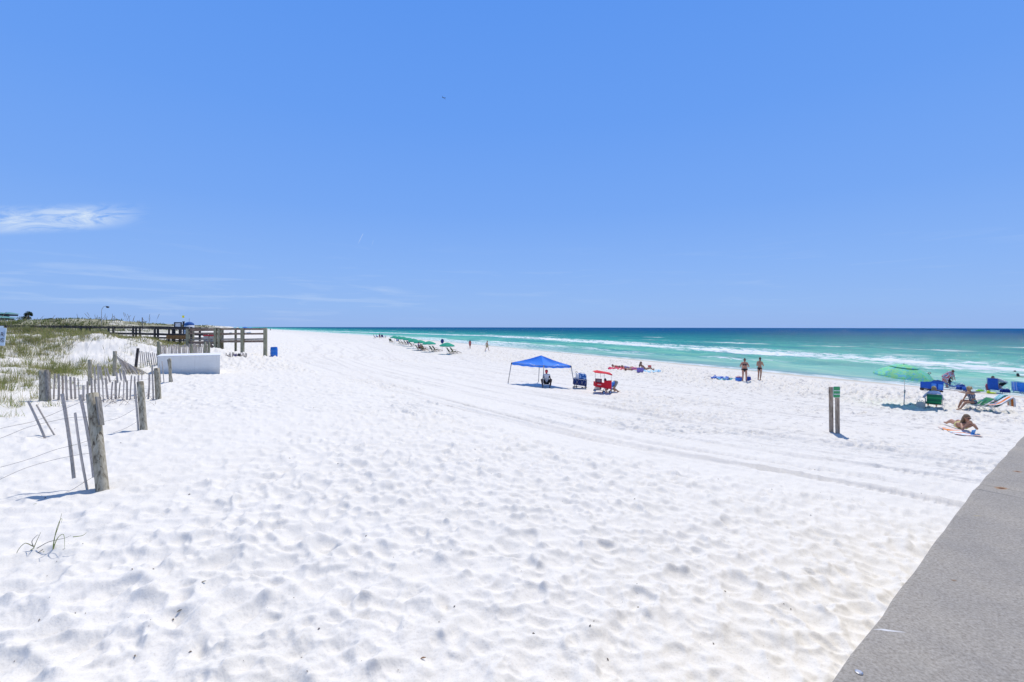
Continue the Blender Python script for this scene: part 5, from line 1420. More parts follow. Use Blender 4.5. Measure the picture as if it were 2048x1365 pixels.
def person(name_label, loc, rz, B, skin='tan', hair='brown', hair_kind='short', garments=(), res=0.014, scale=1.0, cat='person', hat=None, glasses=False, z=None, face=True):
    o = thing('person', name_label, cat, loc, rz); o.scale = (scale,) * 3
    mb = MB(); B.torso(mb)
    hb = B.hea - Vector((0, 0, 0)); look = B.look
    hup = (B.hea - B.nb).normalized(); hup = (hup - look * hup.dot(look) * .6).normalized()
    side = look.cross(hup).normalized(); hup = side.cross(look).normalized()
    rot = Matrix((side, look, hup)).transposed()
    mb.ball(B.hea + hup * .015, (.074, .092, .105), 16, 12, rot)
    cap(mb, B.hea - hup * .055 + look * .03, .052, B.hea - hup * .075 + look * .05, .035)
    cap(mb, B.nb, .055, B.hea - hup * .05, .048)
    mb.tube([B.hea + look * .08 + hup * .03, B.hea + look * .108 - hup * .012, B.hea + look * .085 - hup * .02], [.010, .016, .010], 6)
    for q in (-1, 1): mb.ball(B.hea + side * q * .076 - look * .005, (.012, .02, .03), 8, 6, rot)
    for sd in (1, -1):
        B.arm(mb, sd); B.leg(mb, sd)
        # foot
        an, toe = (B.fl, B.tl) if sd > 0 else (B.fr, B.tr)
        shin = (an - (B.knl if sd > 0 else B.knr)).normalized()
        cap(mb, an - toe * .03 + shin * .015, .036, an + toe * .10 + shin * .02, .030); cap(mb, an + toe * .10 + shin * .02, .032, an + toe * .165 + shin * .028, .020)
        cap(mb, an, .034, an + toe * .07 + shin * .012, .032)
        # hand: palm, four fingers of unequal length curled, thumb from the side
        ha, el = (B.hl, B.ell) if sd > 0 else (B.hr, B.elr)
        fd = (ha - el).normalized(); pn = fd.cross(B.lat)
        if pn.length < .1: pn = fd.cross(Vector((0, 0, 1)))
        pn.normalize(); sd_ = fd.cross(pn).normalized()
        palm = ha + fd * .045
        cap(mb, ha, .025, palm + sd_ * .018, .026); cap(mb, ha, .025, palm - sd_ * .018, .026)
        for i, ln in enumerate((.062, .075, .07, .055)):
            a0 = palm + sd_ * (.030 - .020 * i) + fd * .01
            k1 = a0 + fd * ln * .55 + pn * .004; k2 = k1 + (fd * .7 - pn * .7) * ln * .5
            cap(mb, a0, .0105, k1, .0098, 8); cap(mb, k1, .0098, k2, .0085, 8)
        th = ha + fd * .02 + sd_ * .024
        cap(mb, th, .013, th + (fd * .6 + sd_ * .7) * .04, .0115, 8); cap(mb, th + (fd * .6 + sd_ * .7) * .04, .0115, th + (fd * .6 + sd_ * .7) * .04 + fd * .028, .0095, 8)
    mb.build('body', SK[skin], o, remesh=res)
    # hair
    hm = HAIR[hair]; hb_ = MB()
    hb_.ball(B.hea + hup * .04 - look * .022, (.084, .094, .088), 16, 10, rot)
    hb_.ball(B.hea + hup * .075 + look * .03, (.066, .055, .035), 12, 8, rot)
    if hair_kind in ('long', 'bob'):
        ln = .30 if hair_kind == 'long' else .13
        dn = (Vector((0, 0, -1)) * .8 - look * .25).normalized()
        for q in (-.055, 0, .055): cap(hb_, B.hea + side * q - look * .06, .045, B.hea + side * q * 1.3 - look * .07 + dn * ln, .030)
        if hair_kind == 'bob':
            for q in (-.07, .07): cap(hb_, B.hea + side * q, .03, B.hea + side * q * 1.1 + dn * .10, .03)
    if hair_kind == 'bun': hb_.ball(B.hea + hup * .12 - look * .06, .045, 10, 8)
    if hair_kind == 'tail':
        hb_.ball(B.hea + hup * .09 - look * .10, .035, 10, 8)
        cap(hb_, B.hea + hup * .07 - look * .12, .03, B.hea - hup * .10 - look * .13 + side * .02, .022)
        cap(hb_, B.hea - hup * .10 - look * .13 + side * .02, .022, B.hea - hup * .22 - look * .10 + side * .05, .012)
    if hair_kind == 'curly':
        for i in range(26):
            a = i * 2.4; zz = (i % 7) / 7
            hb_.ball(B.hea + side * math.cos(a) * .085 + (look * math.sin(a) * .085 - look * .02) + hup * (.0 + .11 * zz), .036, 8, 6)
    if hair_kind != 'bald': hb_.build('hair', hm, o, remesh=max(.010, res * .8))
    if hat:
        hh = MB(); col, kind = hat
        hh.ball(B.hea + hup * .055 - look * .01, (.095, .105, .085), 16, 10, rot)
        if kind == 'cap': hh.tube([B.hea + look * .07 + hup * .06, B.hea + look * .17 + hup * .045], [.07, .055], 10)
        if kind == 'brim':
            for i in range(24):
                a = i / 24 * 2 * PI; hh.ball(B.hea + hup * .045 + side * math.cos(a) * .14 + look * math.sin(a) * .15, (.035, .035, .012), 8, 6, rot)
        hh.build('hat', col, o, remesh=.012)
    if face:
        for q in (-1, 1):
            mm = MB(); mm.ball(B.hea + side * q * .031 + look * .083 + hup * .015, (.012, .008, .008), 8, 6, rot); mm.build('eye', M['black'], o, smooth=True)
        mm = MB(); mm.ball(B.hea + look * .082 - hup * .052, (.024, .010, .007), 8, 6, rot); mm.build('mouth', plain('lip', (0.35, 0.10, 0.08), .5), o, smooth=True)
    if glasses:
        mm = MB()
        for q in (-1, 1):
            mm.ball(B.hea + side * q * .034 + look * .090 + hup * .018, (.030, .010, .022), 10, 8, rot)
            mm.tube([B.hea + side * q * .06 + look * .085 + hup * .02, B.hea + side * q * .078 + hup * .02], .005, 6)
        mm.tube([B.hea - side * .02 + look * .098 + hup * .02, B.hea + side * .02 + look * .098 + hup * .02], .005, 6)
        mm.build('sunglasses', M['black'], o, smooth=True)
    for gname, mat, fn in garments:
        gm = MB(); fn(gm, B); gm.build(gname, mat, o, remesh=max(.010, res))
    return o
# garments
def g_brief(mb, B):
    mb.ball(B.pel - B.up * .01, (.195 * B.fat, .145 * B.fat, .098), 16, 10, Matrix((B.plat, B.front, B.up)).transposed())
    cap(mb, B.pel - B.up * .05, .115 * B.fat, B.pel - B.up * .13, .065)
def g_bra(mb, B):
    for q in (-1, 1): mb.ball(B.che + B.lat * q * .062 + B.front * .075 * B.fat, (.068, .06, .06), 12, 8)
    mb.ball(B.che, (.178 * B.fat, .124 * B.fat, .030), 16, 8, Matrix((B.lat, B.front, B.up)).transposed())
    for q in (-1, 1): cap(mb, B.che + B.lat * q * .07 + B.front * .10, .012, B.nb + B.lat * q * .07, .010)
def g_tank(mb, B): B.torso(mb, .016)
def g_tee(mb, B): B.torso(mb, .018); B.arm(mb, 1, .020, .42); B.arm(mb, -1, .020, .42)
def g_long(mb, B): B.torso(mb, .020); B.arm(mb, 1, .022, .97); B.arm(mb, -1, .022, .97)
def g_suit(mb, B):
    f = B.fat; mid = B.pel.lerp(B.che, .45); g = .012
    cap(mb, B.pel + B.plat * .065 * f, .115 * f + g, B.pel - B.plat * .065 * f, .115 * f + g)
    cap(mb, B.pel, .115 * f + g, mid, .11 * f + g); cap(mb, mid, .11 * f + g, B.che, .122 * f + g); cap(mb, B.che + B.lat * .065, .108 * f + g, B.che - B.lat * .065, .108 * f + g)
def g_shorts(mb, B):
    cap(mb, B.pel + B.plat * .065, .118 * B.fat + .016, B.pel - B.plat * .065, .118 * B.fat + .016); B.leg(mb, 1, .024, .34); B.leg(mb, -1, .024, .34)
def g_pants(mb, B):
    cap(mb, B.pel + B.plat * .065, .118 * B.fat + .014, B.pel - B.plat * .065, .118 * B.fat + .014); B.leg(mb, 1, .020, .92); B.leg(mb, -1, .020, .92)
K_BLACK = cloth('swim_black', (0.012, 0.012, 0.016)); K_WHITE = cloth('cloth_white', (0.75, 0.75, 0.78)); K_BLUE = cloth('cloth_blue', (0.03, 0.16, 0.62))
K_LBLUE = cloth('shirt_pale_blue', (0.42, 0.54, 0.82)); K_RED = cloth('cloth_red', (0.62, 0.03, 0.05)); K_PINK = cloth('cloth_pink', (0.85, 0.22, 0.38)); K_GREY = cloth('cloth_grey', (0.36, 0.36, 0.32))
K_NAVY = cloth('cloth_navy', (0.012, 0.03, 0.12)); K_DOT = spotted('swim_dots', (0.03, 0.06, 0.13), (0.6, 0.62, 0.66), 38, 0.56); K_YEL = cloth('swim_yellow', (0.75, 0.72, 0.25)); K_DARKRED = cloth('cloth_maroon', (0.12, 0.03, 0.04))
K_ROYAL = cloth('royal_blue', (0.010, 0.11, 0.55)); K_MID = cloth('mid_blue', (0.08, 0.34, 0.85))
def at(px, py): return G(px, py)
def facing(dx, dy): return math.atan2(-dx, dy)          # local +Y towards (dx, dy)
def toward_cam(p, off=0): return facing(-p.x, -p.y) + off

# --- two women in black bikinis near the water
p = at(1489, 764)
def stand(hl, hr, fl=(-.12, 0, .05), fr=(.12, 0, .05), head=(0, .05, 1.55), look=(0, 1, -.1), che=(0, .0, 1.22), **k): return Body((0, 0, .90), che, head, hl, hr, fl, fr, look=look, **k)
person('woman in black bikini facing the camera, looking down at her hands, behind the blue bags', p, toward_cam(p, .1), stand((-.10, .26, 1.12), (.12, .26, 1.12), head=(0, .10, 1.53), look=(0, 1, -.6), el=(-1, -.5, -.6), er=(1, -.5, -.6), fat=1.12), 'red', 'brown', 'bun', [('bikini_top', K_BLACK, g_bra), ('bikini_bottom', K_BLACK, g_brief)], scale=1.06, glasses=True)
p = at(1519.5, 761)
person('slim woman in black bikini bottom turned away with a long ponytail and visor', p, toward_cam(p, PI - .5), stand((-.10, .26, 1.10), (.10, .28, 1.10), head=(-.02, .06, 1.58), look=(-.7, .8, -.05), fl=(-.15, .05, .05), fr=(.10, -.12, .05), el=(-.7, -.4, -1), er=(.7, -.5, -1), fat=.92), 'tan', 'dark', 'tail', [('bikini_bottom', K_BLACK, g_brief), ('bikini_top', cloth('strap', (0.55, 0.5, 0.42)), g_bra)], scale=1.06)
# --- walkers at the waterline
p = at(974, 703)
person('man in tan shorts striding along the wet sand', p, facing(.9, -.35), stand((-.25, .18, .88), (.24, -.2, .88), fl=(-.08, .30, .06), fr=(.08, -.32, .10), kl=(0, 1, 0), kr=(0, 1, 0)), 'tan', 'brown', 'short', [('shorts', cloth('tan_shorts', (0.45, 0.36, 0.17)), g_shorts)], res=.022, scale=1.07)
p = at(940, 698)
person('person in a red top walking away by the water', p, facing(.1, 1), stand((-.22, .12, .9), (.22, -.1, .9), fl=(-.09, .16, .06), fr=(.09, -.16, .08)), 'red', 'brown', 'long', [('top', K_RED, g_tank), ('shorts', cloth('shorts_rust', (0.35, 0.10, 0.08)), g_shorts)], res=.022)
# --- man under the blue canopy, squatting on a low seat
p = at(1093, 774.0)
B = Body((0, -.05, .30), (0, .10, .60), (0, .20, .92), (-.26, .42, .20), (.22, .45, .22), (-.20, .40, .06), (.22, .40, .06), look=(.1, 1, -.45), kl=(-.6, .6, 1), kr=(.6, .6, 1), el=(-1, -.2, .2), er=(1, -.2, .2), fat=1.05)
person('man with red cap and white vest squatting on a low stool under the blue canopy', p, toward_cam(p), B, 'dark', 'dark', 'short', [('vest', K_WHITE, g_tank), ('shorts', K_BLACK, g_shorts)], res=.014, hat=(K_RED, 'cap'), scale=1.05, glasses=True)
st0 = thing('low_stool', 'low folding stool with a pale bar under the squatting man', 'stool', tuple(p), toward_cam(p))
mb = MB(); mb.box((0, -.08, .17), (.34, .30, .03)); mb.build('seat', K_NAVY, st0, bevel=.008)
for sx in (-1, 1):
    for sy in (-1, 1): MB().tube([(sx * .2, -.08 + sy * .15, .16), (sx * .2, -.08 - sy * .12, -.03)], .012, 8).build('leg', M['black'], st0, smooth=True)
mb = MB(); mb.beam((-.25, .12, .12), (.25, .12, .12), .03, .06); mb.build('crossbar', K_WHITE, st0)
# --- person kneeling head down behind the red wagon
p = at(1232, 786)
B = Body((-.05, -.28, .52), (.0, .10, .42), (.05, .36, .20), (-.22, .42, .03), (.20, .46, .03), (-.14, -.45, .05), (.14, -.45, .05), look=(0, .4, -1), kl=(0, 1, -.5), kr=(0, 1, -.5), toe_l=(0, -1, 0), toe_r=(0, -1, 0), el=(-1, 0, .3), er=(1, 0, .3))
B = Body((0, -.05, .62), (.08, .30, .44), (.16, .50, .20), (-.15, .50, .03), (.30, .46, .03), (-.14, -.18, .05), (.14, -.14, .05), look=(.1, .5, -1), kl=(0, 1, .1), kr=(0, 1, .1), el=(-1, 0, .3), er=(1, 0, .3))
person('person in blue shirt and grey shorts bent double to the sand beside the red wagon', p + V3(0.0, .3, 0), toward_cam(p, -.9), B, 'tan', 'dark', 'short', [('shirt', K_MID, g_tee), ('shorts', K_GREY, g_shorts)], scale=.92)
# --- sunbathers on towels near the water
def towel(px_, py_, w, l, rz, mat, label, name='towel', wave=.02, group=None, nx=12, ny=14):
    g = at(px_, py_); z0 = g.z
    rows = []
    c, s = math.cos(rz), math.sin(rz)
    for j in range(ny + 1):
        r = []
        for i in range(nx + 1):
            u = (i / nx - .5) * w; v = (j / ny - .5) * l
            X_ = g.x + u * c - v * s; Y_ = g.y + u * s + v * c
            r.append((u, v, hs(X_, Y_) - z0 + .022 + wave * (0.5 + 0.5 * math.sin(u * 9 + 1.1) * math.sin(v * 5)) + random.uniform(0, .004)))
        rows.append(r)
    o = MB().sheet(rows, .010).build(name, mat, None, smooth=True); o.location = g; o.rotation_euler = (0, 0, rz)
    return tag(o, label, 'towel', group)
g1 = at(1233, 738.5)
towel(1240, 738.5, .95, 2.2, R(92), cloth('towel_crimson', (0.80, 0.05, 0.14)), 'crimson beach towel under the first sunbather by the water', group='towels by the waterline')
towel(1262, 741, .9, 2.0, R(92), cloth('towel_coral', (0.85, 0.22, 0.22)), 'coral beach towel between the crimson towel and the purple bag', group='towels by the waterline')
towel(1297, 743.5, .95, 2.3, R(90), stripes('towel_sky', [(0.30, 0.62, 0.85), (0.6, 0.8, 0.9)], 1, 3), 'pale blue towel behind the purple bag', group='towels by the waterline')
def prone(px_, py_, rz, label, skin, hair, gar, arms=0, hk='short', sc_=1.0, lift=.03, hz=.26):
    p_ = at(px_, py_)
    B_ = Body((0, 0, .13), (0, .36, .16 + .04 * (hz > .2)), (0, .64, hz), (-.18, .66, .04), (.18, .66, .04), (-.12, -.82, .06), (.14, -.80, .06), look=(0, 1, -.25) if hz > .2 else (0, .5, -1), kl=(0, 0, 1), kr=(0, 0, 1), toe_l=(0, -1, -.1), toe_r=(0, -1, -.1), el=(-1, 0, -.6), er=(1, 0, -.6), chestf=(0, 0, -1))
    return person(label, p_ + V3(0, 0, lift), rz, B_, skin, hair, hk, gar, res=.018, scale=sc_)
prone(1238, 737.5, R(90), 'dark haired sunbather lying face down on the crimson towel', 'red', 'dark', [('swimsuit', K_DARKRED, g_brief)], hk='short')
prone(1257, 739.5, R(90), 'brown haired sunbather in a pale lilac swimsuit propped on elbows on the coral towel', 'red', 'brown', [('swimsuit', cloth('lilac', (0.35, 0.36, 0.65)), g_suit)])
p = at(1264, 741.5)
B = Body((0, 0, .14), (0, .34, .13), (0, .60, .14), (-.26, .25, .05), (.26, .2, .05), (-.12, -.78, .06), (.12, -.78, .06), look=(0, .1, 1), kl=(0, 0, 1), kr=(0, 0, 1), toe_l=(0, -.3, 1), toe_r=(0, -.3, 1))
person('sunbather in pink shorts lying on the back next to the purple bag', p + V3(0, -.15, .02), R(84), B, 'fair', 'dark', 'short', [('shorts', K_PINK, g_shorts), ('top', K_NAVY, g_bra)], res=.018)
p = at(1291, 742.5)
B = Body((0, 0, .13), (-.02, -.26, .40), (-.02, -.40, .70), (-.28, -.42, .04), (.28, -.40, .04), (-.12, .74, .06), (.12, .70, .06), look=(0, 1, -.2), kl=(0, 0, 1), kr=(0, 0, 1), toe_l=(0, .2, 1), toe_r=(0, .2, 1), el=(-.3, -1, 0), er=(.3, -1, 0))
person('person sitting back on straight arms with legs stretched on the pale blue towel', p + V3(0, 0, .02), R(-86), B, 'tan', 'ash', 'long', [('swimsuit', K_BLACK, g_brief)], res=.018, scale=1.05)
def bag(px_, py_, w, h, d, mat, label, name='bag', handles=True, hm=None, lean=0.0, lid=None, group=None):
    g = at(px_, py_); k_ = g.y / F; w *= k_; h *= k_
    o = thing(name, label, 'bag', tuple(g), random.uniform(-.15, .15), group)
    mb = MB(); n = 14; secs = []
    for zf, sc1, sc2 in ((-.05, .92, .9), (.04, .98, 1.0), (.45, 1.0, 1.05), (.8, 1.0, .85), (1.0, .97, .6)):
        secs.append([(w / 2 * sc1 * (abs(math.cos(a)) ** .45) * (1 if math.cos(a) >= 0 else -1), d / 2 * sc2 * (abs(math.sin(a)) ** .6) * (1 if math.sin(a) >= 0 else -1), h * zf) for a in [2 * PI * i / n for i in range(n)]])
    vs = [v for r in secs for v in r]; fs = []
    for i in range(len(secs) - 1):
        for q in range(n): fs.append((i * n + q, i * n + (q + 1) % n, i * n + n + (q + 1) % n, i * n + n + q))
    fs.append(tuple(range(n - 1, -1, -1))); fs.append(tuple((len(secs) - 1) * n + q for q in range(n)))
    mb.add(vs, fs); mb.build('bag_body', mat, o, smooth=False, bevel=.004)
    if handles:
        for sy in (-1, 1): MB().tube([(-w * .25, sy * d * .28, h * .9), (-w * .22, sy * d * .3, h * 1.22), (0, sy * d * .3, h * 1.36), (w * .22, sy * d * .3, h * 1.22), (w * .25, sy * d * .28, h * .9)], .011, 6).build('handle', hm or mat, o, smooth=True)
    if lid: MB().box((-w * .1, 0, h * 1.03), (w * .7, d * .6, h * .14)).build('contents', lid, o, bevel=.01)
    return o
bag(1280.5, 744.5, 13.5, 8.5, .3, spotted('purple_print', (0.20, 0.15, 0.48), (0.34, 0.26, 0.60), 14, .5), 'purple patterned cool bag among the sunbathers', name='cool_bag', handles=False)
bag(1478.5, 763, 14, 8, .35, spotted('blue_print', (0.03, 0.17, 0.65), (0.14, 0.34, 0.80), 22, .5), 'large bright blue tote bag in front of the standing bikini women', hm=plain('pink_handle', (.7, .2, .3), .6), lid=plain('maroon_towel', (0.35, 0.05, 0.09), .9), group='blue bags at the waterline')
bag(1496.5, 762.5, 9, 8.5, .3, cloth('navy_bag', (0.012, 0.07, 0.38)), 'small navy bag beside the larger blue tote', hm=plain('pale_handle', (.7, .45, .45), .6), group='blue bags at the waterline')
towel(1440, 758.3, 1.0, 1.3, R(60), spotted('towel_blueflower', (0.02, 0.10, 0.50), (0.5, 0.65, 0.85), 9, .55), 'crumpled blue and white flowered towel at the end of the turquoise towel', wave=.12)
towel(1459, 760.3, .85, 1.6, R(80), cloth('towel_turq', (0.22, 0.72, 0.82)), 'bright turquoise towel beside the large blue tote', wave=.05)
g = at(1461, 759.8); mb = MB(); mb.ball((0, 0, .09), (.16, .08, .05), 12, 8); mb.ball((.12, .02, .10), (.08, .06, .05), 10, 8); mb.ball((-.15, 0, .08), (.09, .05, .03), 10, 6)
o = mb.build('folded_shirt', cloth('maroon_cloth', (0.06, 0.01, 0.025)), None, remesh=.015); o.location = g; tag(o, 'dark maroon bundle of clothes dropped on the turquoise towel', 'clothes')
g = at(1298, 737.5); k_ = g.y / F; mb = MB(); mb.lathe([(.05, 0), (.065, .30)], 16, (0, 0, 0)); c_o = thing('bucket', 'small red beach bucket behind the reclining sunbather', 'bucket', tuple(g + V3(0, -.2, .0)))
MB().lathe([(.13, 0.0), (.17, .30), (.18, .30), (.18, .33), (.155, .33), (.15, .05), (.01, .04)], 18).build('pail', K_RED, c_o, smooth=False)
MB().tube([(-.17, 0, .31), (-.13, 0, .42), (0, 0, .48), (.13, 0, .42), (.17, 0, .31)], .008, 6).build('handle', M['white'], c_o, smooth=True)
g = at(1309.5, 743.8); o = MB(); 
for q in (0, .16): o.ball((q, q * .4, .03), (.13, .05, .025), 10, 6); o.tube([(q - .03, q * .4 - .04, .04), (q + .03, q * .4, .085), (q - .03, q * .4 + .04, .04)], .008, 6)
o = o.build('sandals', plain('orange_sandal', (0.70, 0.35, 0.12), .6), None, smooth=True); o.location = g; tag(o, 'pair of orange tan sandals by the foot of the pale blue towel', 'sandals')

# --- seated person seen from behind in the green chair
def beach_chair(label, p_, rz, fabric, frame, w=.58, back=.62, tilt=.5, seat_z=.22, arm=None, group=None, arms=True, seatmat=None):
    o = thing('beach_chair', label, 'chair', tuple(p_), rz, group)
    bx, bz = -.24, seat_z                                  # hinge of the back (local y, z)
    ty, tz = bx - back * math.sin(tilt), bz + back * math.cos(tilt)
    # seat
    rows = [[(-w / 2 + .03 + (w - .06) * i / 6, bx + .48 * j / 6, bz - .035 * math.sin(PI * j / 6) - .015 * math.sin(PI * i / 6) + .04 * j / 6) for i in range(7)] for j in range(7)]
    MB().sheet(rows, .012).build('seat', seatmat or fabric, o, smooth=True)
    rows = [[(-w / 2 + .03 + (w - .06) * i / 6, bx + (ty - bx) * j / 8 - .03 * math.sin(PI * j / 8), bz + (tz - bz) * j / 8) for i in range(7)] for j in range(9)]
    MB().sheet(rows, .012).build('backrest', fabric, o, smooth=True)
    for sx in (-1, 1):
        x_ = sx * w / 2
        MB().tube([(x_, bx + .02, bz - .02), (x_, ty, tz), (x_ * .9, ty - .01, tz + .02), (0, ty - .015, tz + .025)], .011, 8).build('back_frame', frame, o, smooth=True)
        MB().tube([(x_, bx - .02, bz), (x_, bx + .50, bz + .04), (x_ * .8, bx + .52, bz + .04), (0, bx + .52, bz + .04)], .011, 8).build('seat_frame', frame, o, smooth=True)
        MB().tube([(x_ * 1.02, bx + .42, bz + .04), (x_ * 1.02, bx - .06, -.02), (0, bx - .07, -.02)], .011, 8).build('leg', frame, o, smooth=True)
        MB().tube([(x_ * 1.04, bx + .02, bz + .24), (x_ * 1.04, bx + .44, -.02), (0, bx + .45, -.02)], .011, 8).build('leg', frame, o, smooth=True)
        if arms: MB().box((x_ * 1.06, bx + .18, bz + .25), (.05, .40, .022)).build('armrest', arm or frame, o, bevel=.008)
    return o
GREENF = cloth('green_fabric', (0.015, 0.22, 0.085)); TEALP = plain('teal_arm', (0.02, 0.38, 0.28), .5); STRG = stripes('green_stripes', [(0.01, 0.17, 0.08), (0.02, 0.28, 0.10), (0.01, 0.14, 0.07)], 2, 4.4)
p = at(1867, 817)
beach_chair('green fabric beach chair seen from behind, holding the person in the pale blue shirt', p, toward_cam(p, PI + .08), STRG, M['steel'], w=.62, back=.52, tilt=.32, seat_z=.24, arm=plain('sky_arm', (.35, .6, .75), .5))
B = Body((0, -.08, .36), (0, -.20, .70), (.0, -.14, 1.01), (-.36, .18, .52), (.36, .16, .50), (-.16, .62, .06), (.16, .62, .06), look=(-.1, 1, -.15), kl=(-.1, .3, 1), kr=(.1, .3, 1), el=(-1, -.4, -.4), er=(1, -.4, -.4), fat=1.05)
person('person in pale blue long sleeved shirt and straw hat sitting with back to camera', p, toward_cam(p, PI + .08), B, 'fair', 'light', 'bob', [('shirt', K_LBLUE, g_long), ('shorts', K_NAVY, g_shorts)], hat=(plain('straw', (0.55, 0.42, 0.24), .9, 0, .3, 40), 'none'), face=False)
p2 = at(1841, 815); tote = bag(1841, 816, 11, 11.5, .3, spotted('straw_bag', (0.42, 0.42, 0.38), (0.60, 0.58, 0.50), 40, .5), 'pale woven straw bag beside the green chair', name='straw_bag')
# --- woman in the dotted swimsuit leaning forward in a teal chair
p = at(1945, 820)
beach_chair('teal framed low chair under the woman in the dotted swimsuit', p, R(75), GREENF, plain('white_frame', (.75, .77, .77), .4), w=.60, back=.60, tilt=.95, seat_z=.26, arm=TEALP)
B = Body((0, -.02, .40), (.0, .06, .74), (0, .16, 1.06), (-.10, .62, .90), (.06, .42, .42), (-.14, .66, .06), (.12, .56, .06), look=(.25, 1, -.2), kl=(0, .1, 1), kr=(0, .1, 1), el=(-.4, .2, -1), er=(.5, 0, -1), fat=1.02)
person('tanned woman in navy dotted swimsuit leaning forward with one hand raised', p, R(82), B, 'tan', 'blond', 'curly', [('swimsuit', K_DOT, g_suit)], scale=.98)
# towels over the empty lounge chair behind her
p = at(1973, 823)
ch = beach_chair('green low lounge chair draped with two towels behind the dotted swimsuit woman', p, R(80), GREENF, plain('white_frame2', (.75, .77, .77), .4), w=.60, back=.75, tilt=.95, seat_z=.26, arm=plain('navy_arm', (.02, .08, .2), .5))
def drape(p_, rz, pts, w, mat, label, x0=0.0):
    rows = [[(x0 - w / 2 + w * i / 8, y_ + .012 * math.sin(i * 2.1 + y_ * 9), z_ + .010 * math.sin(i * 1.7 + z_ * 8)) for i in range(9)] for (y_, z_) in pts]
    o = MB().sheet(rows, .010).build('towel', mat, None, smooth=True); o.location = p_; o.rotation_euler = (0, 0, rz)
    return tag(o, label, 'towel', 'towels draped over the lounge chair')
ORG = stripes('orange_stripes', [(0.80, 0.22, 0.04), (0.80, 0.22, 0.04), (0.80, 0.80, 0.82), (0.80, 0.80, 0.82)], 0, 3.6)
TST = stripes('teal_stripes', [(0.05, 0.42, 0.42), (0.45, 0.72, 0.78), (0.08, 0.35, 0.42), (0.5, 0.75, 0.8)], 0, 5.5)
drape(p, R(80), [(.10, .34), (-.15, .36), (-.35, .42), (-.55, .56), (-.72, .69), (-.84, .76), (-.90, .70), (-.92, .50), (-.93, .30)], .42, ORG, 'orange and white striped towel hanging over the back of the lounge chair', -.16)
drape(p, R(80), [(-.45, .52), (-.60, .64), (-.78, .79), (-.87, .80), (-.92, .74), (-.95, .60), (-.96, .46)], .34, TST, 'teal and white striped towel folded over the chair back beside the orange one', .18)
# --- sunbather with sunglasses in front
p = at(1922, 860)
dv = (P(1950, 860, p.y) - P(1905, 860, p.y))
towel(1917, 865.0, .70, 1.45, R(160), stripes('towel_orange_circles', [(0.85, 0.30, 0.05), (0.82, 0.82, 0.84), (0.82, 0.82, 0.84), (0.55, 0.72, 0.86)], 1, 3.2), 'white towel with orange and blue bands under the sunbathing woman', wave=.02)
B = Body((0, 0, .14), (0, .32, .22), (.04, .50, .50), (.02, .76, .36), (.10, .72, .33), (-.10, -.80, .06), (.10, -.80, .06), look=(-.55, 1, -.4), kl=(0, 0, 1), kr=(0, 0, 1), toe_l=(0, -1, 0), toe_r=(0, -1, 0), el=(-.6, .4, -1), er=(.6, .4, -1), chestf=(0, 0, -1))
person('woman in sunglasses with long light brown hair lying on her stomach on the banded towel', p + V3(0, 0, .03), R(157), B, 'tan', 'ash', 'long', [('bikini_bottom', K_YEL, g_brief), ('bikini_strap', K_YEL, lambda mb, B: mb.ball(B.che - B.up * .05, (.135, .16, .022), 16, 8, Matrix((B.lat, B.front, B.up)).transposed()))], res=.011, glasses=True, scale=1.08)
g = at(1948, 871); bk = thing('book', 'blue covered book lying open by the sunbathing woman', 'book', tuple(g + V3(0, 0, .03)), R(15))
MB().box((-.06, 0, .075), (.14, .03, .19), Matrix.Rotation(.25, 3, 'X')).build('cover', cloth('book_blue', (0.02, 0.30, 0.75), .4), bk, bevel=.004)
MB().box((.07, .02, .075), (.13, .03, .185), Matrix.Rotation(.25, 3, 'X') @ Matrix.Rotation(.4, 3, 'Z')).build('cover', cloth('book_sky', (0.06, 0.42, 0.80), .4), bk, bevel=.004)
# --- man with patterned wrap beyond the blue wagon
p = at(1893, 777)
PATT = spotted('wrap_print', (0.12, 0.30, 0.48), (0.75, 0.75, 0.78), 9, .44, (0.62, 0.12, 0.13))
B = Body((0, -.10, .92), (0, .18, 1.18), (.02, .42, 1.36), (-.12, .50, .72), (.16, .55, .70), (-.12, 0, .05), (.12, .08, .05), look=(.1, .6, -1), el=(-.6, -.4, -.4), er=(.6, -.4, -.4), fat=1.15)
def g_wrap(mb, B):
    B.torso(mb, .03); B.arm(mb, 1, .035, .5); B.arm(mb, -1, .035, .5)
    cap(mb, B.pel, .17, B.pel - V3(0, 0, .35), .18); cap(mb, B.che - V3(0, 0, .0), .13, B.pel - V3(0, -.05, .2), .17)
person('dark haired person in a red and blue patterned wrap stooping behind the blue wagon', p, toward_cam(p, 1.0), B, 'fair', 'brown', 'short', [('wrap', PATT, g_wrap)], scale=1.0, glasses=True)
p = at(1902, 777)
B = Body((0, 0, .62), (0, .08, .88), (0, .14, 1.14), (-.2, .25, .62), (.2, .25, .60), (-.1, 0, .05), (.1, .02, .05), look=(0, 1, -.5), legs=.75)
person('child in dark clothes standing close beside the person in the patterned wrap', p + V3(.25, .5, 0), toward_cam(p, .2), B, 'dark', 'dark', 'short', [('shirt', K_BLACK, g_tee), ('shorts', K_BLACK, g_shorts)], scale=.9)
# child on hands and feet
p = at(1932, 784)
B = Body((0, -.22, .38), (0, .14, .38), (0, .46, .44), (-.12, .32, .04), (.12, .30, .04), (-.10, -.40, .04), (.10, -.42, .04), look=(0, 1, -.2), kl=(0, 1, -.6), kr=(0, 1, -.6), toe_l=(0, -1, 0), toe_r=(0, -1, 0), legs=.7, el=(-.3, -.5, 0), er=(.3, -.5, 0), chestf=(0, 0, -1))
person('small child crawling on hands and knees on the wet sand', p, R(-70), B, 'fair', 'light', 'short', [('shorts', K_BLUE, g_shorts)], scale=.72)
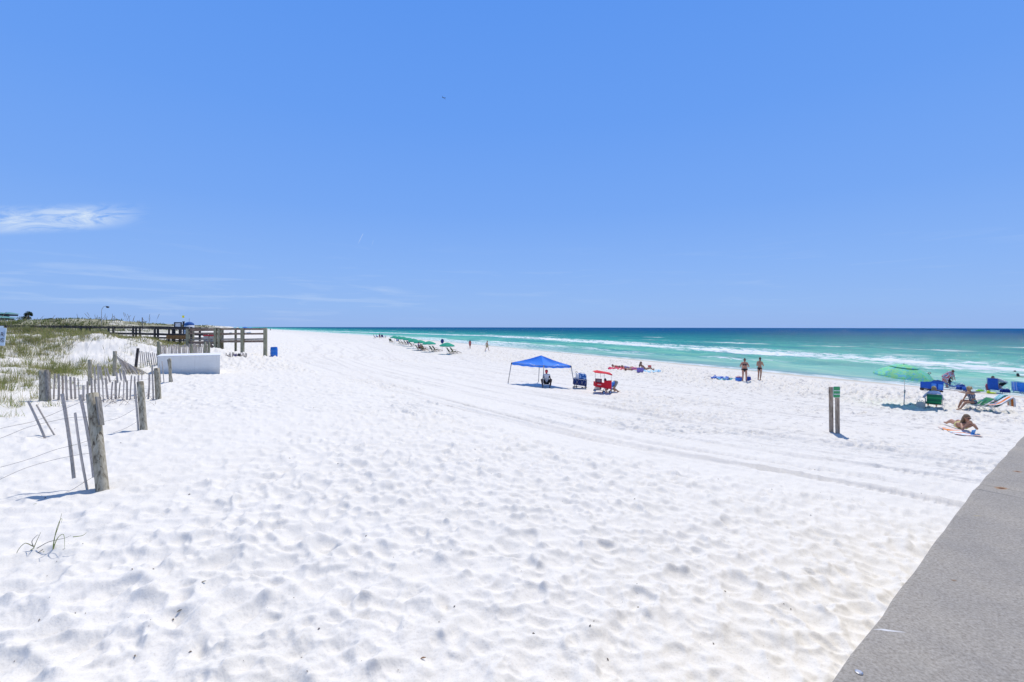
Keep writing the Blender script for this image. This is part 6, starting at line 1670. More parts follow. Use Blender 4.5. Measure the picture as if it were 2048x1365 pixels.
# reclining blue lounger between wagon and child
p = at(1912, 781)
beach_chair('royal blue lounge chair laid back between the wagon and the crawling child', p, R(-112), K_ROYAL, K_ROYAL and plain('blue_frame', (.02, .10, .4), .4), w=.6, back=.85, tilt=1.1, seat_z=.30)
bag(1921.5, 780.5, 13, 11, .35, cloth('royal_bag', (0.006, 0.05, 0.30)), 'dark blue beach bag standing at the foot of the blue lounge chair', hm=M['white'])
# person bending over by the tall blue chair
p = at(2012, 785)
B = Body((.0, -.16, .72), (.0, .20, .90), (.02, .50, 1.06), (-.20, .34, .45), (.22, .30, .40), (-.14, -.05, .05), (.14, .02, .05), look=(0, 1, -.5), kl=(0, 1, 0), kr=(0, 1, 0), el=(-1, 0, .1), er=(1, 0, .1), fat=1.05)
person('person in a pale shirt and black shorts bending over the tall blue chair', p + V3(0, .3, 0), toward_cam(p, -1.15), B, 'red', 'brown', 'short', [('shirt', cloth('shirt_pale', (0.62, 0.60, 0.58)), g_tee), ('shorts', K_BLACK, g_shorts)], scale=1.0)
p = at(1991, 787)
beach_chair('tall royal blue camping chair seen from behind with a pale headrest patch', p, toward_cam(p, PI - .4), K_ROYAL, plain('navy_frame', (.01, .04, .2), .4), w=.62, back=.82, tilt=.18, seat_z=.28)
p = at(2011, 787); bag(2010, 787.5, 14, 9, .4, cloth('navy_cooler', (0.008, 0.03, 0.22)), 'navy cool bag with white strap beside the tall blue chair', name='cool_bag', hm=M['white'])
for i, (px_, py_, lb) in enumerate(((2036, 789, 'blue and white striped beach chair near the frame edge'), (2049, 791, 'blue chair cut off by the frame edge'))):
    p = at(px_, py_)
    beach_chair(lb, p, toward_cam(p, .3 if i == 0 else .5), stripes('blue_white' + str(i), [(0.16, 0.36, 0.80), (0.66, 0.70, 0.84), (0.30, 0.48, 0.85), (0.66, 0.70, 0.84)], 0, 3.4) if i == 0 else K_MID, plain('blue_frame_b' + str(i), (.03, .15, .55), .4), w=.46, back=.62, tilt=.25, seat_z=.25, group=None)
# red six sided board, lime float, yellow toy
p = at(1977, 784)
o = MB(); k_ = p.y / F
n = 6; vs = []
for y_ in (-.015, .015): vs += [(8.6 * k_ * math.cos(a + .5), y_, 8.6 * k_ * math.sin(a + .5) + 8.0 * k_) for a in [i * PI / 3 for i in range(6)]]
o.add(vs, [tuple(range(5, -1, -1)), tuple(range(6, 12))] + [(i, (i + 1) % 6, 6 + (i + 1) % 6, 6 + i) for i in range(6)])
o.ball((0, -.02, 8.0 * k_), (.035, .02, .035), 10, 6)
o = o.build('toy_umbrella', cloth('red_pink', (0.62, 0.10, 0.14)), None); o.location = p; o.rotation_euler = (R(-12), 0, .5); tag(o, 'coral red six sided parasol lying on its rim against the tall blue chair', 'parasol')
p = at(1960, 784); o = MB().ball((0, 0, .08), (.30, .14, .07), 16, 8).tube([(-.18, 0, .13), (-.1, 0, .2), (.1, 0, .2), (.18, 0, .13)], .015, 6).build('float', plain('lime', (0.30, 0.75, 0.02), .4), None, smooth=True); o.location = p; tag(o, 'lime green swim float lying on the wet sand', 'float')
p = at(1983, 788); o = MB().ball((0, 0, .06), (.34, .16, .06), 16, 8).ball((-.22, 0, .14), (.10, .10, .09), 10, 8).build('inflatable', plain('acid_yellow', (0.62, 0.78, 0.02), .4), None, smooth=True); o.location = p; tag(o, 'acid yellow inflatable toy in front of the tall blue chair', 'inflatable')
p = at(1946, 785.5); o = MB().ball((0, 0, .04), (.55, .16, .035), 18, 8).beam((-.5, 0, .06), (.5, 0, .06), .03, .01).build('board', plain('dark_board', (0.05, 0.02, 0.04), .4), None, smooth=True); o.location = p; tag(o, 'dark skimboard lying flat in front of the lime float', 'board')
# swimmers
for i, (px_, py_, lb, rz) in enumerate(((2030, 748, 'swimmer with dark hair up to the shoulders, the farther one', .3), (2035.5, 753, 'swimmer with dark wet hair and arms spread, the nearer one', -.3))):
    r = ray(px_, py_); d = -HC / r.z; p = Vector((r.x * d, d, -1.28 - .05 * i))
    B = Body((0, 0, .80), (0, 0, 1.15), (0, .02, 1.50), (-.42, .25, 1.24), (.42, .25, 1.24), (-.12, 0, .05), (.12, 0, .05), el=(-1, -.2, .1), er=(1, -.2, .1))
    person(lb, p, rz, B, 'red', 'dark', 'bob', [('swimsuit', K_BLACK, g_suit)], res=.018)
# ---------------------------------------------------------------- blue pop-up canopy
pc = [G(1016, 766), G(1086, 775.5), G(1149.5, 775), G(1077, 764.5)]     # feet: left, front, right, back
cen = sum(pc, Vector()) / 4; d0 = cen.y; k_ = d0 / F
cn = thing('canopy_tent', 'bright blue pop-up canopy on four splayed grey legs over the squatting man', 'canopy', tuple(cen))
O = cen.copy()
tops = [P(1023, 726, pc[0].y * .985 + .2) , P(1087.5, 733, pc[1].y + .35), P(1142, 732, pc[2].y * .99 + .1), P(1079, 722, pc[3].y - .35)]
tops = [Vector((t_.x, t_.y, 0)) for t_ in tops]; ez = HC + (CY - 727.5) / F * d0
for t_ in tops: t_.z = ez
tops[1].z = HC + (CY - 731.5) / F * tops[1].y; tops[0].z = HC + (CY - 725.5) / F * tops[0].y; tops[2].z = HC + (CY - 731.5) / F * tops[2].y; tops[3].z = (tops[0].z + tops[2].z) / 2
apex = sum(tops, Vector()) / 4; apex.z = HC + (CY - 711.0) / F * apex.y
for a, b_ in zip(pc, tops):
    MB().tube([a - O - V3(0, 0, .05), b_ - O], .025, 8).build('leg', M['grey_metal'], cn, smooth=True)
    MB().box(b_ - O - V3(0, 0, .07), (.06, .06, .12)).build('joint', M['black'], cn)
for i in range(4):
    a, b_ = tops[i] - O, tops[(i + 1) % 4] - O; md = (a + b_) / 2
    mb = MB(); mb.tube([a + V3(0, 0, -.12), md + V3(0, 0, .06), b_ + V3(0, 0, -.12)], .009, 6); mb.tube([a, md + V3(0, 0, -.08), b_], .009, 6); mb.build('truss', M['steel'], cn, smooth=True)
ax = apex - O
MB().tube([ax - V3(0, 0, .5), ax], .014, 6).build('centre_pole', M['steel'], cn, smooth=True)
mb = MB()
for i in range(4):
    a, b_ = tops[i] - O, tops[(i + 1) % 4] - O
    out = ((a + b_) / 2 - Vector((ax.x, ax.y, a.z))).normalized(); out.z = 0
    rows = []
    for j in range(13):
        f_ = j / 12
        r = []
        for q in range(13):
            g_ = q / 12
            e = a.lerp(b_, g_); pt_ = ax.lerp(e, f_)
            sag = -.10 * math.sin(PI * g_) * math.sin(PI * f_ * .9) - .04 * math.sin(PI * f_)
            pt_ = pt_ + V3(0, 0, sag + .006 * math.sin(g_ * 21 + f_ * 9) * f_)
            r.append(pt_)
        rows.append(r)
    drop = .13
    rows.append([p_ + V3(0, 0, -drop * .5 + .0) + out * .012 for p_ in rows[-1]]); rows.append([p_ + V3(0, 0, -drop * .5 - .015 * math.sin(q * 1.9)) for q, p_ in enumerate(rows[-1])])
    mb.sheet(rows)
bm_ = cloth('canopy_blue', (0.03, 0.27, 0.92), .75, .05, 2, trans=.12)
mb.build('canopy_top', bm_, cn, smooth=True)

# ---------------------------------------------------------------- wagons
def wheel(parent, c, r, w, ax=(0, 1, 0), hub=None, tyre=None):
    c = Vector(c); a = Vector(ax).normalized()
    wh = MB().tube([c - a * w / 2, c - a * w * .42, c + a * w * .42, c + a * w / 2], [r * .86, r, r, r * .86], 20).build('wheel', tyre or M['black'], parent)
    h = MB(); h.tube([c - a * (w / 2 + .012), c + a * (w / 2 + .012)], r * .56, 14)
    h.build('hub', hub or M['steel'], wh)
    return wh
# navy wagon loaded with a patterned bag
p = G(1161, 778); k_ = p.y / F
wg = thing('beach_wagon', 'navy folding wagon piled high, with white trim and an upright handle', 'wagon', tuple(p))
def X_(x, y, z=0): return Vector(((x - 1161) * k_, z, (778 - y) * k_))
NV = cloth('wagon_navy', (0.010, 0.035, 0.16))
def skew_box(mb, quad, depth):
    q = [Vector(v) for v in quad]; b2 = [v + Vector((0, depth, 0)) for v in q]
    mb.add(q + b2, [(0, 1, 2, 3), (7, 6, 5, 4), (0, 4, 5, 1), (1, 5, 6, 2), (2, 6, 7, 3), (3, 7, 4, 0)])
mb = MB(); skew_box(mb, [X_(1147.5, 770), X_(1173.5, 773.5), X_(1174, 760), X_(1149, 757)], .5); mb.build('basket', NV, wg, bevel=.02)
mb = MB(); mb.tube([X_(1148.5, 757.5, -.01), X_(1175, 761, -.01), X_(1175, 761, .51), X_(1148.5, 757.5, .51), X_(1148.5, 757.5, -.01)], .013, 6); mb.build('rim', M['white'], wg, smooth=True)
mb = MB()
for a, b_ in (((1150, 770), (1158, 759)), ((1158, 771), (1150, 758)), ((1161, 771), (1167, 761)), ((1167, 772.5), (1161, 760)), ((1168, 772), (1173, 762))): mb.tube([X_(*a, -.015), X_(*b_, -.015)], .007, 5)
mb.build('frame', M['steel'], wg, smooth=True)
mb = MB(); mb.tube([X_(1151, 757.5, .02), X_(1153, 747, .02)], .012, 6); mb.build('handle', M['grey_metal'], wg, smooth=True)
mb = MB(); cc = X_(1153, 745.3, .02); rr = 1.7 * k_; mb.tube([cc + V3(rr * math.cos(a), 0, rr * math.sin(a)) for a in [i * PI / 8 for i in range(17)]], .012, 6); mb.build('grip', M['black'], wg, smooth=True)
for x_, y_, z_ in ((1147.5, 775, 0), (1155, 775.6, .5), (1164.5, 777, 0), (1173.8, 777, .5)): wheel(wg, X_(x_, y_, z_), 2.1 * k_, .06)
mb = MB(); mb.tube([X_(1148, 772.5, .02), X_(1174, 776, .02)], .012, 6); mb.build('axle_bar', M['black'], wg)
PB = spotted('shell_print', (0.02, 0.12, 0.40), (0.35, 0.55, 0.80), 8, .52)
bgo = thing('cool_bag', 'blue and white shell patterned cool bag riding on the navy wagon', 'bag', tuple(p))
mb = MB(); skew_box(mb, [X_(1158, 759, .05), X_(1173.5, 761, .05), X_(1173.5, 750, .08), X_(1158.5, 747.5, .08)], .38); mb.build('bag_body', PB, bgo, bevel=.04)
mb = MB(); mb.tube([X_(1161, 748, .25), X_(1163, 746, .25), X_(1169, 747, .25), X_(1171, 749, .25)], .012, 6); mb.build('handle', M['steel'], bgo, smooth=True)
bx = thing('cooler', 'white cooler tucked behind the patterned bag in the navy wagon', 'cooler', tuple(p))
mb = MB(); skew_box(mb, [X_(1152.5, 758, .08), X_(1158, 759, .08), X_(1158.5, 750, .08), X_(1154, 749.5, .08)], .36); mb.build('cooler_body', M['white_plastic'], bx, bevel=.02)
mb = MB(); skew_box(mb, [X_(1152, 749.6, .06), X_(1159, 750.5, .06), X_(1159, 749.2, .06), X_(1152.3, 748.3, .06)], .40); mb.build('lid', M['white_plastic'], bx, bevel=.01)

# red stroller wagon with its sun roof
p = G(1208, 787); k_ = p.y / F
wr = thing('beach_wagon', 'red wagon with tall posts and a narrow red sun roof', 'wagon', tuple(p))
def Y_(x, y, z=0): return Vector(((x - 1208) * k_, z, (787 - y) * k_))
RD = cloth('wagon_red', (0.78, 0.015, 0.03)); RD2 = cloth('wagon_darkred', (0.20, 0.006, 0.02))
mb = MB(); skew_box(mb, [Y_(1190, 774), Y_(1223, 779), Y_(1223.5, 770), Y_(1190.5, 765)], .58); mb.build('basket', RD, wr, bevel=.02)
mb = MB(); skew_box(mb, [Y_(1208.5, 777, -.02), Y_(1223, 779, -.02), Y_(1223.5, 761.3, -.02), Y_(1208.5, 762, -.02)], .10); mb.build('side_panel', RD, wr, bevel=.02)
mb = MB(); skew_box(mb, [Y_(1190.5, 766, .02), Y_(1204, 768, .02), Y_(1204, 758.3, .02), Y_(1190.5, 757.5, .02)], .06); mb.build('seat_back', RD2, wr, bevel=.015)
mb = MB(); skew_box(mb, [Y_(1193, 764, -.005), Y_(1201, 765, -.005), Y_(1201, 759, -.005), Y_(1193, 758.6, -.005)], .03); mb.build('mesh_window', cloth('mesh_grey', (0.22, 0.17, 0.20)), wr)
mb = MB()
for x_, yb_, yt_, z_ in ((1190.5, 767, 745.5, 0), (1204.5, 758, 747, .55), (1208.5, 760, 747, 0), (1222.5, 762, 750.5, .0)): mb.tube([Y_(x_, yb_, z_), Y_(x_, yt_, z_)], .009, 6)
mb.build('roof_post', M['grey_metal'], wr, smooth=True)
rows = [[Y_(1188.5, 745, .62), Y_(1198, 743.3, .62), Y_(1209, 745.4, .62), Y_(1223, 747.8, .62)], [Y_(1188.5, 744.6, .3), Y_(1198, 743.6, .3), Y_(1209, 745.7, .3), Y_(1223.5, 748.3, .3)], [Y_(1188.6, 744.9, -.05), Y_(1198, 746.5, -.05), Y_(1210, 747.3, -.05), Y_(1224, 749.4, -.05)], [Y_(1188.6, 745.6, -.06), Y_(1198, 747.1, -.06), Y_(1210, 748, -.06), Y_(1224, 751.4, -.06)]]
MB().sheet(rows, .012).build('sun_roof', RD, wr, smooth=False)
for x_, y_, z_ in ((1189.5, 781, 0), (1204, 780, .6), (1207.5, 785, 0), (1221.5, 785, .1)):
    wheel(wr, Y_(x_, y_, z_), 3.1 * k_ if x_ > 1205 else 2.7 * k_, .09, hub=plain('hub_pale', (.42, .50, .72), .5))
mb = MB(); mb.tube([Y_(1190, 775, .02), Y_(1189.5, 781, .02)], .015, 6); mb.tube([Y_(1207.5, 778, .02), Y_(1207.5, 785, .02)], .015, 6); mb.tube([Y_(1221.5, 779, .1), Y_(1221.5, 785, .1)], .015, 6); mb.tube([Y_(1189.5, 781, .3), Y_(1221.5, 785, .3)], .014, 6); mb.build('frame', M['black'], wr, smooth=True)
# pale worn lettering on its side : short unreadable white marks
mb = MB()
for i in range(7): mb.add([Y_(1195 + i * 1.05, 769.9 + i * .16, -.006), Y_(1195.75 + i * 1.05, 770.0 + i * .16, -.006), Y_(1195.7 + i * 1.05, 768.5 + i * .16 + .3 * (i % 2), -.006), Y_(1195.1 + i * 1.05, 768.6 + i * .16 - .25 * (i % 3 == 0), -.006)], [(0, 1, 2, 3)])
mb.build('lettering', M['white'], wr)
o = thing('backpack', 'black backpack poking over the side of the red wagon', 'bag', tuple(p)); MB().ball(Y_(1212.5, 762, .3), (2.6 * k_, .15, 3.6 * k_), 14, 10).ball(Y_(1212.5, 764, .2), (1.9 * k_, .10, 1.7 * k_), 12, 8).build('bag_body', M['black'], o, smooth=True)
MB().tube([Y_(1211, 759.5, .3), Y_(1212.3, 757.8, .3), Y_(1213.8, 759.5, .3)], .01, 6).build('handle', M['black'], o)
o = thing('cooler', 'white cooler box standing on the sand under the red wagon', 'cooler', tuple(p)); MB().box(Y_(1198, 779.5, .45), (8 * k_, .3, 6.6 * k_)).build('cooler_body', plain('cream', (.7, .68, .6), .6), o, bevel=.02); MB().box(Y_(1198, 775.8, .45), (8.6 * k_, .33, 1.1 * k_)).build('lid', M['white_plastic'], o, bevel=.01)

# royal blue wagon seen end on
p = G(1876, 784.5); k_ = p.y / F
wb = thing('beach_wagon', 'royal blue wagon with two pale blue mesh pockets and a tall loop handle', 'wagon', tuple(p))
def Z_(x, y, z=0): return Vector(((x - 1876) * k_, z, (784.5 - y) * k_))
mb = MB(); skew_box(mb, [Z_(1861, 778.5), Z_(1887, 782), Z_(1888, 764), Z_(1862, 760)], .8); mb.build('basket', K_ROYAL, wb, bevel=.03)
mb = MB(); mb.tube([Z_(1861.5, 760.5, -.02), Z_(1888.5, 763.5, -.02), Z_(1890, 763.5, .8), Z_(1863, 760.5, .8), Z_(1861.5, 760.5, -.02)], .018, 6); mb.build('rim', K_NAVY, wb, smooth=True)
for x0, x1 in ((1862.5, 1871.5), (1875.5, 1884.5)):
    mb = MB(); skew_box(mb, [Z_(x0, 777 + (x0 - 1861) * .13, -.03), Z_(x1, 777 + (x1 - 1861) * .13, -.03), Z_(x1, 766.5 + (x1 - 1861) * .13, -.05), Z_(x0, 766.5 + (x0 - 1861) * .13, -.05)], .04); mb.build('pocket', cloth('pocket_blue', (0.08, 0.30, 0.85)), wb, bevel=.01)
mb = MB(); skew_box(mb, [Z_(1861, 781.5, .01), Z_(1887, 785, .01), Z_(1887, 782.3, .01), Z_(1861, 778.8, .01)], .78); mb.build('chassis', M['black'], wb)
mb = MB(); mb.tube([Z_(1876.5, 762, .7), Z_(1877.3, 751, .7)], .018, 8); mb.build('handle', M['black'], wb, smooth=True)
mb = MB(); cc = Z_(1877.8, 748.8, .7); mb.tube([cc + V3(3.2 * k_ * math.cos(a), 0, 1.6 * k_ * math.sin(a)) for a in [i * PI / 8 for i in range(17)]], .02, 8); mb.build('grip', M['black'], wb, smooth=True)
BR = plain('wheel_brown', (0.07, 0.03, 0.025), .8)
for x_, y_, z_ in ((1861.5, 781.5, .1), (1884, 785, .1), (1864, 781, .75), (1888, 784, .75)): wheel(wb, Z_(x_, y_, z_), 3.2 * k_, .14, (1, .1, 0), hub=M['dark'], tyre=BR)

# ---------------------------------------------------------------- tilted green parasol by the chairs
p = G(1807.5, 812); k_ = p.y / F
um = thing('beach_umbrella', 'large lime and aqua patterned parasol tilted beside the green chair', 'umbrella', tuple(p))
def U_(x, y, z=0): return Vector(((x - 1807.5) * k_, z, (812 - y) * k_))
m, t, b = nt('tropical_print')
co = objco(t); f = noise(t, co, 4.6, 4, .6, 1.2); f2 = noise(t, co, 7.0, 3, .6, .8)
c = ramp(t, f, [(.40, (0.14, 0.74, 0.44)), (.47, (0.46, 0.82, 0.26)), (.54, (0.22, 0.76, 0.54)), (.62, (0.20, 0.60, 0.70))])
c = mixc(t, ramp(t, f2, [(.55, (0, 0, 0)), (.62, (1, 1, 1))]), c, (0.13, 0.74, 0.40))
lk(t, c, b.inputs['Base Color']); b.inputs['Roughness'].default_value = .8
trn = t.nodes.new('ShaderNodeBsdfTranslucent'); lk(t, c, trn.inputs[0]); mx = t.nodes.new('ShaderNodeMixShader'); mx.inputs[0].default_value = .18
lk(t, b.outputs[0], mx.inputs[1]); lk(t, trn.outputs[0], mx.inputs[2]); lk(t, mx.outputs[0], t.nodes['Material Output'].inputs['Surface'])
TRO = m
TEALV = cloth('teal_panel', (0.04, 0.58, 0.40), .8, .05, 3, trans=.25)
apx = U_(1812.5, 731.5, .15); rad_ = 46.5 * k_
tilt = Matrix.Rotation(R(3), 3, 'Y') @ Matrix.Rotation(R(5), 3, 'X')
def cpoint(a, f_, vent=0):
    r = rad_ * math.sin(f_ * 1.02) / math.sin(1.02); z_ = -0.36 * rad_ * (1 - math.cos(f_ * 1.25)) / (1 - math.cos(1.25)) - .08 * rad_ * f_
    v = Vector((r * math.cos(a), r * math.sin(a), z_ + vent))
    return apx + tilt @ v
for i in range(8):
    a0, a1 = i * PI / 4 + .2, (i + 1) * PI / 4 + .2
    rows = []
    for j in range(4, 15):
        f_ = j / 14; r = []
        for q in range(7):
            g_ = q / 6; A_ = cpoint(a0, f_); B_ = cpoint(a1, f_); v = A_.lerp(B_, g_); v.z -= .03 * math.sin(PI * g_) * f_ * f_
            r.append(v)
        rows.append(r)
    rows.append([v + V3(0, 0, -.07 - .01 * (q % 2)) for q, v in enumerate(rows[-1])])
    MB().sheet(rows, .004).build('canopy_panel', TEALV if i in (7,) else TRO, um, smooth=False)
vent = MB()
for i in range(8):
    a0, a1 = i * PI / 4 + .2, (i + 1) * PI / 4 + .2
    vent.sheet([[cpoint(a0, j / 14, .045).lerp(cpoint(a1, j / 14, .045), q / 4) for q in range(5)] for j in range(0, 7)], .004)
vent.build('vent_top', TRO, um)
for i in range(8):
    a0 = i * PI / 4 + .2; MB().tube([cpoint(a0, j / 7) - V3(0, 0, .015) for j in range(8)], .005, 5).build('rib', M['steel'], um, smooth=True)
MB().ball(apx + V3(0, 0, .05), .035, 10, 8).build('finial', M['black'], um, smooth=True)
MB().tube([U_(1807.5, 815), U_(1809.5, 783)], .022, 10).build('pole', M['steel'], um, smooth=True)
MB().tube([U_(1809.5, 784), apx], .015, 10).build('upper_pole', M['white'], um, smooth=True)
MB().tube([U_(1809.2, 786), U_(1809.5, 780.5)], .035, 10).build('tilt_joint', M['grey_metal'], um, smooth=True)
g = G(1824, 811.5); o = MB().ball((0, 0, .04), (.14, .06, .035), 10, 6).ball((.2, .05, .04), (.14, .06, .035), 10, 6).tube([(-.05, -.05, .05), (0, 0, .1), (-.05, .05, .05)], .01, 5).build('sandals', M['black'], None, smooth=True); o.location = g; tag(o, 'pair of dark sandals in the shade of the lime parasol', 'sandals')

# ---------------------------------------------------------------- twin posts with the small green sign
ps = G(1663, 865); pr_ = G(1675.5, 867.5); k_ = ps.y / F
sp_ = thing('sign_post', 'pair of tall square wooden posts carrying a small green sign', 'sign', tuple(ps))
O = ps.copy()
def post2(b_, top_y, wpx, topx):
    d = b_.y; t_ = P(topx, top_y, d) - O; a = b_ - O - V3(0, 0, .35); w = wpx / F * d * .90
    mb = MB(); vd = Vector((b_.x, b_.y, 0)).normalized(); mb.beam(a, t_, w, w * .7, vd); return mb.build('post', M['brown_wood'], sp_, bevel=.006)
post2(ps, 774.5, 8.2, 1661.7); post2(pr_, 773.5, 8.4, 1674.2)
GS = plain('sign_green', (0.035, 0.34, 0.11), .4, 0, .1, 14)
d = pr_.y - .12
def rr_panel(cx_, cy_, w, h, r, d_, th, mat, name, parent, O_):
    c_ = P(cx_, cy_, d_) - O_; w = w / F * d_; h = h / F * d_; r = r / F * d_; vs = []
    for sx, sz, a0 in ((1, 1, 0), (-1, 1, 90), (-1, -1, 180), (1, -1, 270)):
        for q in range(5):
            a = R(a0 + q * 22.5); vs.append((c_.x + sx * (w / 2 - r) + r * math.cos(a), c_.y, c_.z + sz * (h / 2 - r) + r * math.sin(a)))
    n = len(vs); vs += [(x, y + th, z) for x, y, z in vs]
    fs = [tuple(range(n)), tuple(range(2 * n - 1, n - 1, -1))] + [(i, (i + 1) % n, n + (i + 1) % n, n + i) for i in range(n)]
    return MB().add(vs, fs).build(name, mat, parent)
rr_panel(1673.4, 784.6, 14.2, 22.6, 2.2, d, .012, M['white'], 'border', sp_, O)
rr_panel(1673.4, 784.6, 13.2, 21.6, 1.9, d - .003, .004, GS, 'panel', sp_, O)
# worn white wording, two lines too far away to read
for row, y_ in enumerate((781.9, 788.9)):
    mb = MB()
    x_ = 1667.6
    while x_ < 1679.4:
        w_ = random.uniform(.7, 1.5)
        mb.box(P(x_ + w_ / 2, y_ + random.uniform(-.15, .15), d - .006) - O, (w_ / F * d * .86, .002, random.uniform(1.3, 2.0) / F * d)); x_ += w_ + .12
    mb.build('lettering', M['white'], sp_)

# ---------------------------------------------------------------- row of green umbrellas and their wooden chairs
UG = cloth('umbrella_green', (0.008, 0.46, 0.28), .8, .06, 3, trans=.18)
CHW = plain('chair_wood', (0.40, 0.29, 0.18), .7, 0, .15); CHG = cloth('chair_green', (0.012, 0.085, 0.045))
def row_umbrella(label, rad_, ht):
    o = thing('beach_umbrella', label, 'umbrella', (0, 0, 0), 0, 'green umbrellas in a row along the beach')
    n = 8; mb = MB()
    for i in range(n):
        a0, a1 = i * 2 * PI / n, (i + 1) * 2 * PI / n; rows = []
        for j in range(0, 8):
            f_ = j / 7; r = rad_ * f_; z_ = ht - .42 * (f_ ** 1.7)
            A_ = V3(r * math.cos(a0), r * math.sin(a0), z_); B_ = V3(r * math.cos(a1), r * math.sin(a1), z_)
            rows.append([A_.lerp(B_, q / 4) - V3(0, 0, .02 * math.sin(PI * q / 4) * f_) for q in range(5)])
        rows.append([v - V3(0, 0, .09) for v in rows[-1]])
        mb.sheet(rows, .006)
    mb.build('canopy', UG, o)
    MB().tube([(0, 0, -.2), (0, 0, ht)], .024, 8).build('pole', M['white'], o, smooth=True)
    MB().ball((0, 0, ht + .02), .04, 8, 6).build('finial', M['white'], o, smooth=True)
    for i in range(n):
        a = i * 2 * PI / n; MB().tube([(0, 0, ht - .45), (rad_ * .6 * math.cos(a), rad_ * .6 * math.sin(a), ht - .42 * .6 ** 1.7 - .01)], .008, 4).build('strut', M['white'], o)
    return o
UMB = [(894, 709, 685.8, 'nearest green umbrella of the row, standing apart over two empty chairs'),
       (858.5, 704.5, 682.8, 'second green umbrella of the row, over two empty slatted chairs'),
       (840, 700.7, 680.6, 'third green umbrella of the row, above the person in pink'),
       (827.5, 697, 678, 'fourth green umbrella of the row, behind the person in pink'),
       (817, 693.7, 676, 'fifth green umbrella of the row, overlapping its neighbours'),
       (806, 691, 673.9, 'sixth green umbrella of the row, over dark folded chairs'),
       (798, 688.5, 673.0, 'seventh green umbrella of the row, second from its far end'),
       (789, 686.5, 672.2, 'farthest green umbrella of the row, beside a white backed chair')]
proto = None
for (px_, py_, yt, lb) in UMB:
    g = G(px_, py_); ht = (py_ - yt) / F * g.y
    if proto is None: o = proto = row_umbrella(lb, 1.12, ht); h0 = ht
    else: o = clone(proto, label=lb)
    o.location = g; o.rotation_euler = (random.uniform(-.05, .05), random.uniform(-.04, .04), random.uniform(0, 1)); o.scale = (1, 1, ht / h0)
def row_chair(label, mat, group='wooden lounge chairs under the green umbrellas'):
    o = thing('lounge_chair', label, 'chair', (0, 0, 0), 0, group)
    w = .58
    MB().sheet([[(-w / 2 + w * i / 4, -.30 - .36 * j / 6, .34 + .58 * j / 6) for i in range(5)] for j in range(7)], .02).build('backrest', mat, o, smooth=True)
    MB().sheet([[(-w / 2 + w * i / 4, -.30 + .55 * j / 6, .34 + .04 * j / 6 - .03 * math.sin(PI * j / 6)) for i in range(5)] for j in range(7)], .02).build('seat', mat, o, smooth=True)
    for sx in (-1, 1):
        x_ = sx * (w / 2 + .02)
        MB().beam((x_, -.70, .98), (x_, .0, -.02), .035, .05, (1, 0, 0)).build('back_frame', CHW, o)
        MB().beam((x_, -.62, -.02), (x_, .28, .42), .035, .05, (1, 0, 0)).build('leg', CHW, o)
        MB().beam((x_, .28, .40), (x_, .34, -.02), .035, .05, (1, 0, 0)).build('leg', CHW, o)
        MB().beam((x_ * 1.05, -.40, .60), (x_ * 1.05, .28, .58), .07, .025).build('armrest', CHW, o)
    MB().beam((-w / 2, .30, .37), (-w / 2, 1.0, .16), .035, .04).beam((w / 2, .30, .37), (w / 2, 1.0, .16), .035, .04).beam((-w / 2, .98, .17), (w / 2, .98, .17), .05, .03).beam((-w / 2, .92, .17), (-w / 2, .98, -.02), .03, .03).beam((w / 2, .92, .17), (w / 2, .98, -.02), .03, .03).beam((-w / 2, .7, .25), (w / 2, .7, .25), .06, .02).beam((-w / 2, .5, .31), (w / 2, .5, .31), .06, .02).build('footrest', CHW, o)
    return o
rzS = facing(.898, .44)
CH = [(902, 708.5, 'green backed slatted chair next to the pole of the nearest umbrella'), (909, 707.7, 'green backed slatted chair on the sea side under the nearest umbrella'),
      (867, 704.2, 'green backed slatted chair next to the pole of the second umbrella'), (872.5, 703.4, 'green backed slatted chair on the sea side of the second umbrella'),
      (850, 700.3, 'empty brownish slatted chair between the second and third umbrellas'), (825, 693.5, 'green backed chair alone between the fourth umbrella and the person in pink'),
      (814, 690.2, 'dark backed chair under the fifth umbrella'), (807, 689.6, 'dark backed chair under the sixth umbrella'), (801.5, 688.0, 'dark backed chair under the seventh umbrella')]
proto = None
for i, (px_, py_, lb) in enumerate(CH):
    g = G(px_, py_)
    if proto is None: o = proto = row_chair(lb, CHG)
    else: o = clone(proto, label=lb)
    o.location = g; o.rotation_euler = (0, 0, rzS + random.uniform(-.08, .08))
o = clone(proto, G(782, 685.2), rzS - 1.3, 'dark wooden chair standing outside the far end of the umbrella row', 'wooden lounge chairs under the green umbrellas')
o = row_chair('white and blue backed chair under the farthest umbrella', stripes('white_blue_back', [(0.7, .75, .8), (0.05, .25, .5)], 2, 1.6)); o.location = G(795, 684.5); o.rotation_euler = (0, 0, toward_cam(G(795, 684.5)))
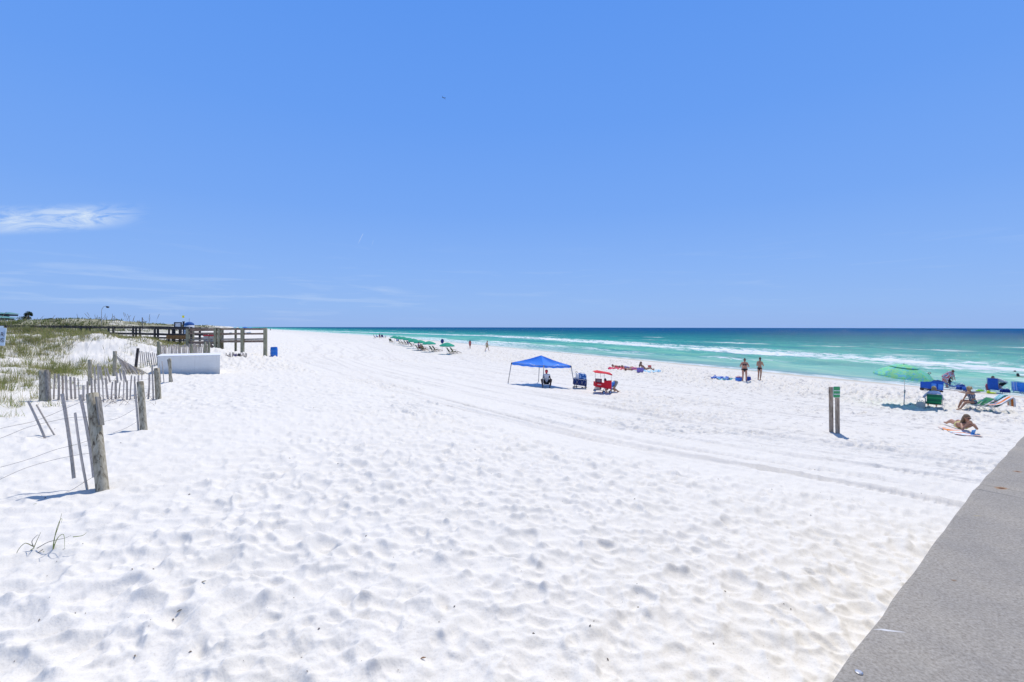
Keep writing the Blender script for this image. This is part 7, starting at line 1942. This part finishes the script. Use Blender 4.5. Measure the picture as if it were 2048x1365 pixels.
# person in pink in the row and one in dark
p = G(838.5, 701.5)
B = Body((0, -.05, .45), (0, -.12, .80), (0, -.05, 1.12), (-.25, .25, .62), (.25, .25, .62), (-.14, .55, .06), (.14, .55, .06), look=(0, 1, -.1), kl=(0, .3, 1), kr=(0, .3, 1))
person('person in a pink shirt sitting up in the shade between the green umbrellas', p, rzS, B, 'fair', 'dark', 'short', [('shirt', cloth('pink_shirt', (0.75, 0.42, 0.55)), g_tee), ('shorts', K_RED, g_shorts)], res=.022, scale=1.15)
o = clone(proto, p, rzS, 'brown slatted chair holding the person in pink')
p = G(845, 702)
B2 = Body((0, -.05, .40), (0, -.25, .70), (0, -.28, 1.02), (-.25, .15, .5), (.25, .15, .5), (-.14, .72, .2), (.14, .72, .2), look=(0, 1, 0), kl=(0, .3, 1), kr=(0, .3, 1))
person('tanned person reclining in a slatted chair next to the person in pink', p, rzS, B2, 'tan', 'ash', 'short', [('shorts', cloth('olive_shorts', (0.16, 0.14, 0.08)), g_shorts)], res=.022)
o = clone(proto, p, rzS, 'brown slatted chair holding the reclining tanned person')
p = G(816.5, 690.5)
person('person in dark blue reclining under the fifth green umbrella', p, rzS, B2, 'tan', 'dark', 'short', [('shirt', K_NAVY, g_tee), ('shorts', cloth('violet', (0.12, 0.08, 0.3)), g_shorts)], res=.025)
# folded navy umbrella beyond the nearest green one
p = G(884.5, 702.5); k_ = p.y / F
o = thing('beach_umbrella', 'small round navy parasol standing beyond the nearest green umbrella', 'umbrella', tuple(p))
zc = (702.5 - 683) * k_
MB().ball((0, 0, zc), (3.4 * k_, 1.6 * k_, 4.6 * k_), 16, 12).build('canopy', cloth('navy_parasol', (0.02, 0.05, 0.22)), o, smooth=True)
MB().tube([(0, 0, -.1), (0, 0, zc + 4.9 * k_)], .03, 8).build('pole', M['steel'], o, smooth=True)
# family group far along the shore
lab = ['dark canvas chair at the left of the distant group by the water', 'maroon canvas chair in the distant group by the water', 'violet canvas chair at the right of the distant group']
for i, (px_, col) in enumerate(((750.5, (0.03, .03, .09)), (761.5, (0.25, .04, .12)), (766, (0.10, .07, .28)))):
    g = G(px_, 677.3); beach_chair(lab[i], g, rzS + .3 * i, cloth('far_cloth%d' % i, col), M['dark'], w=.8, back=.75, tilt=.3, seat_z=.35, group='canvas chairs of the distant group').scale = (1.25,) * 3
p = G(759.5, 676.8)
person('distant person in dark clothes standing among the canvas chairs', p, rzS, stand((-.25, .1, .9), (.25, .1, .9)), 'tan', 'dark', 'short', [('shirt', K_NAVY, g_tee), ('shorts', K_BLACK, g_shorts)], res=.03, scale=1.1, face=False)
p = G(754.5, 677)
person('distant person sitting in front of the dark canvas chair', p, rzS, B2, 'tan', 'dark', 'short', [('shirt', K_BLUE, g_tee), ('shorts', K_BLACK, g_shorts)], res=.03, face=False, scale=1.2)
p = G(771.3, 677.6)
person('distant child standing at the edge of the group by the water', p, rzS, stand((-.25, .1, .9), (.25, .1, .9)), 'tan', 'brown', 'short', [('shorts', K_BLACK, g_shorts)], res=.03, scale=.7, face=False)
# farthest strollers and the blue umbrellas beyond the boardwalk
for (px_, py_, lb, sc_) in ((541, 662.3, 'very distant bather standing where the shoreline meets the sea', 1.1), (534, 662.0, 'very distant bather crouching near the shoreline beyond the boardwalk', .7), (566, 663.5, 'very distant person lying on the sand by the far shoreline', .45)):
    p = G(px_, py_); person(lb, p, 1.0, stand((-.25, .1, .9), (.25, .1, .9)), 'dark', 'dark', 'short', [('shorts', K_NAVY, g_shorts)], res=.05, scale=sc_ * 1.2, face=False)
for i, (px_, py_, w_, h_, col, lb) in enumerate(((470, 667, 14, 12, (0.12, .55, .70), 'turquoise umbrella seen just above the landing rail'), (481, 666.5, 13, 11.5, (0.20, .62, .75), 'pale aqua umbrella between the turquoise and blue ones over the rail'), (490, 668, 12, 14, (0.03, .20, .62), 'deep blue umbrella seen over the landing rail by the middle post'), (500, 666, 12, 11, (0.10, .42, .75), 'sky blue umbrella farthest along beyond the landing rail'))):
    p = G(px_, py_); k_ = p.y / F
    o = thing('beach_umbrella', lb, 'umbrella', tuple(p), 0, 'blue umbrellas beyond the boardwalk')
    MB().lathe([(w_ * k_ / 2, (h_ - 3.2) * k_), (w_ * k_ * .36, (h_ - 1.6) * k_), (w_ * k_ * .16, (h_ - .5) * k_), (.02, h_ * k_)], 10, caps=True).build('canopy', cloth('umb_blue%d' % i, col), o)
    MB().tube([(0, 0, -.2), (0, 0, h_ * k_)], .05, 6).build('pole', M['white'], o, smooth=True)
